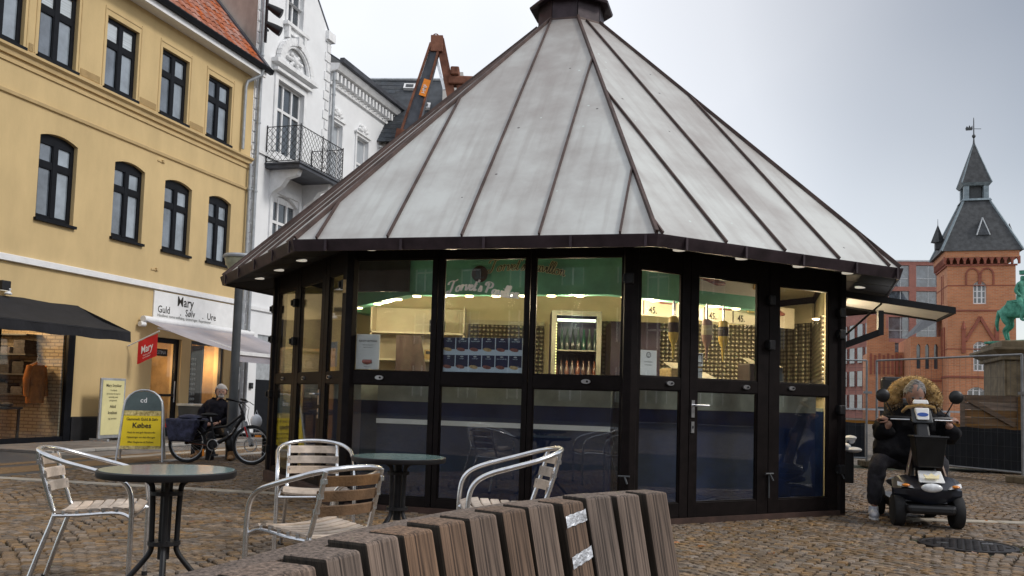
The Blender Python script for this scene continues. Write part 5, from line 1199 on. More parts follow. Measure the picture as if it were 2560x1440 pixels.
cn = thing('crane', 'rusty red-brown folded crane boom rising behind the kiosk roof', 'crane', (-2.6, 20, 0))
MB().bar((-1.1, 0, 0), (.08, 0, 7.2), .5, .5).build('lower_boom', 'rust', cn)
m = MB(); m.hexa([(-.12, -.16, 6.9), (.22, -.16, 6.9), (.22, .16, 6.9), (-.12, .16, 6.9), (.55, -.11, 9.3), (.75, -.11, 9.3), (.75, .11, 9.3), (.55, .11, 9.3)]); m.build('boom', 'craneblue', cn)
m = MB(); m.bar((-.16, -.17, 6.9), (.52, -.12, 9.3), .09, .05); m.bar((.20, -.17, 6.9), (.74, -.12, 9.3), .05, .05); m.build('boom_edge', 'rust', cn)
m = MB(); m.box(.52, .80, -.16, .16, 9.1, 9.48); m.tube(arc((.62, 0, 9.50), .07, 0, 180, 6), .015, 6); m.build('knuckle', 'rust', cn, bevel=.04)
m = MB(); m.bar((.72, 0, 9.42), (1.05, 0, 8.0), .17, .2); m.build('tip_arm', 'rust', cn); m = MB(); m.bar((.62, .0, 9.1), (.86, .0, 8.25), .06, .06); m.build('hydraulic_ram', 'steel', cn)
m = MB(); m.box(.95, 1.6, -.15, .15, 8.35, 8.55); m.box(1.0, 1.2, -.2, .2, 8.55, 8.75); m.box(1.15, 1.5, -.12, .12, 8.15, 8.35); m.build('winch', 'rust', cn, bevel=.03)
cs = lambda u, d, v: Vector((.30, -.172, 8.05)) + Vector((.27, 0, .96)) * v + Vector((.96, 0, -.27)) * u + Vector((0, -1, 0)) * d
m = MB(); m.prism([(0, 0), (.16, 0), (.16, .40), (0, .40)], cs, 0.01, .02); stk = m.build('sticker', 'orange', cn)
text(lambda u, d, v: cs(.12 - v, d, u), [('HMF', .06, 0, .12, 'LEFT', .9, .01)], 'whitetext', 'sticker_lettering', stk, .024)
FOLDS = bpy.data.textures.new('folds', 'CLOUDS'); FOLDS.noise_scale = .11; FOLDS.noise_depth = 2
# ================================================================ lamp post, signs
lp = thing('lamp_post', 'dark lamp post with a wide bowl lantern beside the left end of the kiosk', 'lamp post', (-4.685, 15.0, 0))
MB().lathe([(.085, 0), (.085, 1.0), (.075, 1.05), (.068, 3.05), (.06, 3.1)], 16).build('pole', 'darkgrey', lp, smooth=True)
MB().lathe([(.06, 3.1), (.09, 3.13), (.17, 3.2), (.24, 3.32), (.265, 3.43)], 24).build('bowl', 'lampglass', lp, smooth=True)
MB().lathe([(.285, 3.42), (.29, 3.45), (.27, 3.48), (.1, 3.50), (.02, 3.51)], 24).build('lid', 'zincpipe', lp, smooth=True)
for a in range(3): MB().tube([(.09 * math.cos(a * 2.1), .09 * math.sin(a * 2.1), 3.12), (.27 * math.cos(a * 2.1), .27 * math.sin(a * 2.1), 3.43)], .008, 5).build('strap', 'zincpipe', lp)
# A-board sign
ab = thing('pavement_sign', 'round-topped A-frame board with yellow gold-buying poster on the paving', 'sign', (-5.88, 14.25, 0), R_(18))
def af(tiltd, sg):
    ct, st_ = math.cos(R_(tiltd)), math.sin(R_(tiltd)); return lambda u, d, v: Vector((u, sg * (-.30 + v * st_ / ct * 1.0) - d * sg * 1.0, v))
fA = af(14, 1); fB = af(14, -1)
def aframe(fr, name):
    P = [fr(-.34, 0, 0), fr(-.31, 0, .5), fr(-.285, 0, .86)] + [fr(-.285 * math.cos(R_(a)), 0, .86 + .27 * math.sin(R_(a))) for a in range(20, 161, 20)] + [fr(.285, 0, .86), fr(.31, 0, .5), fr(.34, 0, 0)]
    return MB().tube(P, .016, 8).build(name, 'galv', ab, smooth=True)
aframe(fA, 'front_frame'); aframe(fB, 'rear_frame')
m = MB(); m.prism([(-.27, .86)] + [(-.27 * math.cos(R_(a)), .86 + .25 * math.sin(R_(a))) for a in range(15, 166, 15)] + [(.27, .86), (.275, .80), (-.275, .80)], fA, -.01, .01); hd = m.build('header_plate', 'greengrey', ab)
text(fA, [('cd', 0, .93, .11, 'CENTER', 1, .01)], 'white', 'header_logo', hd, .014)
m = MB(); m.prism([(-.30, .20), (.30, .20), (.272, .80), (-.272, .80)], fA, -.01, .01); ps = m.build('poster', 'posteryellow', ab)
m = MB(); m.prism([(-.275, .72), (.275, .72), (.272, .80), (-.272, .80)], fA, .011, .013); m.build('poster_border', 'corn', ps); m = MB(); m.prism([(-.30, .20), (.30, .20), (.297, .25), (-.297, .25)], fA, .011, .013); m.build('poster_border', 'corn', ps)
text(fA, [('Gammelt Guld & Sølv', 0, .645, .062, 'CENTER', .85, .012), ('Købes', 0, .53, .115, 'CENTER', .95, .02), ('Hvad du end gulv håndsmedie', 0, .445, .042, 'CENTER', .82, .008), ('Opløsninger om dob tilbringer', 0, .37, .042, 'CENTER', .80, .008), ('Efter Reglerne til Politiet', 0, .295, .042, 'CENTER', .9, .008)], 'ink', 'poster_lettering', ps, .014)
m = MB(); m.prism([(-.28, .2), (.28, .2), (.27, .95), (-.27, .95)], fB, -.01, .01); m.build('rear_plate', 'darkgrey', ab)
# second pale sign against the house
sg2 = thing('tall_sign', 'tall pale yellow Mary Smykker sign board standing against the house', 'sign', NW(.24, .45, .05), RZ)
MB().box(-.36, .36, -.02, .02, .05, 1.30).build('board', 'galv', sg2, bevel=.008); MB().box(-.31, .31, -.028, -.02, .12, 1.25).build('panel', 'paleyellow', sg2)
MB().box(-.36, -.3, -.25, .2, 0, .05).box(.3, .36, -.25, .2, 0, .05).build('foot', 'galv', sg2)
text(I3, [('Mary Smykker', 0, 1.12, .085, 'CENTER', .9, .008), ('Fra fabrik', 0, 1.03, .05, 'CENTER', 1, 0), ('på kontor & engros', 0, .96, .05, 'CENTER', 1, 0), ('samtidig med', 0, .89, .05, 'CENTER', 1, 0), ('prisgaranti', 0, .82, .05, 'CENTER', 1, 0), ('Altid', 0, .68, .09, 'CENTER', 1, .01), ('kvalitet', 0, .55, .09, 'CENTER', 1, .01), ('og service', 0, .44, .06, 'CENTER', 1, 0)], 'ink', 'sign_lettering', sg2, .032)
bn = thing('planter_box', 'grey concrete planter box behind the A-frame board', 'planter', NW(1.6, 1.6, .05), RZ); m = MB(); m.hexa([(-.28, -.28, 0), (.28, -.28, 0), (.28, .28, 0), (-.28, .28, 0), (-.32, -.32, .75), (.32, -.32, .75), (.32, .32, .75), (-.32, .32, .75)]); m.build('body', 'darkgrey', bn, bevel=.02); MB().box(-.34, .34, -.34, .34, .75, .80).build('lid', 'galv', bn, bevel=.01)
# ================================================================ bicycle
bk = thing('bicycle', 'black electric bicycle with dark panniers parked in front of the seated man', 'bicycle', (-4.58, 14.06, 0), R_(-5))
def wheel(x, par):
    w = MB().tube([(x + .29 * math.cos(a / 32 * 6.283), 0, .315 + .29 * math.sin(a / 32 * 6.283)) for a in range(32)], .024, 8, closed=True).build('tyre', 'rubber', par, smooth=True)
    r = MB().tube([(x + .262 * math.cos(a / 32 * 6.283), 0, .315 + .262 * math.sin(a / 32 * 6.283)) for a in range(32)], .010, 6, closed=True).build('rim', 'galv', w, smooth=True)
    m = MB()
    for a in range(24):
        t = a / 24 * 6.283; m.tube([(x + .02 * math.cos(t + 1), .02 * (-1) ** a, .315 + .02 * math.sin(t + 1)), (x + .26 * math.cos(t), 0, .315 + .26 * math.sin(t))], .0018, 3, caps=False)
    m.build('spokes', 'steel', w, kind='stuff'); m = MB(); m.tube([(x, -.05, .315), (x, .05, .315)], .025, 10); m.build('hub', 'black', w); return w
wheel(-.52, bk); fwh = wheel(.53, bk)
m = MB(); m.tube([(.53 + .10 * math.cos(a / 20 * 6.283), -.05, .315 + .10 * math.sin(a / 20 * 6.283)) for a in range(20)], .010, 5, closed=True); m.build('brake_disc', 'steel', fwh)
m = MB(); m.box(.58, .68, -.012, .012, .44, .475); o = m.build('reflector', 'orange', fwh); 
m = MB(); m.tube([(-.08, 0, .30), (-.12, 0, .56), (-.14, 0, .66)], .02, 8); m.tube([(-.08, 0, .30), (.14, 0, .42), (.36, 0, .74)], [.03, .036, .03], 8); m.tube([(-.12, 0, .56), (.12, 0, .60), (.37, 0, .80)], .02, 8); m.tube([(.345, 0, .84), (.39, 0, .70)], .026, 8)
for y in (-.05, .05): m.tube([(-.08, y * .5, .30), (-.52, y, .315)], .012, 6); m.tube([(-.12, y * .4, .56), (-.52, y, .315)], .010, 6)
m.build('frame', 'black', bk, smooth=True)
m = MB()
for y in (-.05, .05): m.tube([(.40, y, .68), (.46, y, .50), (.53, y, .315)], [.02, .018, .014], 8)
m.build('fork', 'galv', bk, smooth=True); MB().tube([(.43, -.07, .60), (.49, -.07, .44)], .012, 6).build('fork_decal', 'red', bk)
m = MB(); m.tube([(.35, 0, .84), (.30, 0, .95), (.34, 0, .98)], .016, 8); m.tube([(.28, -.28, 1.02), (.36, -.20, .99), (.38, 0, .98), (.36, .20, .99), (.28, .28, 1.02)], .012, 8); m.build('handlebar', 'black', bk, smooth=True)
m = MB()
for y in (-1, 1): m.tube([(.31, y * .24, 1.01), (.20, y * .30, 1.03)], .017, 8); m.tube([(.38, y * .2, .99), (.45, y * .22, .94)], .006, 5)
m.build('grip', 'rubber', bk)
m = MB(); m.tube([(.36, 0, .98), (.44, .05, .9), (.42, .06, .75), (.47, .06, .6)], .004, 4); m.tube([(.36, -.1, .98), (.45, -.08, .88), (.40, -.05, .76)], .004, 4); m.build('cable', 'rubber', bk)
m = MB(); m.tube([(-.14, 0, .62), (-.16, 0, .74)], .013, 8); m.build('seat_post', 'steel', bk); m = MB(); m.ell((-.18, 0, .77), (.14, .075, .032), 12, 6); m.build('saddle', 'rubber', bk, smooth=True)
m = MB(); m.tube([(-.08, -.045, .30), (-.08, .045, .30)], .055, 12); m.build('motor', 'black', bk); m = MB(); m.tube([(-.08 + .085 * math.cos(a / 20 * 6.283), -.06, .30 + .085 * math.sin(a / 20 * 6.283)) for a in range(20)], .008, 5, closed=True); m.build('chainring', 'steel', bk)
m = MB(); m.bar((-.08, -.075, .30), (-.02, -.08, .15), .02, .02); m.box(-.07, .03, -.17, -.08, .135, .16); m.build('crank', 'black', bk); m = MB(); m.bar((-.08, .075, .30), (-.13, .08, .44), .02, .02); m.box(-.17, -.08, .08, .17, .43, .455); m.build('crank', 'black', bk)
m = MB(); m.box(-.80, -.22, -.07, .07, .66, .675); m.tube([(-.52, -.06, .32), (-.60, -.07, .66)], .007, 5); m.tube([(-.52, .06, .32), (-.60, .07, .66)], .007, 5); m.build('luggage_rack', 'black', bk)
for y, n_ in ((-.16, 0), (.16, 1)):
    m = MB(); m.hexa([(-.74, y - .06, .34), (-.36, y - .06, .34), (-.36, y + .06, .34), (-.74, y + .06, .34), (-.80, y - .09, .70), (-.28, y - .09, .70), (-.28, y + .09, .70), (-.80, y + .09, .70)]); p_ = m.build('pannier', 'pannier', bk, bevel=.03)
m = MB(); m.ell((-.45, -.08, .72), (.20, .14, .05), 12, 6); m.ell((-.36, -.18, .62), (.11, .05, .11), 10, 6); m.build('pannier_cover', 'pannier', bk, smooth=True)
m = MB(); m.tube(arc((-.52, 0, .315), .335, 20, 140, 12), .012, 6); m.build('mudguard', 'black', bk); m = MB(); m.tube([(-.10, .05, .28), (-.24, .20, .02)], .009, 6); m.build('kickstand', 'steel', bk)
m = MB(); m.box(-.88, -.85, -.04, .04, .55, .62); m.build('rear_light', 'red', bk); m = MB(); m.tube([(-.50, -.09, .32), (-.16, -.09, .29)], .006, 5); m.build('chain', 'rust', bk)
m = MB(); m.box(-.235, -.205, -.075, -.06, .12, .23); m.build('pedal_reflector', 'orange', bk)
m = MB(); m.tube([(.14, -.03, .52), (.17, -.03, .46), (.21, -.03, .49), (.26, -.03, .58)], .010, 6); m.build('bottle_cage', 'steel', bk)
# ================================================================ people
def skin_fig(name, verts, edges, radii, m, parent, sub=2, root=0, smooth=True):
    me = bpy.data.meshes.new(name); me.from_pydata(verts, edges, []); o = bpy.data.objects.new(name, me); COL.objects.link(o)
    if parent: o.parent = parent
    md = o.modifiers.new('skin', 'SKIN'); md.use_smooth_shade = True
    sv_ = me.skin_vertices[0].data if me.skin_vertices else None
    if sv_ is None:
        bm = bmesh.new(); bm.from_mesh(me); bm.verts.layers.skin.verify(); bm.to_mesh(me); bm.free(); sv_ = me.skin_vertices[0].data
    for i, r in enumerate(radii):
        sv_[i].radius = (r, r) if not isinstance(r, tuple) else r; sv_[i].use_root = (i == root)
    ss = o.modifiers.new('sub', 'SUBSURF'); ss.levels = sub; ss.render_levels = sub
    me.materials.append(MATS[m])
    if name in ('padded_jacket', 'black_coat', 'trousers'):
        dm = o.modifiers.new('folds', 'DISPLACE'); dm.texture = FOLDS; dm.strength = .075 if name != 'trousers' else .045; dm.mid_level = .5; dm.texture_coords = 'LOCAL'
    return o
def chain(parts):  # list of list of (pos, r); first vertex shared by name
    verts, rad, edges, idx = [], [], [], {}
    for ch in parts:
        prev = None
        for it in ch:
            if isinstance(it, str): cur = idx[it]
            else:
                nm, p, r = it; cur = len(verts); verts.append(p); rad.append(r); idx[nm] = cur
            if prev is not None: edges.append((prev, cur))
            prev = cur
    return verts, edges, rad
def head(parent, c, fwd, down, r, skin, hair, glasses=False, full=1.0):
    """egg head with nose, brow, lips, ears, hair cap; fwd = yaw (rad) of the face, down = tilt of the face (rad)"""
    Mx = Matrix.Translation(c) @ Matrix.Rotation(fwd, 4, 'Z') @ Matrix.Rotation(down, 4, 'Y')
    m = MB(Mx); prof = []
    n, k = 18, 14; vs = []
    for i in range(k + 1):
        th = math.pi * i / k; z = -math.cos(th); rr = math.sin(th)
        for q in range(n):
            a = 6.2832 * q / n; x, y = rr * math.cos(a), rr * math.sin(a)
            jaw = 1 - .26 * max(0, -z) ** 1.5; X = x * 1.0 * jaw + (.10 * max(0, -z) if x > 0 else -.0); Y = y * .80 * jaw
            if x > .5 and -.05 < z < .25: X -= .05 * (abs(y) > .12)       # eye sockets
            vs.append((X * r, Y * r, z * r * 1.22))
    m.add(vs, [(i * n + q, i * n + (q + 1) % n, (i + 1) * n + (q + 1) % n, (i + 1) * n + q) for i in range(k) for q in range(n)])
    m.ell((r * 1.02, 0, -r * .12), (r * .17, r * .13, r * .20), 8, 6); m.ell((r * .93, 0, -r * .55), (r * .10, r * .25, r * .07), 8, 5)
    for s in (-1, 1): m.ell((-.02 * r, s * r * .82, -r * .05), (r * .14, r * .08, r * .25), 8, 6)
    h = m.build('head', skin, parent, smooth=True)
    m = MB(Mx)
    for s in (-1, 1): m.ell((r * .88, s * r * .30, r * .08), (r * .06, r * .12, r * .06), 8, 5)
    m.build('eyes', 'ink', h, smooth=True)
    m = MB(Mx)
    for s in (-1, 1): m.ell((r * .92, s * r * .32, r * .24), (r * .06, r * .17, r * .045), 8, 5)
    m.build('eyebrows', hair, h, smooth=True)
    m = MB(Mx); rr2 = random.Random(4); vs = []
    for i in range(k + 1):
        th = math.pi * i / k; z = -math.cos(th); rr = math.sin(th)
        for q in range(n):
            a = 6.2832 * q / n; x, y = rr * math.cos(a), rr * math.sin(a); u = 1.08 + rr2.uniform(-.02, .05)
            vs.append(((x * u - .08) * r, y * .86 * u * r, (z * 1.24 * u) * r))
    fs = []
    for i in range(k):
        for q in range(n):
            x = math.cos(6.2832 * (q + .5) / n); zz = -math.cos(math.pi * (i + .5) / k)
            if zz > .5 or (x < .05 and zz > -.4) or (x < .45 and zz > .15): fs.append((i * n + q, i * n + (q + 1) % n, (i + 1) * n + (q + 1) % n, (i + 1) * n + q))
    m.add(vs, fs); hr = m.build('hair', hair, parent, smooth=True); so_ = hr.modifiers.new('s', 'DISPLACE'); so_.texture = FOLDS; so_.strength = r * .35; so_.mid_level = .6
    return h, Mx
def hand(parent, p, dirv, up, sc, m, curl=.9):
    """palm with four curled fingers and a thumb as one skin mesh"""
    d = Vector(dirv).normalized(); u = Vector(up); sd_ = d.cross(u).normalized(); u = sd_.cross(d).normalized(); P = lambda a, b, c: tuple(Vector(p) + (d * a + sd_ * b + u * c) * sc)
    V = [P(0, 0, 0), P(.05, 0, 0)]; E = [(0, 1)]; R = [.022 * sc, .026 * sc]
    for i, (o_, L) in enumerate(((-.028, .062), (-.009, .072), (.010, .068), (.028, .052))):
        b = len(V); V += [P(.085, o_, .0), P(.085 + L * .5, o_ * 1.05, -.02 * curl), P(.085 + L * .55, o_ * 1.05, -.05 * curl), P(.085 + L * .25, o_, -.065 * curl)]; E += [(1, b), (b, b + 1), (b + 1, b + 2), (b + 2, b + 3)]; R += [.0105 * sc, .0095 * sc, .0085 * sc, .007 * sc]
    b = len(V); V += [P(.03, -.035, -.01), P(.06, -.052, -.025), P(.085, -.045, -.045)]; E += [(0, b), (b, b + 1), (b + 1, b + 2)]; R += [.012 * sc, .0105 * sc, .008 * sc]
    return skin_fig('hand', V, E, R, m, parent, 1)
# --- man on the bench behind the bicycle (local: +x towards the right along the street, -y to the camera)
man = thing('person', 'grey-haired bearded man in a black padded jacket sitting behind the bicycle', 'person', (-5.04, 15.35, 0), R_(-8)); man.scale = (1.07, 1.07, .985)
hipz = .50
J = chain([[('pel', (0, 0, hipz), .13), ('wai', (.0, -.01, .68), .125), ('che', (.02, -.03, .88), .15), ('neck0', (.04, -.05, 1.0), .08), ('neck', (.06, -.07, 1.06), .055)],
           ['che', ('shl', (-.16, -.02, .93), .075), ('ell', (-.27, -.08, .72), .06), ('wrl', (-.10, -.24, .62), .045)],
           ['che', ('shr', (.20, -.05, .92), .075), ('elr', (.30, -.14, .70), .06), ('wrr', (.16, -.28, .62), .045)],
           ['pel', ('hl', (-.10, -.05, hipz - .02), .10), ('knl', (-.16, -.42, .50), .075), ('anl', (-.10, -.40, .10), .05)],
           ['pel', ('hr', (.11, -.05, hipz - .02), .10), ('knr', (.34, -.38, .50), .075), ('anr', (.46, -.42, .10), .05)]])
skin_fig('body', *J[:2], [r * .8 for r in J[2]], 'skin', man)
C1 = chain([[('pel', (0, 0, .52), .155), ('wai', (.0, -.01, .68), .165), ('che', (.02, -.03, .86), .175), ('nk', (.04, -.05, 1.0), .10), ('col', (.05, -.06, 1.045), .075)],
            ['che', ('shl', (-.17, -.02, .92), .095), ('ell', (-.28, -.08, .72), .078), ('wrl', (-.10, -.24, .62), .055)], ['che', ('shr', (.21, -.05, .91), .095), ('elr', (.31, -.14, .70), .078), ('wrr', (.17, -.27, .62), .055)]])
skin_fig('padded_jacket', *C1, 'jacket', man, 3)
C2 = chain([[('p', (0, 0, .50), .15), ('hl', (-.10, -.08, .5), .11), ('knl', (-.16, -.43, .50), .085), ('anl', (-.10, -.40, .12), .065)], ['p', ('hr', (.11, -.08, .5), .11), ('knr', (.34, -.39, .50), .085), ('anr', (.46, -.42, .12), .065)]])
skin_fig('trousers', *C2, 'black', man)
h_, Mx = head(man, Vector((.08, -.10, 1.16)), R_(-62), R_(8), .098, 'skin', 'greyhair')
m = MB(Mx); m.ell((.075, 0, -.075), (.03, .05, .035), 10, 6); m.ell((.09, 0, -.035), (.018, .04, .010), 8, 5); m.build('beard', 'greyhair', h_, smooth=True)
hand(man, (-.10, -.24, .62), (.9, -.3, -.1), (0, 0, 1), .9, 'skin'); hand(man, (.16, -.28, .62), (-.9, -.2, -.1), (0, 0, 1), .9, 'skin')
for x, y, a in ((-.10, -.42, -.1), (.46, -.44, .3)):
    m = MB(Matrix.Translation((x, y, 0)) @ Matrix.Rotation(a, 4, 'Z')); m.ell((0, -.06, .05), (.05, .14, .05), 10, 6); m.lathe([(.055, .03), (.06, .08), (.055, .16)], 10, (0, .03, 0)); m.build('boot', 'tanboot', man, smooth=True)
bench2 = thing('street_bench', 'low dark bench on black bollard legs under the seated man', 'bench', (-4.92, 15.45, 0), R_(-8))
MB().box(-.75, .95, -.15, .22, .38, .43).build('seat', 'black', bench2, bevel=.01)
for x in (-.55, .75): MB().lathe([(.09, 0), (.09, .38)], 14, (x, .03, 0)).build('leg', 'matteblack', bench2)
for i, (x, y, lb) in enumerate([(-4.95, 14.75, 'black bollard seen through the rear wheel of the bicycle'), (-3.95, 14.75, 'black bollard seen through the front wheel of the bicycle')]):
    t = thing('bollard', lb, 'bollard', (x, y, 0), 0, 'bollards by the bicycle'); MB().lathe([(.07, 0), (.07, .42), (.06, .46), (.02, .48)], 14).build('post', 'matteblack', t, smooth=True); MB().lathe([(.074, .34), (.074, .37)], 14).build('collar', 'darkgrey', t)
t = thing('white_bag', 'white plastic bag hanging behind the bicycle handlebar', 'bag', (-4.25, 14.9, .58)); m = MB(); m.ell((0, 0, .08), (.10, .07, .12), 10, 7); m.build('bag_body', 'plastic', t, smooth=True); MB().tube([(-.03, 0, .18), (0, 0, .27), (.03, 0, .18)], .006, 5).build('bag_handle', 'plastic', t)

# ================================================================ café chairs and tables
def make_chair(name, label):
    t = thing(name, label, 'chair')
    # one bent tube: front foot - front leg - armrest - round the back - armrest - front leg - foot
    hw = .27; L = [(.235, hw, 0), (.235, hw, .30), (.232, hw, .50), (.205, hw, .60), (.13, hw, .655), (.0, hw, .695), (-.13, hw * .97, .73), (-.24, hw * .78, .765), (-.305, hw * .40, .785), (-.32, 0, .79)]
    P = L + [(x, -y, z) for x, y, z in L[-2::-1]]; Pc = catmull(P, 5)
    MB().tube(Pc, .0145, 10).build('arm_frame', 'alu', t, smooth=True)
    for s in (-1, 1):
        P = [(-.315, s * .21, 0), (-.25, s * .195, .22), (-.185, s * .185, .425), (-.195, s * .185, .47), (-.25, s * .18, .64), (-.285, s * .178, .775)]
        MB().tube(catmull(P, 4), .0135, 10).build('back_leg', 'alu', t, smooth=True)
        m = MB(); m.tube(catmull([(-.185, s * .205, .43), (-.05, s * .225, .435), (.10, s * .235, .447), (.18, s * .245, .445), (.235, s * .262, .42)], 4), .010, 8)
        sr = m.build('seat_rail', 'alu', t, smooth=True)
        for i in range(5): MB().lathe([(.009, 0), (.009, .02)], 8, (-.13 + i * .07, s * (.215 + .008 * i / 4 * 3), .438 + .003 * i)).build('rivet', 'steel', sr)
    m = MB(); m.tube([(.225, -.262, .42), (.225, .262, .42)], .010, 8); m.build('cross_bar', 'alu', t, smooth=True); m = MB(); m.tube([(-.19, -.19, .425), (-.19, .19, .425)], .010, 8); m.build('cross_bar', 'alu', t, smooth=True)
    # seat slats run side to side, dished, with the front one rolled down
    sl = None
    for i in range(7):
        x = -.155 + i * .061; z = .452 + .004 * i - (.014 if i == 6 else 0); w = .0255; m = MB(); n = 8; vs = []
        hwid = .205 + .004 * i
        for q in range(n + 1):
            y = -hwid + 2 * hwid * q / n; dz = -.018 * (1 - (y / hwid) ** 2); rot = -.35 if i == 6 else (-.12 if i == 5 else 0)
            for (a, b) in ((-w, -.007), (w, -.007), (w, .005), (w * .8, .008), (-w * .8, .008), (-w, .005)):
                vs.append((x + a * math.cos(rot) - b * math.sin(rot), y, z + dz + a * math.sin(rot) + b))
        m.add(vs, [(q * 6 + a, q * 6 + (a + 1) % 6, q * 6 + 6 + (a + 1) % 6, q * 6 + 6 + a) for q in range(n) for a in range(6)] + [tuple(range(6)), tuple(range(n * 6 + 5, n * 6 - 1, -1))])
        m.build('seat_slat', 'teak', t)
    for i in range(3):
        z = .575 + i * .075; xb = -.225 - i * .025; m = MB(); n = 8; vs = []; hwid = .19
        for q in range(n + 1):
            y = -hwid + 2 * hwid * q / n; dx = -.045 * (1 - (y / hwid) ** 2) + .012
            for (a, b) in ((-.006, -.027), (.006, -.027), (.007, .022), (.003, .027), (-.003, .027), (-.007, .022)): vs.append((xb + dx + a - b * .22, y, z + b))
        m.add(vs, [(q * 6 + a, q * 6 + (a + 1) % 6, q * 6 + 6 + (a + 1) % 6, q * 6 + 6 + a) for q in range(n) for a in range(6)] + [tuple(range(6)), tuple(range(n * 6 + 5, n * 6 - 1, -1))])
        m.build('back_slat', 'teak', t)
        for s in (-1, 1): MB().box(xb - .016, xb + .012, s * .180 - .012, s * .180 + .012, z - .012, z + .012).build('slat_bracket', 'alu', t)
    for x, s in ((.235, 1), (.235, -1), (-.315, .78), (-.315, -.78)): MB().lathe([(.017, 0), (.017, .03)], 10, (x, s * .27, 0)).build('rubber_foot', 'rubber', t)
    return t
grp = 'aluminium café chairs around the two small tables'
c0 = make_chair('cafe_chair', 'aluminium café chair with wooden slats at far left, turned to the near table'); c0['group'] = grp
c0.location = (-2.39, 5.22, 0); c0.rotation_euler = (0, 0, R_(13)); c0.scale = (1.0,) * 3
cC = copy_tree(c0, (-.985, 4.66, 0), R_(139), 'aluminium café chair seen from behind with brown back slats, right of the near table', grp)
for o in list(COL.objects):
    if o.parent == cC and o.name.startswith('back_slat'): o.data = o.data.copy(); o.data.materials[0] = MATS['teakbrown']; o['label'] = 'brown back slat'
copy_tree(c0, (-1.42, 6.55, 0), R_(-74), 'aluminium café chair facing the camera beside the far table against the kiosk', grp)
copy_tree(c0, (-.02, 5.52, 0), R_(188), 'aluminium café chair in side view behind the big wooden bench', grp, 1.08)
def make_table(label, r=.35):
    t = thing('cafe_table', label, 'table')
    MB().lathe([(r - .03, .688), (r - .005, .69), (r, .70), (r, .722), (r - .006, .727), (r - .03, .727)], 48).build('rim', 'black', t, smooth=True)
    MB().lathe([(r - .012, .716), (r - .012, .7285)], 48).build('glass_top', 'tableglass', t)
    for a in range(4):
        q = R_(a * 90 + 20); c, s = math.cos(q), math.sin(q); P = [(.14, .69), (.085, .66), (.068, .60), (.062, .36), (.066, .30), (.11, .235), (.20, .13), (.30, .03), (.33, .012)]
        MB().tube(catmull([(x * c, x * s, z) for x, z in P], 4), .0145, 10).build('leg', 'black', t, smooth=True); MB().lathe([(.02, 0), (.022, .02)], 10, (.33 * c, .33 * s, 0)).build('foot', 'rubber', t)
    MB().lathe([(.03, .26), (.03, .69)], 14).build('column', 'black', t, smooth=True)
    for z in (.345, .605): MB().lathe([(.05, z - .01), (.082, z - .01), (.082, z + .01), (.05, z + .01)], 20).build('collar_ring', 'black', t)
    return t
t1 = make_table('round glass-topped black café table nearest the camera'); t1.location = (-1.80, 4.72, 0)
copy_tree(t1, (-.80, 6.50, 0), R_(33), 'round glass-topped black café table standing close to the kiosk front', None, .98)
t1['group'] = 'café tables'; [o.__setitem__('group', 'café tables') for o in COL.objects if o.name.startswith('cafe_table')]

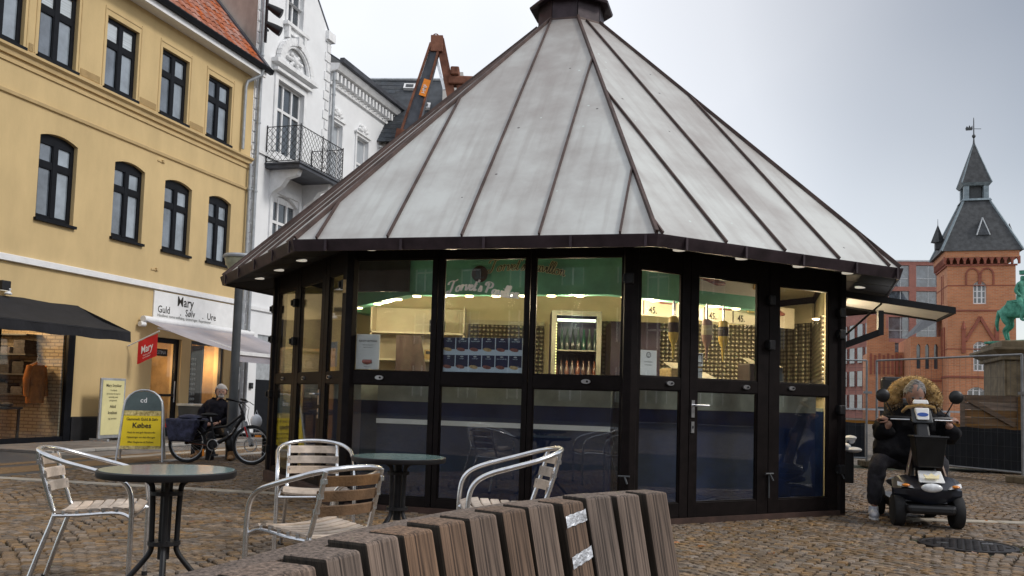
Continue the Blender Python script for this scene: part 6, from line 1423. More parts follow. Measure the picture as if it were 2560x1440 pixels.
# ================================================================ curved wooden bench in the foreground
bw = thing('slatted_bench', 'curved bench of thick weathered vertical wooden slats in the foreground', 'bench', (0, 0, 0))
TOPZ = .90; PTS = [(-.62, .60), (-.565, .76), (-.505, .92), (-.44, 1.07), (-.375, 1.21), (-.313, 1.367), (-.272, 1.50), (-.225, 1.633), (-.172, 1.758), (-.115, 1.875), (-.05, 2.0), (.017, 2.108), (.092, 2.225), (.171, 2.317), (.261, 2.442), (.352, 2.533), (.445, 2.617)]
rb = random.Random(8); sm = None
for i in range(len(PTS)):
    p = Vector((*PTS[i], 0)); q = Vector((*PTS[min(i + 1, len(PTS) - 1)], 0)); o_ = Vector((*PTS[max(i - 1, 0)], 0))
    tg = (q - o_).normalized(); nrm = Vector((tg.y, -tg.x, 0))        # faces the sitter
    if i == 0: continue
    L = (p - o_).length
    ang = math.atan2(tg.y, tg.x) - R_(4)
    t2 = Vector((math.cos(ang), math.sin(ang), 0)); n2 = Vector((t2.y, -t2.x, 0))
    w = L * .71; dpt = .084; m = MB(); tz = TOPZ + rb.uniform(-.003, .003); zz = [0.30, tz]
    rec = Vector((nrm.x, nrm.y, 0)) * .26
    c = p - tg * L * .5
    V = []
    for z in (.30, .50, .70, tz):
        off = rec * (tz - z) * .85 + rec * .10 * (tz - z) ** 2
        for a, b in ((-.5 * w, -dpt / 2), (.5 * w, -dpt / 2), (.5 * w, dpt / 2), (-.5 * w, dpt / 2)): V.append(c + t2 * a + n2 * b + off + Vector((0, 0, z)))
    F = [(0, 3, 2, 1), (12, 13, 14, 15)] + [(k * 4 + a, k * 4 + (a + 1) % 4, k * 4 + 4 + (a + 1) % 4, k * 4 + 4 + a) for k in range(3) for a in range(4)]
    qz = (Vector((0, 0, 1)) - rec * .92).to_track_quat('Z', 'Y'); iq = qz.inverted(); m.add([iq @ (v - c) for v in V], F); o = m.build('back_slat', 'benchwood', bw, bevel=.006); o.location = c; o.rotation_mode = 'QUATERNION'; o.rotation_quaternion = qz; o.data.materials.append(MATS['benchshade'])
    for fi in (5, 9, 13): o.data.polygons[fi].material_index = 1  # left side faces take the painted shade
    # matching seat plank
    m = MB(); s0 = c + rec * .62 + nrm * .03; m.hexa([s0 + tg * -.055 + Vector((0, 0, .40)), s0 + tg * .055 + Vector((0, 0, .40)), s0 + nrm * .42 + tg * .045 + Vector((0, 0, .40)), s0 + nrm * .42 - tg * .045 + Vector((0, 0, .40)), s0 + tg * -.055 + Vector((0, 0, .44)), s0 + tg * .055 + Vector((0, 0, .44)), s0 + nrm * .42 + tg * .045 + Vector((0, 0, .44)), s0 + nrm * .42 - tg * .045 + Vector((0, 0, .44))]); m.build('seat_plank', 'benchwood', bw, bevel=.006)
P = [Vector((x, y, 0)) for x, y in PTS]
def offp(d, z): 
    out = []
    for i in range(len(P)):
        tg = (P[min(i + 1, len(P) - 1)] - P[max(i - 1, 0)]).normalized(); nrm = Vector((tg.y, -tg.x, 0)); out.append(P[i] + nrm * d + Vector((0, 0, z)))
    return out
a_, b_, c_, d_ = offp(-.085, .60), offp(-.045, .60), offp(-.11, TOPZ - .012), offp(-.055, TOPZ - .012)
m = MB(); n = len(P); m.add(a_ + b_ + d_ + c_, [(k * n + i, k * n + i + 1, ((k + 1) % 4) * n + i + 1, ((k + 1) % 4) * n + i) for k in range(4) for i in range(n - 1)] + [(0, n, 2 * n, 3 * n), (n - 1, 4 * n - 1, 3 * n - 1, 2 * n - 1)]); m.build('rear_rail', 'benchwood', bw)
for i in (2, 8, 15):
    q = P[i]; tg = (P[min(i + 1, n - 1)] - P[i - 1]).normalized(); nr_ = Vector((tg.y, -tg.x, 0)); m = MB(); m.bar(q + nr_ * .12, q + nr_ * .12 + Vector((0, 0, .42)), .06, .05); m.bar(q + nr_ * .55, q + nr_ * .55 + Vector((0, 0, .40)), .06, .05); m.bar(q + nr_ * .10 + Vector((0, 0, .39)), q + nr_ * .6 + Vector((0, 0, .39)), .05, .05); m.bar(q + nr_ * .12 + Vector((0, 0, .40)), q - nr_ * .03 + Vector((0, 0, .84)), .045, .03); m.build('leg_frame', 'galv', bw)
# duct tape on the third slat from the right end
i = 13; p = P[i]; o_ = P[i - 1]; tg = (P[i + 1] - P[i - 1]).normalized(); nrm = Vector((tg.y, -tg.x, 0)); ang = math.atan2(tg.y, tg.x) - R_(4); t2 = Vector((math.cos(ang), math.sin(ang), 0)); n2 = Vector((t2.y, -t2.x, 0)); L = (p - o_).length; c = p - tg * L * .5; rec = nrm * .26
for z, tl in ((.858, .012), (.765, .02)):
    m = MB(); w = L * .71; vs = []; k = 8
    for q in range(k + 1):
        a = -.47 * w + w * .97 * q / k
        for s in (-.5, .5):
            zz = z + s * .028 + tl * (a / w); off = rec * (TOPZ - zz) * .85 + rec * .10 * (TOPZ - zz) ** 2
            vs.append(c + t2 * a + n2 * (.0445 + .001 * (q % 2)) + off + Vector((0, 0, zz + .001 * (q % 3))))
    m.add(vs, [(2 * q, 2 * q + 2, 2 * q + 3, 2 * q + 1) for q in range(k)]); m.build('tape_strip', 'tape', bw)
# ================================================================ mobility scooter and rider
SX, SY, SR = 4.33, 9.45, R_(-101.5)
sc = thing('mobility_scooter', 'black four-wheeled mobility scooter with round mirrors and white tiller head', 'mobility scooter', (SX, SY, 0), SR)
def swheel(x, y, r=.165, w=.10):
    s = 1 if y > 0 else -1; t_ = MB(Matrix.Translation((x, y, r)) @ Matrix.Rotation(math.pi / 2, 4, 'X')).lathe([(r * .6, -w / 2), (r * .93, -w / 2), (r, -w * .3), (r, w * .3), (r * .93, w / 2), (r * .6, w / 2)], 24).build('tyre', 'rubber', sc, smooth=True)
    MB(Matrix.Translation((x, y, r)) @ Matrix.Rotation(math.pi / 2, 4, 'X')).lathe([(r * .6, -w * .35), (r * .25, -w * .2), (r * .25, w * .2), (r * .6, w * .35)], 16).build('rim', 'galv', t_)
for x, y in ((.50, .26), (.50, -.29), (-.45, .25), (-.45, -.29)): swheel(x, y)
m = MB(); m.hexa([(-.72, -.24, .12), (.45, -.24, .12), (.45, .24, .12), (-.72, .24, .12), (-.72, -.26, .24), (.40, -.26, .24), (.40, .26, .24), (-.72, .26, .24)]); m.build('chassis', 'scooter', sc, bevel=.03)
# nose cowl: lofted sections across y
m = MB(); secs = []; ny = 14
for q in range(ny + 1):
    y0_ = -.32 + .64 * q / ny; e = abs(y0_) / .32; y = y0_ - .02; fx = .72 - .16 * e ** 2; top_ = .50 - .05 * e ** 2 + (.02 if .5 < e < .95 else 0); lo = .24 + (.05 * e)
    secs.append([(.20, y, top_ - .02), (.45, y, top_ + .01), (fx - .07, y, top_ - .06), (fx, y, .40 - .02 * e), (fx, y, .33), (fx - .06, y, lo), (.45, y, lo + .10 * (e > .6)), (.22, y, lo + .12)])
m.add([p for s in secs for p in s], [(q * 8 + a, q * 8 + (a + 1) % 8, q * 8 + 8 + (a + 1) % 8, q * 8 + 8 + a) for q in range(ny) for a in range(8)] + [tuple(range(8)), tuple(range(ny * 8 + 7, ny * 8 - 1, -1))])
cw = m.build('nose_cowl', 'scooterbody', sc, smooth=True)
m = MB(); m.hexa([(.60, -.26, .15), (.74, -.23, .15), (.74, .19, .15), (.60, .22, .15), (.60, -.27, .24), (.73, -.25, .24), (.73, .21, .24), (.60, .23, .24)]); m.build('bumper', 'scooter', sc, bevel=.03)
m = MB(); m.ell((.715, -.02, .41), (.03, .10, .045), 18, 8); m.build('headlight', 'lens', cw, smooth=True)
for s in (-1, 1):
    m = MB(); m.add([(.715, s * .16 - .02, .40), (.62, s * .30 - .02, .415), (.60, s * .295 - .02, .455), (.70, s * .18 - .02, .425)] + [(.66, s * .16 - .02, .40), (.57, s * .29 - .02, .41), (.55, s * .285 - .02, .45), (.65, s * .18 - .02, .42)], [(0, 1, 2, 3), (4, 7, 6, 5), (0, 4, 5, 1), (1, 5, 6, 2), (2, 6, 7, 3), (3, 7, 4, 0)]); o = m.build('indicator', 'lens', cw)
    m = MB(); m.ell((.675, s * .23 - .02, .425), (.03, .04, .016), 10, 6); m.build('amber_lamp', 'amber', cw, smooth=True)
m = MB(); m.hexa([(.60, -.11, .455), (.66, -.125, .455), (.66, .125, .455), (.60, .11, .455), (.50, -.10, .55), (.53, -.11, .57), (.53, .11, .57), (.50, .10, .55)]); wp = m.build('crest_plate', 'white', cw, bevel=.012)
cf = lambda u, d, v: Vector((.645 - v * .95, u, .488 + v * .9)) + Vector((.75, 0, .66)) * d
m = MB(); m.prism([(-.06, 0), (.06, 0), (.075, .045), (.035, .025), (.0, .055), (-.035, .025), (-.075, .045)], cf, .008, .016); m.build('crown_emblem', 'gold', wp)
# tiller, basket, head, bars
m = MB(); m.hexa([(.34, -.09, .45), (.50, -.09, .48), (.50, .09, .48), (.34, .09, .45), (.16, -.06, 1.02), (.26, -.06, 1.06), (.26, .06, 1.06), (.16, .06, 1.02)]); m.build('tiller', 'scooter', sc, bevel=.02)
for s in (-1, 1):
    m = MB(); m.hexa([(.34, s * .13, .46), (.44, s * .19, .46), (.42, s * .21, .46), (.32, s * .15, .46), (.28, s * .08, .86), (.34, s * .09, .86), (.33, s * .11, .86), (.27, s * .10, .86)]); m.build('kneeboard', 'bronze', sc)
m = MB(); m.hexa([(.40, -.12, .60), (.58, -.12, .60), (.58, .12, .60), (.40, .12, .60), (.36, -.15, .90), (.62, -.15, .90), (.62, .15, .90), (.36, .15, .90)]); bs = m.build('front_basket', 'scooter', sc, bevel=.015)
MB().tube([(.35, -.155, .905), (.63, -.155, .905), (.63, .155, .905), (.35, .155, .905)], .012, 6, closed=True).build('basket_rim', 'scooter', bs)
m = MB(); m.hexa([(.20, -.08, 1.02), (.30, -.11, 1.04), (.30, .11, 1.04), (.20, .08, 1.02), (.12, -.08, 1.16), (.20, -.10, 1.20), (.20, .10, 1.20), (.12, .08, 1.16)]); m.build('console', 'darkgrey', sc, bevel=.02)
m = MB(); m.hexa([(.285, -.06, 1.07), (.308, -.06, 1.07), (.308, .06, 1.07), (.285, .06, 1.07), (.20, -.07, 1.19), (.258, -.07, 1.195), (.258, .07, 1.195), (.20, .07, 1.19)]); th = m.build('tiller_cover', 'white', sc, bevel=.012)
m = MB(); m.hexa([(.17, -.075, 1.235), (.22, -.08, 1.235), (.22, .08, 1.235), (.17, .075, 1.235), (.15, -.065, 1.275), (.20, -.07, 1.28), (.20, .07, 1.28), (.15, .065, 1.275)]); m.build('display_cover', 'white', th, bevel=.01)
m = MB(); m.tube([(.12, -.16, 1.15), (.20, -.13, 1.20), (.23, 0, 1.225), (.20, .13, 1.20), (.12, .16, 1.15)], .018, 8); m.build('tan_hoop', 'fur', sc, smooth=True)
tf = lambda u, d, v: Vector((.322 - (v - 1.03) * .41, u, v)) + Vector((1, 0, .35)) * d
m = MB(); m.prism([(.055 * math.cos(a / 16 * 6.283), 1.125 + .02 * math.sin(a / 16 * 6.283)) for a in range(16)], tf, .002, .006); m.build('oval_badge', 'blue', th)
m = MB()
for s in (-1, 1): m.tube([(.18, s * .08, 1.08), (.16, s * .20, 1.09), (.08, s * .34, 1.09)], [.022, .017, .017], 8)
m.build('handlebar', 'scooter', sc, smooth=True); m = MB()
for s in (-1, 1): m.tube([(.26, s * .12, 1.07), (.22, s * .30, 1.07)], .007, 6)
m.build('brake_lever', 'steel', sc)
for s in (-1, 1):
    m = MB(); m.tube([(.12, s * .25, 1.10), (.14, s * .30, 1.20), (.14, s * .33, 1.26)], .007, 6); st_ = m.build('mirror_stalk', 'scooter', sc); m = MB(Matrix.Translation((.14, s * .36, 1.315)) @ Matrix.Rotation(math.pi / 2, 4, 'Y')); m.lathe([(.03, -.02), (.068, -.008), (.072, .0), (.066, .008), (.02, .02)], 20); m.build('mirror', 'scooter', st_, smooth=True)
# seat
m = MB(); m.box(-.48, -.02, -.24, .24, .58, .68); m.build('seat', 'scooter', sc, bevel=.04); MB().lathe([(.05, .2), (.05, .6)], 12, (-.28, 0, 0)).build('seat_post', 'darkgrey', sc)
m = MB(); m.hexa([(-.50, -.22, .66), (-.40, -.22, .66), (-.40, .22, .66), (-.50, .22, .66), (-.62, -.21, 1.30), (-.52, -.21, 1.30), (-.52, .21, 1.30), (-.62, .21, 1.30)]); m.build('backrest', 'scooter', sc, bevel=.05)
m = MB(); m.hexa([(-.62, -.14, 1.34), (-.52, -.14, 1.34), (-.52, .14, 1.34), (-.62, .14, 1.34), (-.64, -.14, 1.54), (-.54, -.14, 1.54), (-.54, .14, 1.54), (-.64, .14, 1.54)]); hr_ = m.build('headrest', 'scooter', sc, bevel=.04); hr_.location = (0, -.10, 0)
m = MB(); m.tube([(-.02, -.27, .86), (-.45, -.27, .84)], .028, 8); m.tube([(-.02, .27, .86), (-.45, .27, .84)], .028, 8); m.build('armrest', 'scooter', sc)
# rider
rd = thing('person', 'grey-haired woman in a black coat leaning forward on the mobility scooter', 'person', (SX, SY, 0), SR)
arms = [['che', ('shl', (-.10, -.21, 1.10), .085), ('ell', (.0, -.34, .90), .07), ('wrl', (.14, -.29, 1.04), .045)], ['che', ('shr', (-.10, .21, 1.10), .085), ('elr', (.0, .34, .90), .07), ('wrr', (.14, .29, 1.04), .045)]]
tor = [[('pel', (-.25, 0, .74), .17), ('wai', (-.22, 0, .90), .165), ('che', (-.12, 0, 1.08), .17), ('nk', (-.03, 0, 1.20), .085), ('nk2', (.0, 0, 1.25), .06)]]
legs = [['pel', ('hl', (-.18, -.14, .72), .12), ('knl', (.04, -.38, .62), .09), ('shinl', (.03, -.41, .38), .065), ('anl', (.01, -.42, .11), .05)], ['pel', ('hr', (-.18, .12, .72), .12), ('knr', (.20, .19, .68), .09), ('anr', (.24, .16, .34), .055)]]
v_, e_, r_ = chain(tor + arms + legs); skin_fig('body', v_, e_, [r * .8 for r in r_], 'skin2', rd)
v_, e_, r_ = chain([[('pel', (-.20, 0, .74), .23), ('wai', (-.16, 0, .90), .225), ('che', (-.10, 0, 1.05), .225), ('nk', (-.05, 0, 1.18), .11)]] + [[ 'che', ('shl', (-.11, -.22, 1.09), .115), ('ell', (.0, -.36, .89), .125), ('wrl', (.13, -.30, 1.02), .075)], ['che', ('shr', (-.11, .22, 1.09), .115), ('elr', (.0, .36, .89), .125), ('wrr', (.13, .30, 1.02), .075)]] + [['pel', ('skl', (-.06, -.28, .76), .18), ('skl2', (.04, -.37, .66), .14)], ['pel', ('skr', (.0, .22, .72), .15)]]); skin_fig('black_coat', v_, e_, r_, 'coat', rd, 3)
v_, e_, r_ = chain([[('pel', (-.20, -.05, .70), .15), ('knl', (.04, -.38, .62), .105), ('shinl', (.03, -.41, .40), .085), ('anl', (.01, -.42, .13), .075)], ['pel', ('knr', (.20, .19, .68), .10), ('anr', (.24, .16, .36), .07)]]); skin_fig('trousers', v_, e_, r_, 'jeans', rd, 3)
hd_, Mx = head(rd, Vector((.07, -.03, 1.335)), R_(0), R_(32), .118, 'skin2', 'darkgreyhair')
for s in (-1, 1): hand(rd, (.13, s * .29, 1.05), (-.3, s * .6, .3), (.6, 0, .8), .95, 'skin2')
# sneaker
m = MB(Matrix.Translation((.05, -.43, 0)) @ Matrix.Rotation(R_(-6), 4, 'Z')); m.ell((.02, 0, .055), (.14, .052, .055), 14, 8); m.lathe([(.05, .05), (.054, .09), (.048, .135)], 12, (-.05, 0, 0)); m.build('sneaker', 'shoe', rd, smooth=True)
m = MB(Matrix.Translation((.05, -.43, 0)) @ Matrix.Rotation(R_(-6), 4, 'Z')); m.ell((.02, 0, .016), (.148, .056, .018), 14, 5)
for q in range(4): m.box(.02 + q * .022, .028 + q * .022, -.03, .03, .098 - q * .007, .108 - q * .007)
m.build('sole_and_laces', 'white', rd, smooth=True)
m = MB(); m.ell((.30, .16, .30), (.13, .05, .05), 12, 6); m.build('shoe', 'shoe', rd, smooth=True)
# fluffy sheepskin hood behind the head
rf_ = random.Random(9); m = MB(); ring = []
for q in range(25):
    a = R_(-22 + 224 * q / 24); ring.append(Vector((-.09 - .02 * math.sin(a), .205 * math.cos(a), 1.285 + .175 * math.sin(a))))
m.tube(ring, [.06] + [.085] * 23 + [.06], 12); fu = m.build('fur_hood', 'fur', rd, smooth=True); dm = fu.modifiers.new('sub', 'SUBSURF'); dm.levels = dm.render_levels = 1
m = MB()
for _ in range(7000):
    t = rf_.random() * 24; i = min(int(t), 23); c = ring[i].lerp(ring[i + 1], t - i); d = Vector((rf_.gauss(0, 1), rf_.gauss(0, 1), rf_.gauss(0, 1))).normalized(); p = c + d * .080; e = p + (d + Vector((rf_.gauss(0, .5), rf_.gauss(0, .5), rf_.gauss(0, .5) - .3))) * .013; s_ = d.cross(Vector((rf_.random(), rf_.random(), rf_.random()))).normalized() * .006; m.add([p - s_, p + s_, e], [(0, 1, 2)])
m.build('fur_pile', 'fur', fu, kind='stuff')
# ================================================================ trash bin with bag
tb = thing('litter_bin', 'black litter bin with a clear plastic bag hanging over its rim at the kiosk corner', 'litter bin', (3.83, 10.25, 0), R_(-15))
MB().box(-.13, .13, -.12, .12, .32, .68).build('bin_box', 'black', tb, bevel=.015); MB().box(-.03, .03, .0, .06, 0, .32).build('leg', 'black', tb)
m = MB(); rf_ = random.Random(1)
for q in range(7): m.ell((rf_.uniform(-.02, .14), rf_.uniform(-.10, .08), rf_.uniform(.70, .84)), (rf_.uniform(.04, .075), .06, rf_.uniform(.03, .06)), 9, 6)
m.ell((.12, -.1, .70), (.10, .07, .035), 10, 6); m.build('plastic_bag', 'plastic', tb, smooth=True)
# ================================================================ construction fence
FA, FB = Vector((7.57, 18.36, 0)), Vector((8.77, 15.1, 0)); fdv = (FB - FA).normalized(); fnv = Vector((fdv.y, -fdv.x, 0))
def fence_panel(a, b, label, cloth=True, lo=0.12, hi=2.2):
    L = (b - a).length; t = thing('fence_panel', label, 'fence panel', a, math.atan2((b - a).y, (b - a).x), 'temporary fence panels')
    for x in (.04, L - .04): MB().tube([(x, 0, 0.02), (x, 0, hi)], .022, 8).build('upright', 'fencemetal', t, smooth=True)
    for z in (lo + .05, hi - .01): MB().tube([(.04, 0, z), (L - .04, 0, z)], .019, 8).build('cross_rail', 'fencemetal', t, smooth=True)
    m = MB(); n = int(L / .13)
    for i in range(1, n): m.bar((i * L / n, 0, lo), (i * L / n, 0, hi), .003, .003, (1, 0, 0))
    for z in range(1, 9): m.bar((.05, .004, lo + z * .24), (L - .05, .004, lo + z * .24), .003, .003)
    m.build('wire_mesh', 'darkgrey', t, kind='stuff')
    if cloth:
        m = MB(); k = 24; vs = []
        for i in range(k + 1):
            x = .06 + (L - .12) * i / k; vs += [(x, .02 + .012 * math.sin(i * 1.9), lo + .07), (x, .025 + .018 * math.sin(i * 1.1), .90 + .012 * math.sin(i * 1.3))]
        m.add(vs, [(2 * i, 2 * i + 2, 2 * i + 3, 2 * i + 1) for i in range(k)]); m.build('screen_cloth', 'mesh', t)
    for x in (0.04, L - .04): MB().box(x - .10, x + .10, -.30, .30, 0, .12).build('concrete_foot', 'sandstone', t, bevel=.02)
    m = MB().box(L - .10, L + .06, -.03, .03, 1.5, 1.55); m.build('clamp', 'fencemetal', t)
fence_panel(FA, FB, 'grey mesh fence panel with dark screen cloth behind the scooter')
fence_panel(FB + fdv * .06, FB + fdv * 4.0, 'mesh fence panel with dark screen cloth at the right edge of the picture')
fence_panel(Vector((3.6, 18.7, 0)), FA + Vector((-.13, .02, 0)), 'mesh fence panel with dark cloth between the kiosk corner and the tall post')
# ================================================================ site behind the fence: timber hoarding, containers, barrier
tp = thing('timber_crate', 'large brown wooden crate of rough boards around the statue base', 'crate', (8.8, 17.3, 0), R_(-14))
for i in range(5):
    z = .80 + i * .145; MB().box(0, 3.6, 0, .05, z, z + .135).build('board', 'timber', tp)
for x in (.0, 1.0, 2.0, 3.0): MB().box(x, x + .07, -.04, 0, .72, 1.50).build('batten', 'timber', tp)
m = MB(); m.bar((.08, -.02, 1.46), (.95, -.02, .95), .03, .09); m.build('brace', 'timber', tp); MB().box(0, 3.6, .05, 1.6, .1, .75).build('base_block', 'matteblack', tp)
tr = thing('site_barrier', 'orange-brown timber edge with pale railing beyond the fence', 'barrier', (4.2, 20.6, 0), R_(-4)); MB().box(0, 6.5, 0, .1, .84, .92).build('edge_board', 'timber', tr)
for i in range(8): MB().box(.2 + i * .8, .25 + i * .8, 0, .04, .92, 1.18).build('post', 'galv', tr)
MB().box(0, 6.5, 0, .04, 1.16, 1.20).build('rail', 'galv', tr)
for i, (x, y, w, h, mm, lb) in enumerate([(4.6, 24, 2.6, 2.25, 'darkgrey', 'dark grey site container behind the fence near the kiosk corner'), (7.2, 26, 1.2, 1.7, 'galv', 'pale grey cabinet behind the fence left of the scooter'), (9.8, 22.0, .9, 1.5, 'matteblack', 'black cabinet beside the wooden crate')]):
    t = thing('site_container', lb, 'container', (x, y, 0)); MB().box(0, w, 0, 1.5, .1, h * .8).build('body', mm, t, bevel=.02); MB().box(-.03, w + .03, -.03, 1.53, h * .8, h * .8 + .06).build('lid', 'black', t)
    MB().box(.1, w * .45, -.02, 0, .3, h * .7).build('door', 'galv' if mm != 'galv' else 'darkgrey', t)
# ================================================================ statue on pedestal
pd = thing('pedestal', 'tall sandstone pedestal with projecting cornice under the green statue', 'pedestal', (23.5, 40.4, 0), R_(-17))
def pbox(w, l, z0, z1, nm, bev=.02, m_='sandstone'): return MB().box(-w, w, -l, l, z0, z1).build(nm, m_, pd, bevel=bev)
pbox(1.75, 2.6, 0, 1.7, 'plinth'); pbox(1.5, 2.35, 1.7, 1.95, 'base_moulding', .06); pbox(1.28, 2.1, 1.95, 3.55, 'die'); pbox(1.45, 2.3, 3.55, 3.72, 'cornice', .05)
m = MB(); m.hexa([(-1.42, -2.2, 3.72), (1.42, -2.2, 3.72), (1.42, 2.2, 3.72), (-1.42, 2.2, 3.72), (-1.82, -2.6, 3.98), (1.82, -2.6, 3.98), (1.82, 2.6, 3.98), (-1.82, 2.6, 3.98)]); m.build('cornice', 'sandstone', pd); pbox(1.82, 2.6, 3.98, 4.10, 'cornice', .02); pbox(1.4, 2.2, 4.10, 4.42, 'capping', .06)
for x in (-1.02, 1.02): MB().box(x - .18, x + .18, -2.18, -2.1, 2.0, 3.5).build('pilaster', 'sandstone', pd)
MB().box(-.62, .62, -2.14, -2.1, 2.2, 3.3).build('recessed_panel', 'sandstone', pd)
stt = thing('equestrian_statue', 'green verdigris bronze rider on a standing horse on the tall pedestal', 'statue', (23.3, 40.2, 4.42), R_(-63))
MB().box(-1.5, 1.5, -.6, .6, 0, .12).build('bronze_base', 'verdigris', stt, bevel=.04)
# horse: local +x forward, z up; life size x 1.25
hz = [[('rump', (-.75, 0, 1.62), .36), ('mid', (-.15, 0, 1.55), .38), ('chest', (.55, 0, 1.60), .38), ('neck', (.92, 0, 1.98), .25), ('poll', (1.12, -.05, 2.38), .16), ('face', (1.32, -.07, 2.20), .13), ('muz', (1.46, -.08, 1.96), .10)],
      ['rump', ('tail', (-1.12, 0, 1.60), .10), ('tail2', (-1.25, 0, 1.0), .09), ('tail3', (-1.20, 0, .6), .05)],
      ['rump', ('th1', (-.78, .24, 1.15), .20), ('st1', (-.66, .25, .82), .11), ('hk1', (-.92, .25, .62), .085), ('fet1', (-.84, .25, .22), .06), ('hf1', (-.80, .25, .15), .085)],
      ['rump', ('th2', (-.70, -.24, 1.15), .20), ('st2', (-.50, -.25, .82), .11), ('hk2', (-.74, -.25, .62), .085), ('fet2', (-.62, -.25, .22), .06), ('hf2', (-.58, -.25, .15), .085)],
      ['chest', ('el1', (.58, .22, 1.18), .15), ('kn1', (.62, .22, .74), .085), ('ft1', (.60, .22, .28), .06), ('ho1', (.64, .22, .15), .085)],
      ['chest', ('el2', (.62, -.22, 1.20), .15), ('kn2', (.86, -.22, .88), .085), ('ft2', (.76, -.22, .46), .06), ('ho2', (.82, -.22, .36), .08)]]
v_, e_, r_ = chain(hz); skin_fig('horse', v_, e_, r_, 'verdigris', stt, 2, 1)
m = MB(); m.ell((1.08, .06, 2.55), (.03, .03, .09), 6, 5); m.ell((1.08, -.14, 2.55), (.03, .03, .09), 6, 5); m.build('horse_ears', 'verdigris', stt, smooth=True)
rz_ = [[('pel', (-.05, 0, 2.02), .20), ('wai', (-.03, 0, 2.32), .18), ('che', (.0, 0, 2.62), .22), ('nk', (.02, 0, 2.86), .09), ('hd0', (.03, 0, 2.98), .12), ('hd', (.05, 0, 3.12), .125)],
       ['che', ('s1', (.0, .26, 2.70), .11), ('e1', (-.12, .36, 2.38), .09), ('w1', (.22, .22, 2.26), .06)], ['che', ('s2', (.0, -.26, 2.70), .11), ('e2', (-.08, -.38, 2.38), .09), ('w2', (.12, -.30, 2.12), .06)],
       ['pel', ('h1', (.05, .30, 1.92), .15), ('k1', (.32, .42, 1.55), .11), ('a1', (.22, .44, 1.08), .08), ('f1', (.38, .46, 1.0), .06)], ['pel', ('h2', (.05, -.30, 1.92), .15), ('k2', (.32, -.42, 1.55), .11), ('a2', (.22, -.44, 1.08), .08), ('f2', (.38, -.46, 1.0), .06)]]
v_, e_, r_ = chain(rz_); skin_fig('rider', v_, e_, r_, 'verdigris', stt)
m = MB(); m.lathe([(.13, 3.16), (.155, 3.18), (.15, 3.30), (.165, 3.34), (.02, 3.35)], 14, (.04, 0, 0)); m.ell((.19, 0, 3.17), (.09, .11, .02), 10, 4); m.build('cap', 'verdigris', stt, smooth=True)
m = MB(); m.ell((-.05, 0, 1.88), (.42, .42, .16), 14, 6); m.build('saddle_cloth', 'verdigris', stt, smooth=True)
# ================================================================ brick tower building (frame: front face along local x)
TA = -R_(90 - 16.9) + math.pi / 2   # street grid direction
tw = thing('brick_tower', 'red brick tower with arcaded frieze, slate pyramid roof and lantern spire', 'tower', (46.95, 95.0, 0), R_(-16.9))
# local x to the right along the front, local y away from us
TWW = 6.6
def tbox(x0, x1, y0, y1, z0, z1, nm, m_='redbrick', par=tw, **k): return MB().box(x0, x1, y0, y1, z0, z1).build(nm, m_, par, **k)
def twall(name, openx, z0, z1):
    pass
AW = [(2.5, 3.8, 12.9, 15.4), (2.5, 3.85, 5.7, 8.9), (1.9, 3.7, 1.6, 4.0)]
ws = wall(tw, 0, TWW, 0, 17.2, [(a, b, c, d, .45) for a, b, c, d in AW], 'redbrick', .5)
m = MB(); m.add([(0, 0, 0), (0, 6.8, 0), (0, 6.8, 17.2), (0, 0, 17.2), (TWW, 0, 0), (TWW, 6.8, 0), (TWW, 6.8, 17.2), (TWW, 0, 17.2)], [(0, 3, 2, 1), (4, 5, 6, 7), (1, 2, 6, 5)]); m.build('wall', 'redbrick', tw)
for a, b, c, d in AW:
    mb = MB(); f = .13; r = .45; y0, y1 = .22, .32
    mb.box(a, a + f, y0, y1, c, d - .3).box(b - f, b, y0, y1, c, d - .3).box(a + f, b - f, y0, y1, c, c + f)
    for i in (1, 2): x = a + (b - a) * i / 3; mb.box(x - .07, x + .07, y0, y1, c + f, d - .1)
    nrow = 4 if d - c > 3 else 3
    for i in range(1, nrow + 1): z = c + (d - c) * i / (nrow + .6); mb.box(a + f, b - f, y0 + .02, y1 - .02, z - .045, z + .045)
    P_ = [Vector((a + (b - a) * i / 10, y0 + .05, d - .06 - r * (2 * i / 10 - 1) ** 2)) for i in range(11)]
    for i in range(10): mb.bar(P_[i], P_[i + 1], .1, .12, (0, 1, 0))
    w = mb.build('window', 'whitepaint', tw); tbox(a, b, .30, .34, c, d, 'pane', 'paneclear', w)
for z, h, o_ in ((4.95, .22, .10), (8.0, .1, .04), (12.1, .18, .09), (14.85, .1, .04), (17.0, .18, .15)): tbox(-o_, TWW + o_, -o_, 0, z, z + h, 'brick_band', 'redbrickdark'); tbox(-o_, 0, 0, 6.8, z, z + h, 'brick_band', 'redbrickdark')
# frieze: projecting upper part with row of small arches
tbox(-.3, TWW + .3, -.35, 7.1, 17.9, 18.6, 'frieze'); 
for i in range(12):
    x = -.30 + i * (TWW + .6) / 11.0
    if i < 12: tbox(x - .10, x + .10, -.33, 0, 17.2, 18.0, 'corbel', 'redbrickdark')
m = MB()
for i in range(11):
    x0 = -.30 + i * (TWW + .6) / 11.0 + .1; x1 = x0 + (TWW + .6) / 11.0 - .2; P_ = [(x0 + (x1 - x0) * q / 6, 17.45 + .45 * (1 - abs(2 * q / 6 - 1) ** 1.6)) for q in range(7)]
    m.prism([(x0, 17.9)] + P_ + [(x1, 17.9)], lambda u, d, v: Vector((u, d, v)), -.30, -.05)
m.build('arcade', 'redbrickdark', tw)
for i in range(10):
    y = .3 + i * .7; tbox(-.33, 0, y - .1, y + .1, 17.2, 18.0, 'corbel', 'redbrickdark')
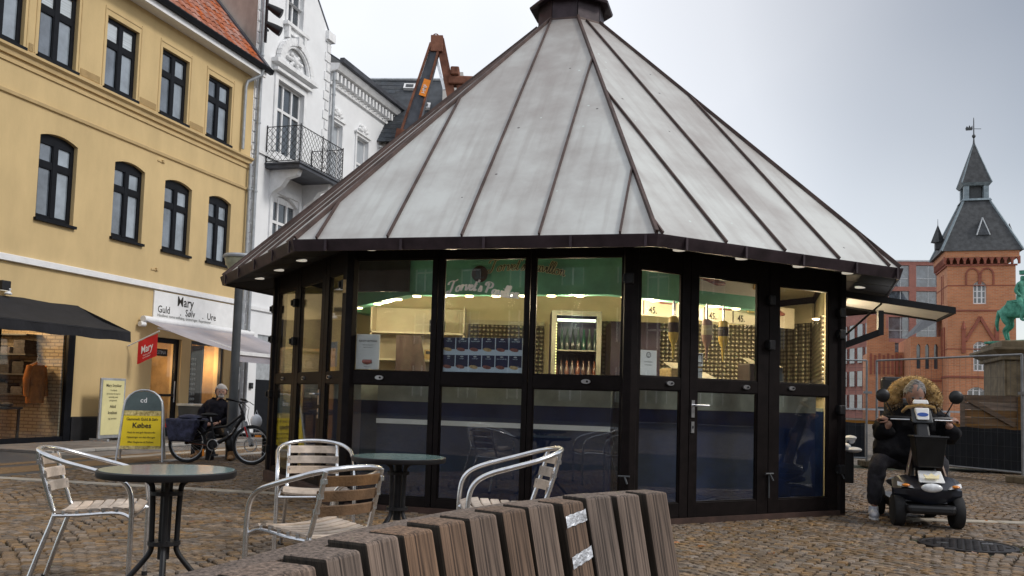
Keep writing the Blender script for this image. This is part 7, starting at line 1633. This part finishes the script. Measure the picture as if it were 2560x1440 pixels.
# blind arches and gabled hood mould
def vbar(pts, w=.22, dep=.12, nm='brick_moulding', m_='redbrickdark'):
    mb = MB()
    for i in range(len(pts) - 1): mb.bar((pts[i][0], -dep / 2, pts[i][1]), (pts[i + 1][0], -dep / 2, pts[i + 1][1]), w, dep, (0, 1, 0))
    return mb.build(nm, m_, tw)
for c_ in (2.45, 3.85):
    vbar([(c_ - .62, 15.0), (c_ - .62, 16.0)] + [(c_ - .62 * math.cos(R_(a)), 16.0 + .75 * math.sin(R_(a))) for a in range(15, 180, 15)] + [(c_ + .62, 16.0), (c_ + .62, 15.0)], .16)
vbar([(1.75, 8.9), (3.15, 11.5), (4.55, 8.9)], .3, .2); vbar([(1.55, 7.6), (1.55, 10.2)], .38, .22); vbar([(4.75, 7.6), (4.75, 10.2)], .38, .22)
for x in (1.55, 4.75): m = MB(); m.lathe([(.28, 0), (.02, .9)], 4, (x, -.1, 10.2)); m.build('pinnacle', 'redbrickdark', tw)
for y in (1.5, 3.0, 4.5): tbox(-.12, 0, y, y + .35, 7.2, 10.5, 'blind_arch', 'redbrickdark')
for y in (2.4, 3.4): tbox(-.06, 0, y, y + .25, 13.2, 16.4, 'arrow_slit', 'redbrickdark')
# roof pyramid, lantern and spire
def pyr(cx, cy, r0, z0, r1, z1, nm, m_='slate', par=tw):
    m = MB(); m.add([(cx - r0, cy - r0, z0), (cx + r0, cy - r0, z0), (cx + r0, cy + r0, z0), (cx - r0, cy + r0, z0), (cx - r1, cy - r1, z1), (cx + r1, cy - r1, z1), (cx + r1, cy + r1, z1), (cx - r1, cy + r1, z1)], [(0, 3, 2, 1), (4, 5, 6, 7), (0, 1, 5, 4), (1, 2, 6, 5), (2, 3, 7, 6), (3, 0, 4, 7)]); return m.build(nm, m_, par)
CX, CY = TWW / 2, 3.4
mat('towerslate', (.055, .058, .062), .7, var=.4, scale=2.2, bump=.4, bscale=14); mat('greenzinc', (.22, .27, .30), .5, .2, var=.25, scale=3)
rf = pyr(CX, CY, 3.95, 18.6, 1.3, 24.6, 'roof', 'towerslate')
for sx, sy in ((-1, -1), (1, -1), (-1, 1)): MB().bar((CX + sx * 3.97, CY + sy * 3.97, 18.62), (CX + sx * 1.3, CY + sy * 1.3, 24.65), .2, .16).build('hip_flashing', 'greenzinc', tw)
pyr(CX, CY, 1.5, 24.6, 1.35, 24.85, 'lantern_base', 'greenzinc')
for sx in (-1, 1):
    for sy in (-1, 1): tbox(CX + sx * .98 - .26, CX + sx * .98 + .26, CY + sy * .98 - .26, CY + sy * .98 + .26, 24.85, 26.3, 'lantern_post', 'greenzinc')
for a in (-.05,): tbox(CX - .72, CX + .72, CY - .55, CY + .55, 24.85, 26.3, 'louvre', 'darkgrey'); tbox(CX - .55, CX + .55, CY - .8, CY + .8, 24.85, 26.3, 'louvre', 'darkgrey')
pyr(CX, CY, 1.32, 26.3, 1.55, 26.6, 'lantern_cornice', 'greenzinc'); pyr(CX, CY, 1.5, 26.6, .08, 31.4, 'spire', 'towerslate')
for sx, sy in ((-1, -1), (1, -1), (-1, 1)): MB().bar((CX + sx * 1.51, CY + sy * 1.51, 26.6), (CX, CY, 31.45), .12, .10).build('hip_flashing', 'greenzinc', tw)
MB().lathe([(.16, 31.1), (.10, 31.5), (.07, 31.9), (.05, 34.0), (.03, 34.3), (.01, 34.35)], 8, (CX, CY, 0)).build('finial_rod', 'darkgrey', tw); MB().ell((CX, CY, 32.2), (.2, .2, .22), 10, 6).build('finial_ball', 'darkgrey', tw, smooth=True)
m = MB(); m.prism([(-.8, 32.9), (-.15, 32.9), (-.1, 33.05), (-.15, 33.45), (-.3, 33.2), (-.45, 33.5), (-.55, 33.2), (-.7, 33.4), (-.85, 33.15)], lambda u, d, v: Vector((CX + u, CY + d, v)), -.03, .03); m.bar((CX, CY, 33.05), (CX + .75, CY, 33.0), .05, .05); m.build('weather_vane', 'darkgrey', tw)
def dorm(cx, cy, z, nm='dormer'):
    m = MB().box(cx - .42, cx + .42, cy, cy + 1.2, z, z + 1.0); d_ = m.build(nm, 'greenzinc', tw); m = MB(); m.add([(cx - .65, cy - .15, z + 1.0), (cx + .65, cy - .15, z + 1.0), (cx, cy + .25, z + 2.9), (cx - .65, cy + 1.5, z + 1.0), (cx + .65, cy + 1.5, z + 1.0), (cx, cy + 1.2, z + 2.7)], [(0, 1, 2), (0, 2, 5, 3), (1, 4, 5, 2)]); m.build('dormer_roof', 'slate', d_)
    for s in (-1, 1): MB().bar((cx + s * .66, cy - .17, z + .98), (cx, cy + .22, z + 2.95), .14, .08).build('dormer_trim', 'galv', d_)
    MB().box(cx - .2, cx + .2, cy - .02, cy, z + .2, z + .85).build('dormer_opening', 'black', d_); MB().lathe([(.03, z + 2.8), (.02, z + 3.6)], 5, (cx, cy + .2, 0)).build('dormer_finial', 'darkgrey', d_)
dorm(CX + .25, .25, 19.4)
m = MB(); m.box(-.7, .1, 3.0, 3.8, 19.4, 20.2); dl = m.build('dormer', 'towerslate', tw); m = MB(); m.lathe([(.75, 20.2), (.03, 22.2)], 4, (-.4, 3.4, 0)); m.build('dormer_roof', 'towerslate', dl); MB().lathe([(.04, 22.0), (.02, 22.9)], 5, (-.4, 3.4, 0)).build('dormer_finial', 'darkgrey', dl); m = MB(); m.lathe([(.7, 20.2), (.03, 22.2)], 4, (TWW + .2, 3.4, 0)); m.build('dormer_roof', 'towerslate', tw)
# annex left of the tower
an = thing('brick_annex', 'lower red brick wing with stepped gable joined to the tower at its left', 'building', (46.95, 95.0, 0), R_(-16.9))
wall(an, -3.2, 0, 0, 9.6, [(-2.6, -2.2, 6.0, 8.8, .3), (-1.7, -1.3, 6.0, 8.8, .3), (-.8, -.4, 6.0, 8.8, .3), (-1.2, -.3, .2, 3.2, .3)], 'redbrick', .4); an.children[0].location = (0, 3.5, 0)
m = MB(); m.add([(-3.2, 3.5, 0), (-3.2, 14, 0), (-3.2, 14, 9.6), (-3.2, 3.5, 9.6)], [(0, 3, 2, 1)]); m.build('wall', 'redbrick', an)
m = MB(); m.add([(-3.3, 3.4, 9.6), (0, 3.4, 11.6), (0, 9, 13.5), (-3.3, 9, 9.9)], [(0, 1, 2, 3)]); m.build('roof', 'slate', an)
tbox(-3.3, 0, 3.4, 3.5, 4.6, 4.8, 'brick_band', 'redbrickdark', an); tbox(-3.0, -.2, 3.8, 3.9, .1, 9, 'dark_backing', 'paneclear', an)
for i, (x0, x1, z) in enumerate([(-7.3, -6.9, 14.2), (-6.9, -5.2, 12.6), (-5.2, -4.9, 11), (-4.9, -4.2, 9.4)]): tbox(x0, x1, 9.0, 9.6, 0, z, 'gable_step', 'redbrick', an)
tbox(-7.0, -3.2, 9.6, 18, 0, 8.2, 'wall', 'redbrick', an)
for i in range(8): tbox(-7.0 + i * .48, -6.75 + i * .48, 8.9, 9.0, 5.5, 8.0 - .2 * (i % 2), 'pilaster_strip', 'redbrickdark', an)
# ================================================================ modern brick block behind
mo = thing('modern_brick_block', 'modern dark red brick office block with large grid windows behind the tower', 'building', (51.0, 120.0, 0), R_(-16.9 + 8))
def mod_wall(z1, x0, x1, par, cols, rows, h0=1.2):
    ops = []; pw = (x1 - x0) / cols
    for r in range(rows):
        for c in range(cols): ops.append((x0 + c * pw + .45, x0 + (c + 1) * pw - .45, h0 + r * 3.55, h0 + r * 3.55 + 2.95))
    wall(par, x0, x1, 0, z1, ops, 'modbrick', .4)
    for a, b, c, d in ops:
        w = MB().box(a, b, .28, .34, c, d).build('window', 'pane', par); mb = MB(); mb.box((a + b) / 2 + .2, (a + b) / 2 + .28, .22, .28, c, d).box(a, b, .22, .28, c + 1.1, c + 1.18).box(a, a + .08, .22, .28, c, d).box(b - .08, b, .22, .28, c, d); mb.build('frame', 'galv', w)
mod_wall(21.6, -.2, 10.5, mo, 3, 6, .4)
m = MB(); m.add([(-.2, 0, 0), (-.2, 20, 0), (-.2, 20, 21.6), (-.2, 0, 21.6), (10.5, 0, 21.6), (10.5, 20, 21.6)], [(0, 3, 2, 1), (3, 4, 5, 2)]); m.build('wall', 'modbrick', mo)
MB().box(-.25, 10.6, -.1, 20, 21.6, 21.8).build('parapet', 'galv', mo)
mo2 = thing('modern_brick_wing', 'receding lower wing of the modern brick block with a white sign', 'building', (50.9, 120.3, 0), R_(73 + 20))
# wing: wall running away to the left behind the block, seen obliquely
ops = [(1.0 + c * 2.6, 2.8 + c * 2.6, 1.2 + r * 3.4, 3.4 + r * 3.4) for c in range(8) for r in range(4)]
wv = wall(mo2, 0, 22, 0, 15.2, ops, 'modbrick', .3)
for a, b, c, d in ops: w = MB().box(a, b, .2, .25, c, d).build('window', 'pane', mo2); MB().box(a, a + .1, .14, .2, c, d).build('frame', 'whitepaint', w)
MB().box(8, 9.4, -.3, -.1, 2.2, 7.4).build('sign_board', 'white', mo2); text(lambda u, d, v: Vector((8.7 - (v - 0), -.3 - d, 4.8 + u)), [('HOTEL', 0, -.4, 1.3, 'CENTER', .8, .02)], 'ink', 'sign_lettering', mo2, .02)
# ================================================================ far left end of the view beyond the kiosk: pale houses with a dome
dm_ = thing('domed_building', 'distant pale building with a dark dome beyond the brick wing', 'building', (60, 162, 0))
MB().box(-3, 6.6, 0, 10, 0, 11.0).build('wall', 'farwall', dm_); MB().lathe([(4.0, 11), (4.0, 12.5), (3.8, 14), (3.1, 15.8), (1.8, 17), (.4, 17.5), (.2, 19), (.02, 20.5)], 24, (2.5, 4, 0)).build('dome', 'slate', dm_, smooth=True)
for i in range(4):
    for r in range(3): w = MB().box(-2.2 + i * 2.1, -1.2 + i * 2.1, -.06, 0, 1.2 + r * 3.4, 3.2 + r * 3.4).build('window', 'paneclear', dm_)
wh2 = thing('pale_street_house', 'small pale gabled house far off under the dome', 'house', (37.5, 110, 0)); MB().box(0, 4.0, 0, 8, 0, 5.0).build('wall', 'whitewall', wh2); m = MB(); m.add([(-.2, -.2, 5.0), (4.2, -.2, 5.0), (4.2, 4, 7.4), (-.2, 4, 7.4)], [(0, 1, 2, 3)]); m.build('roof', 'slate', wh2)
for i in range(3): MB().box(.4 + i * 1.2, 1.1 + i * 1.2, -.05, 0, 1.2, 3.8).build('window', 'paneclear', wh2)
# ================================================================ unseen houses behind the viewer and at right, added to darken the glass reflections
def terrace(nm, lb, loc, rz, W_, hh):
    bh = thing(nm, lb, 'building', loc, rz); rows = int(hh / 3.5); nc = int(W_ / 3.8)
    wops = [(2 + c * 3.6, 3.5 + c * 3.6, 1.2 + r * 3.4, 3.2 + r * 3.4) for c in range(nc) for r in range(rows)]
    wall(bh, 0, W_, 0, hh, wops, 'behindbrick', .3)
    for a, b, c, d in wops:
        q = MB().box(a, b, .12, .17, c, d).build('window', 'paneclear', bh); MB().box((a + b) / 2 - .05, (a + b) / 2 + .05, .06, .12, c, d).box(a, b, .06, .12, c + 1.2, c + 1.3).box(a, a + .08, .06, .12, c, d).box(b - .08, b, .06, .12, c, d).build('frame', 'whitepaint', q)
    m = MB(); m.add([(0, -.4, hh), (W_, -.4, hh), (W_, 6, hh + 4), (0, 6, hh + 4)], [(0, 1, 2, 3)]); m.build('roof', 'slate', bh)
terrace('added_terrace_behind', 'added unseen dark brick terrace behind the viewer, darkening the glass reflections', (34, -30, 0), math.pi, 72, 11)
terrace('added_terrace_right', 'added unseen dark brick terrace at the right, keeping bright sky out of the glass', (46, 26, 0), -math.pi / 2, 56, 12.5)
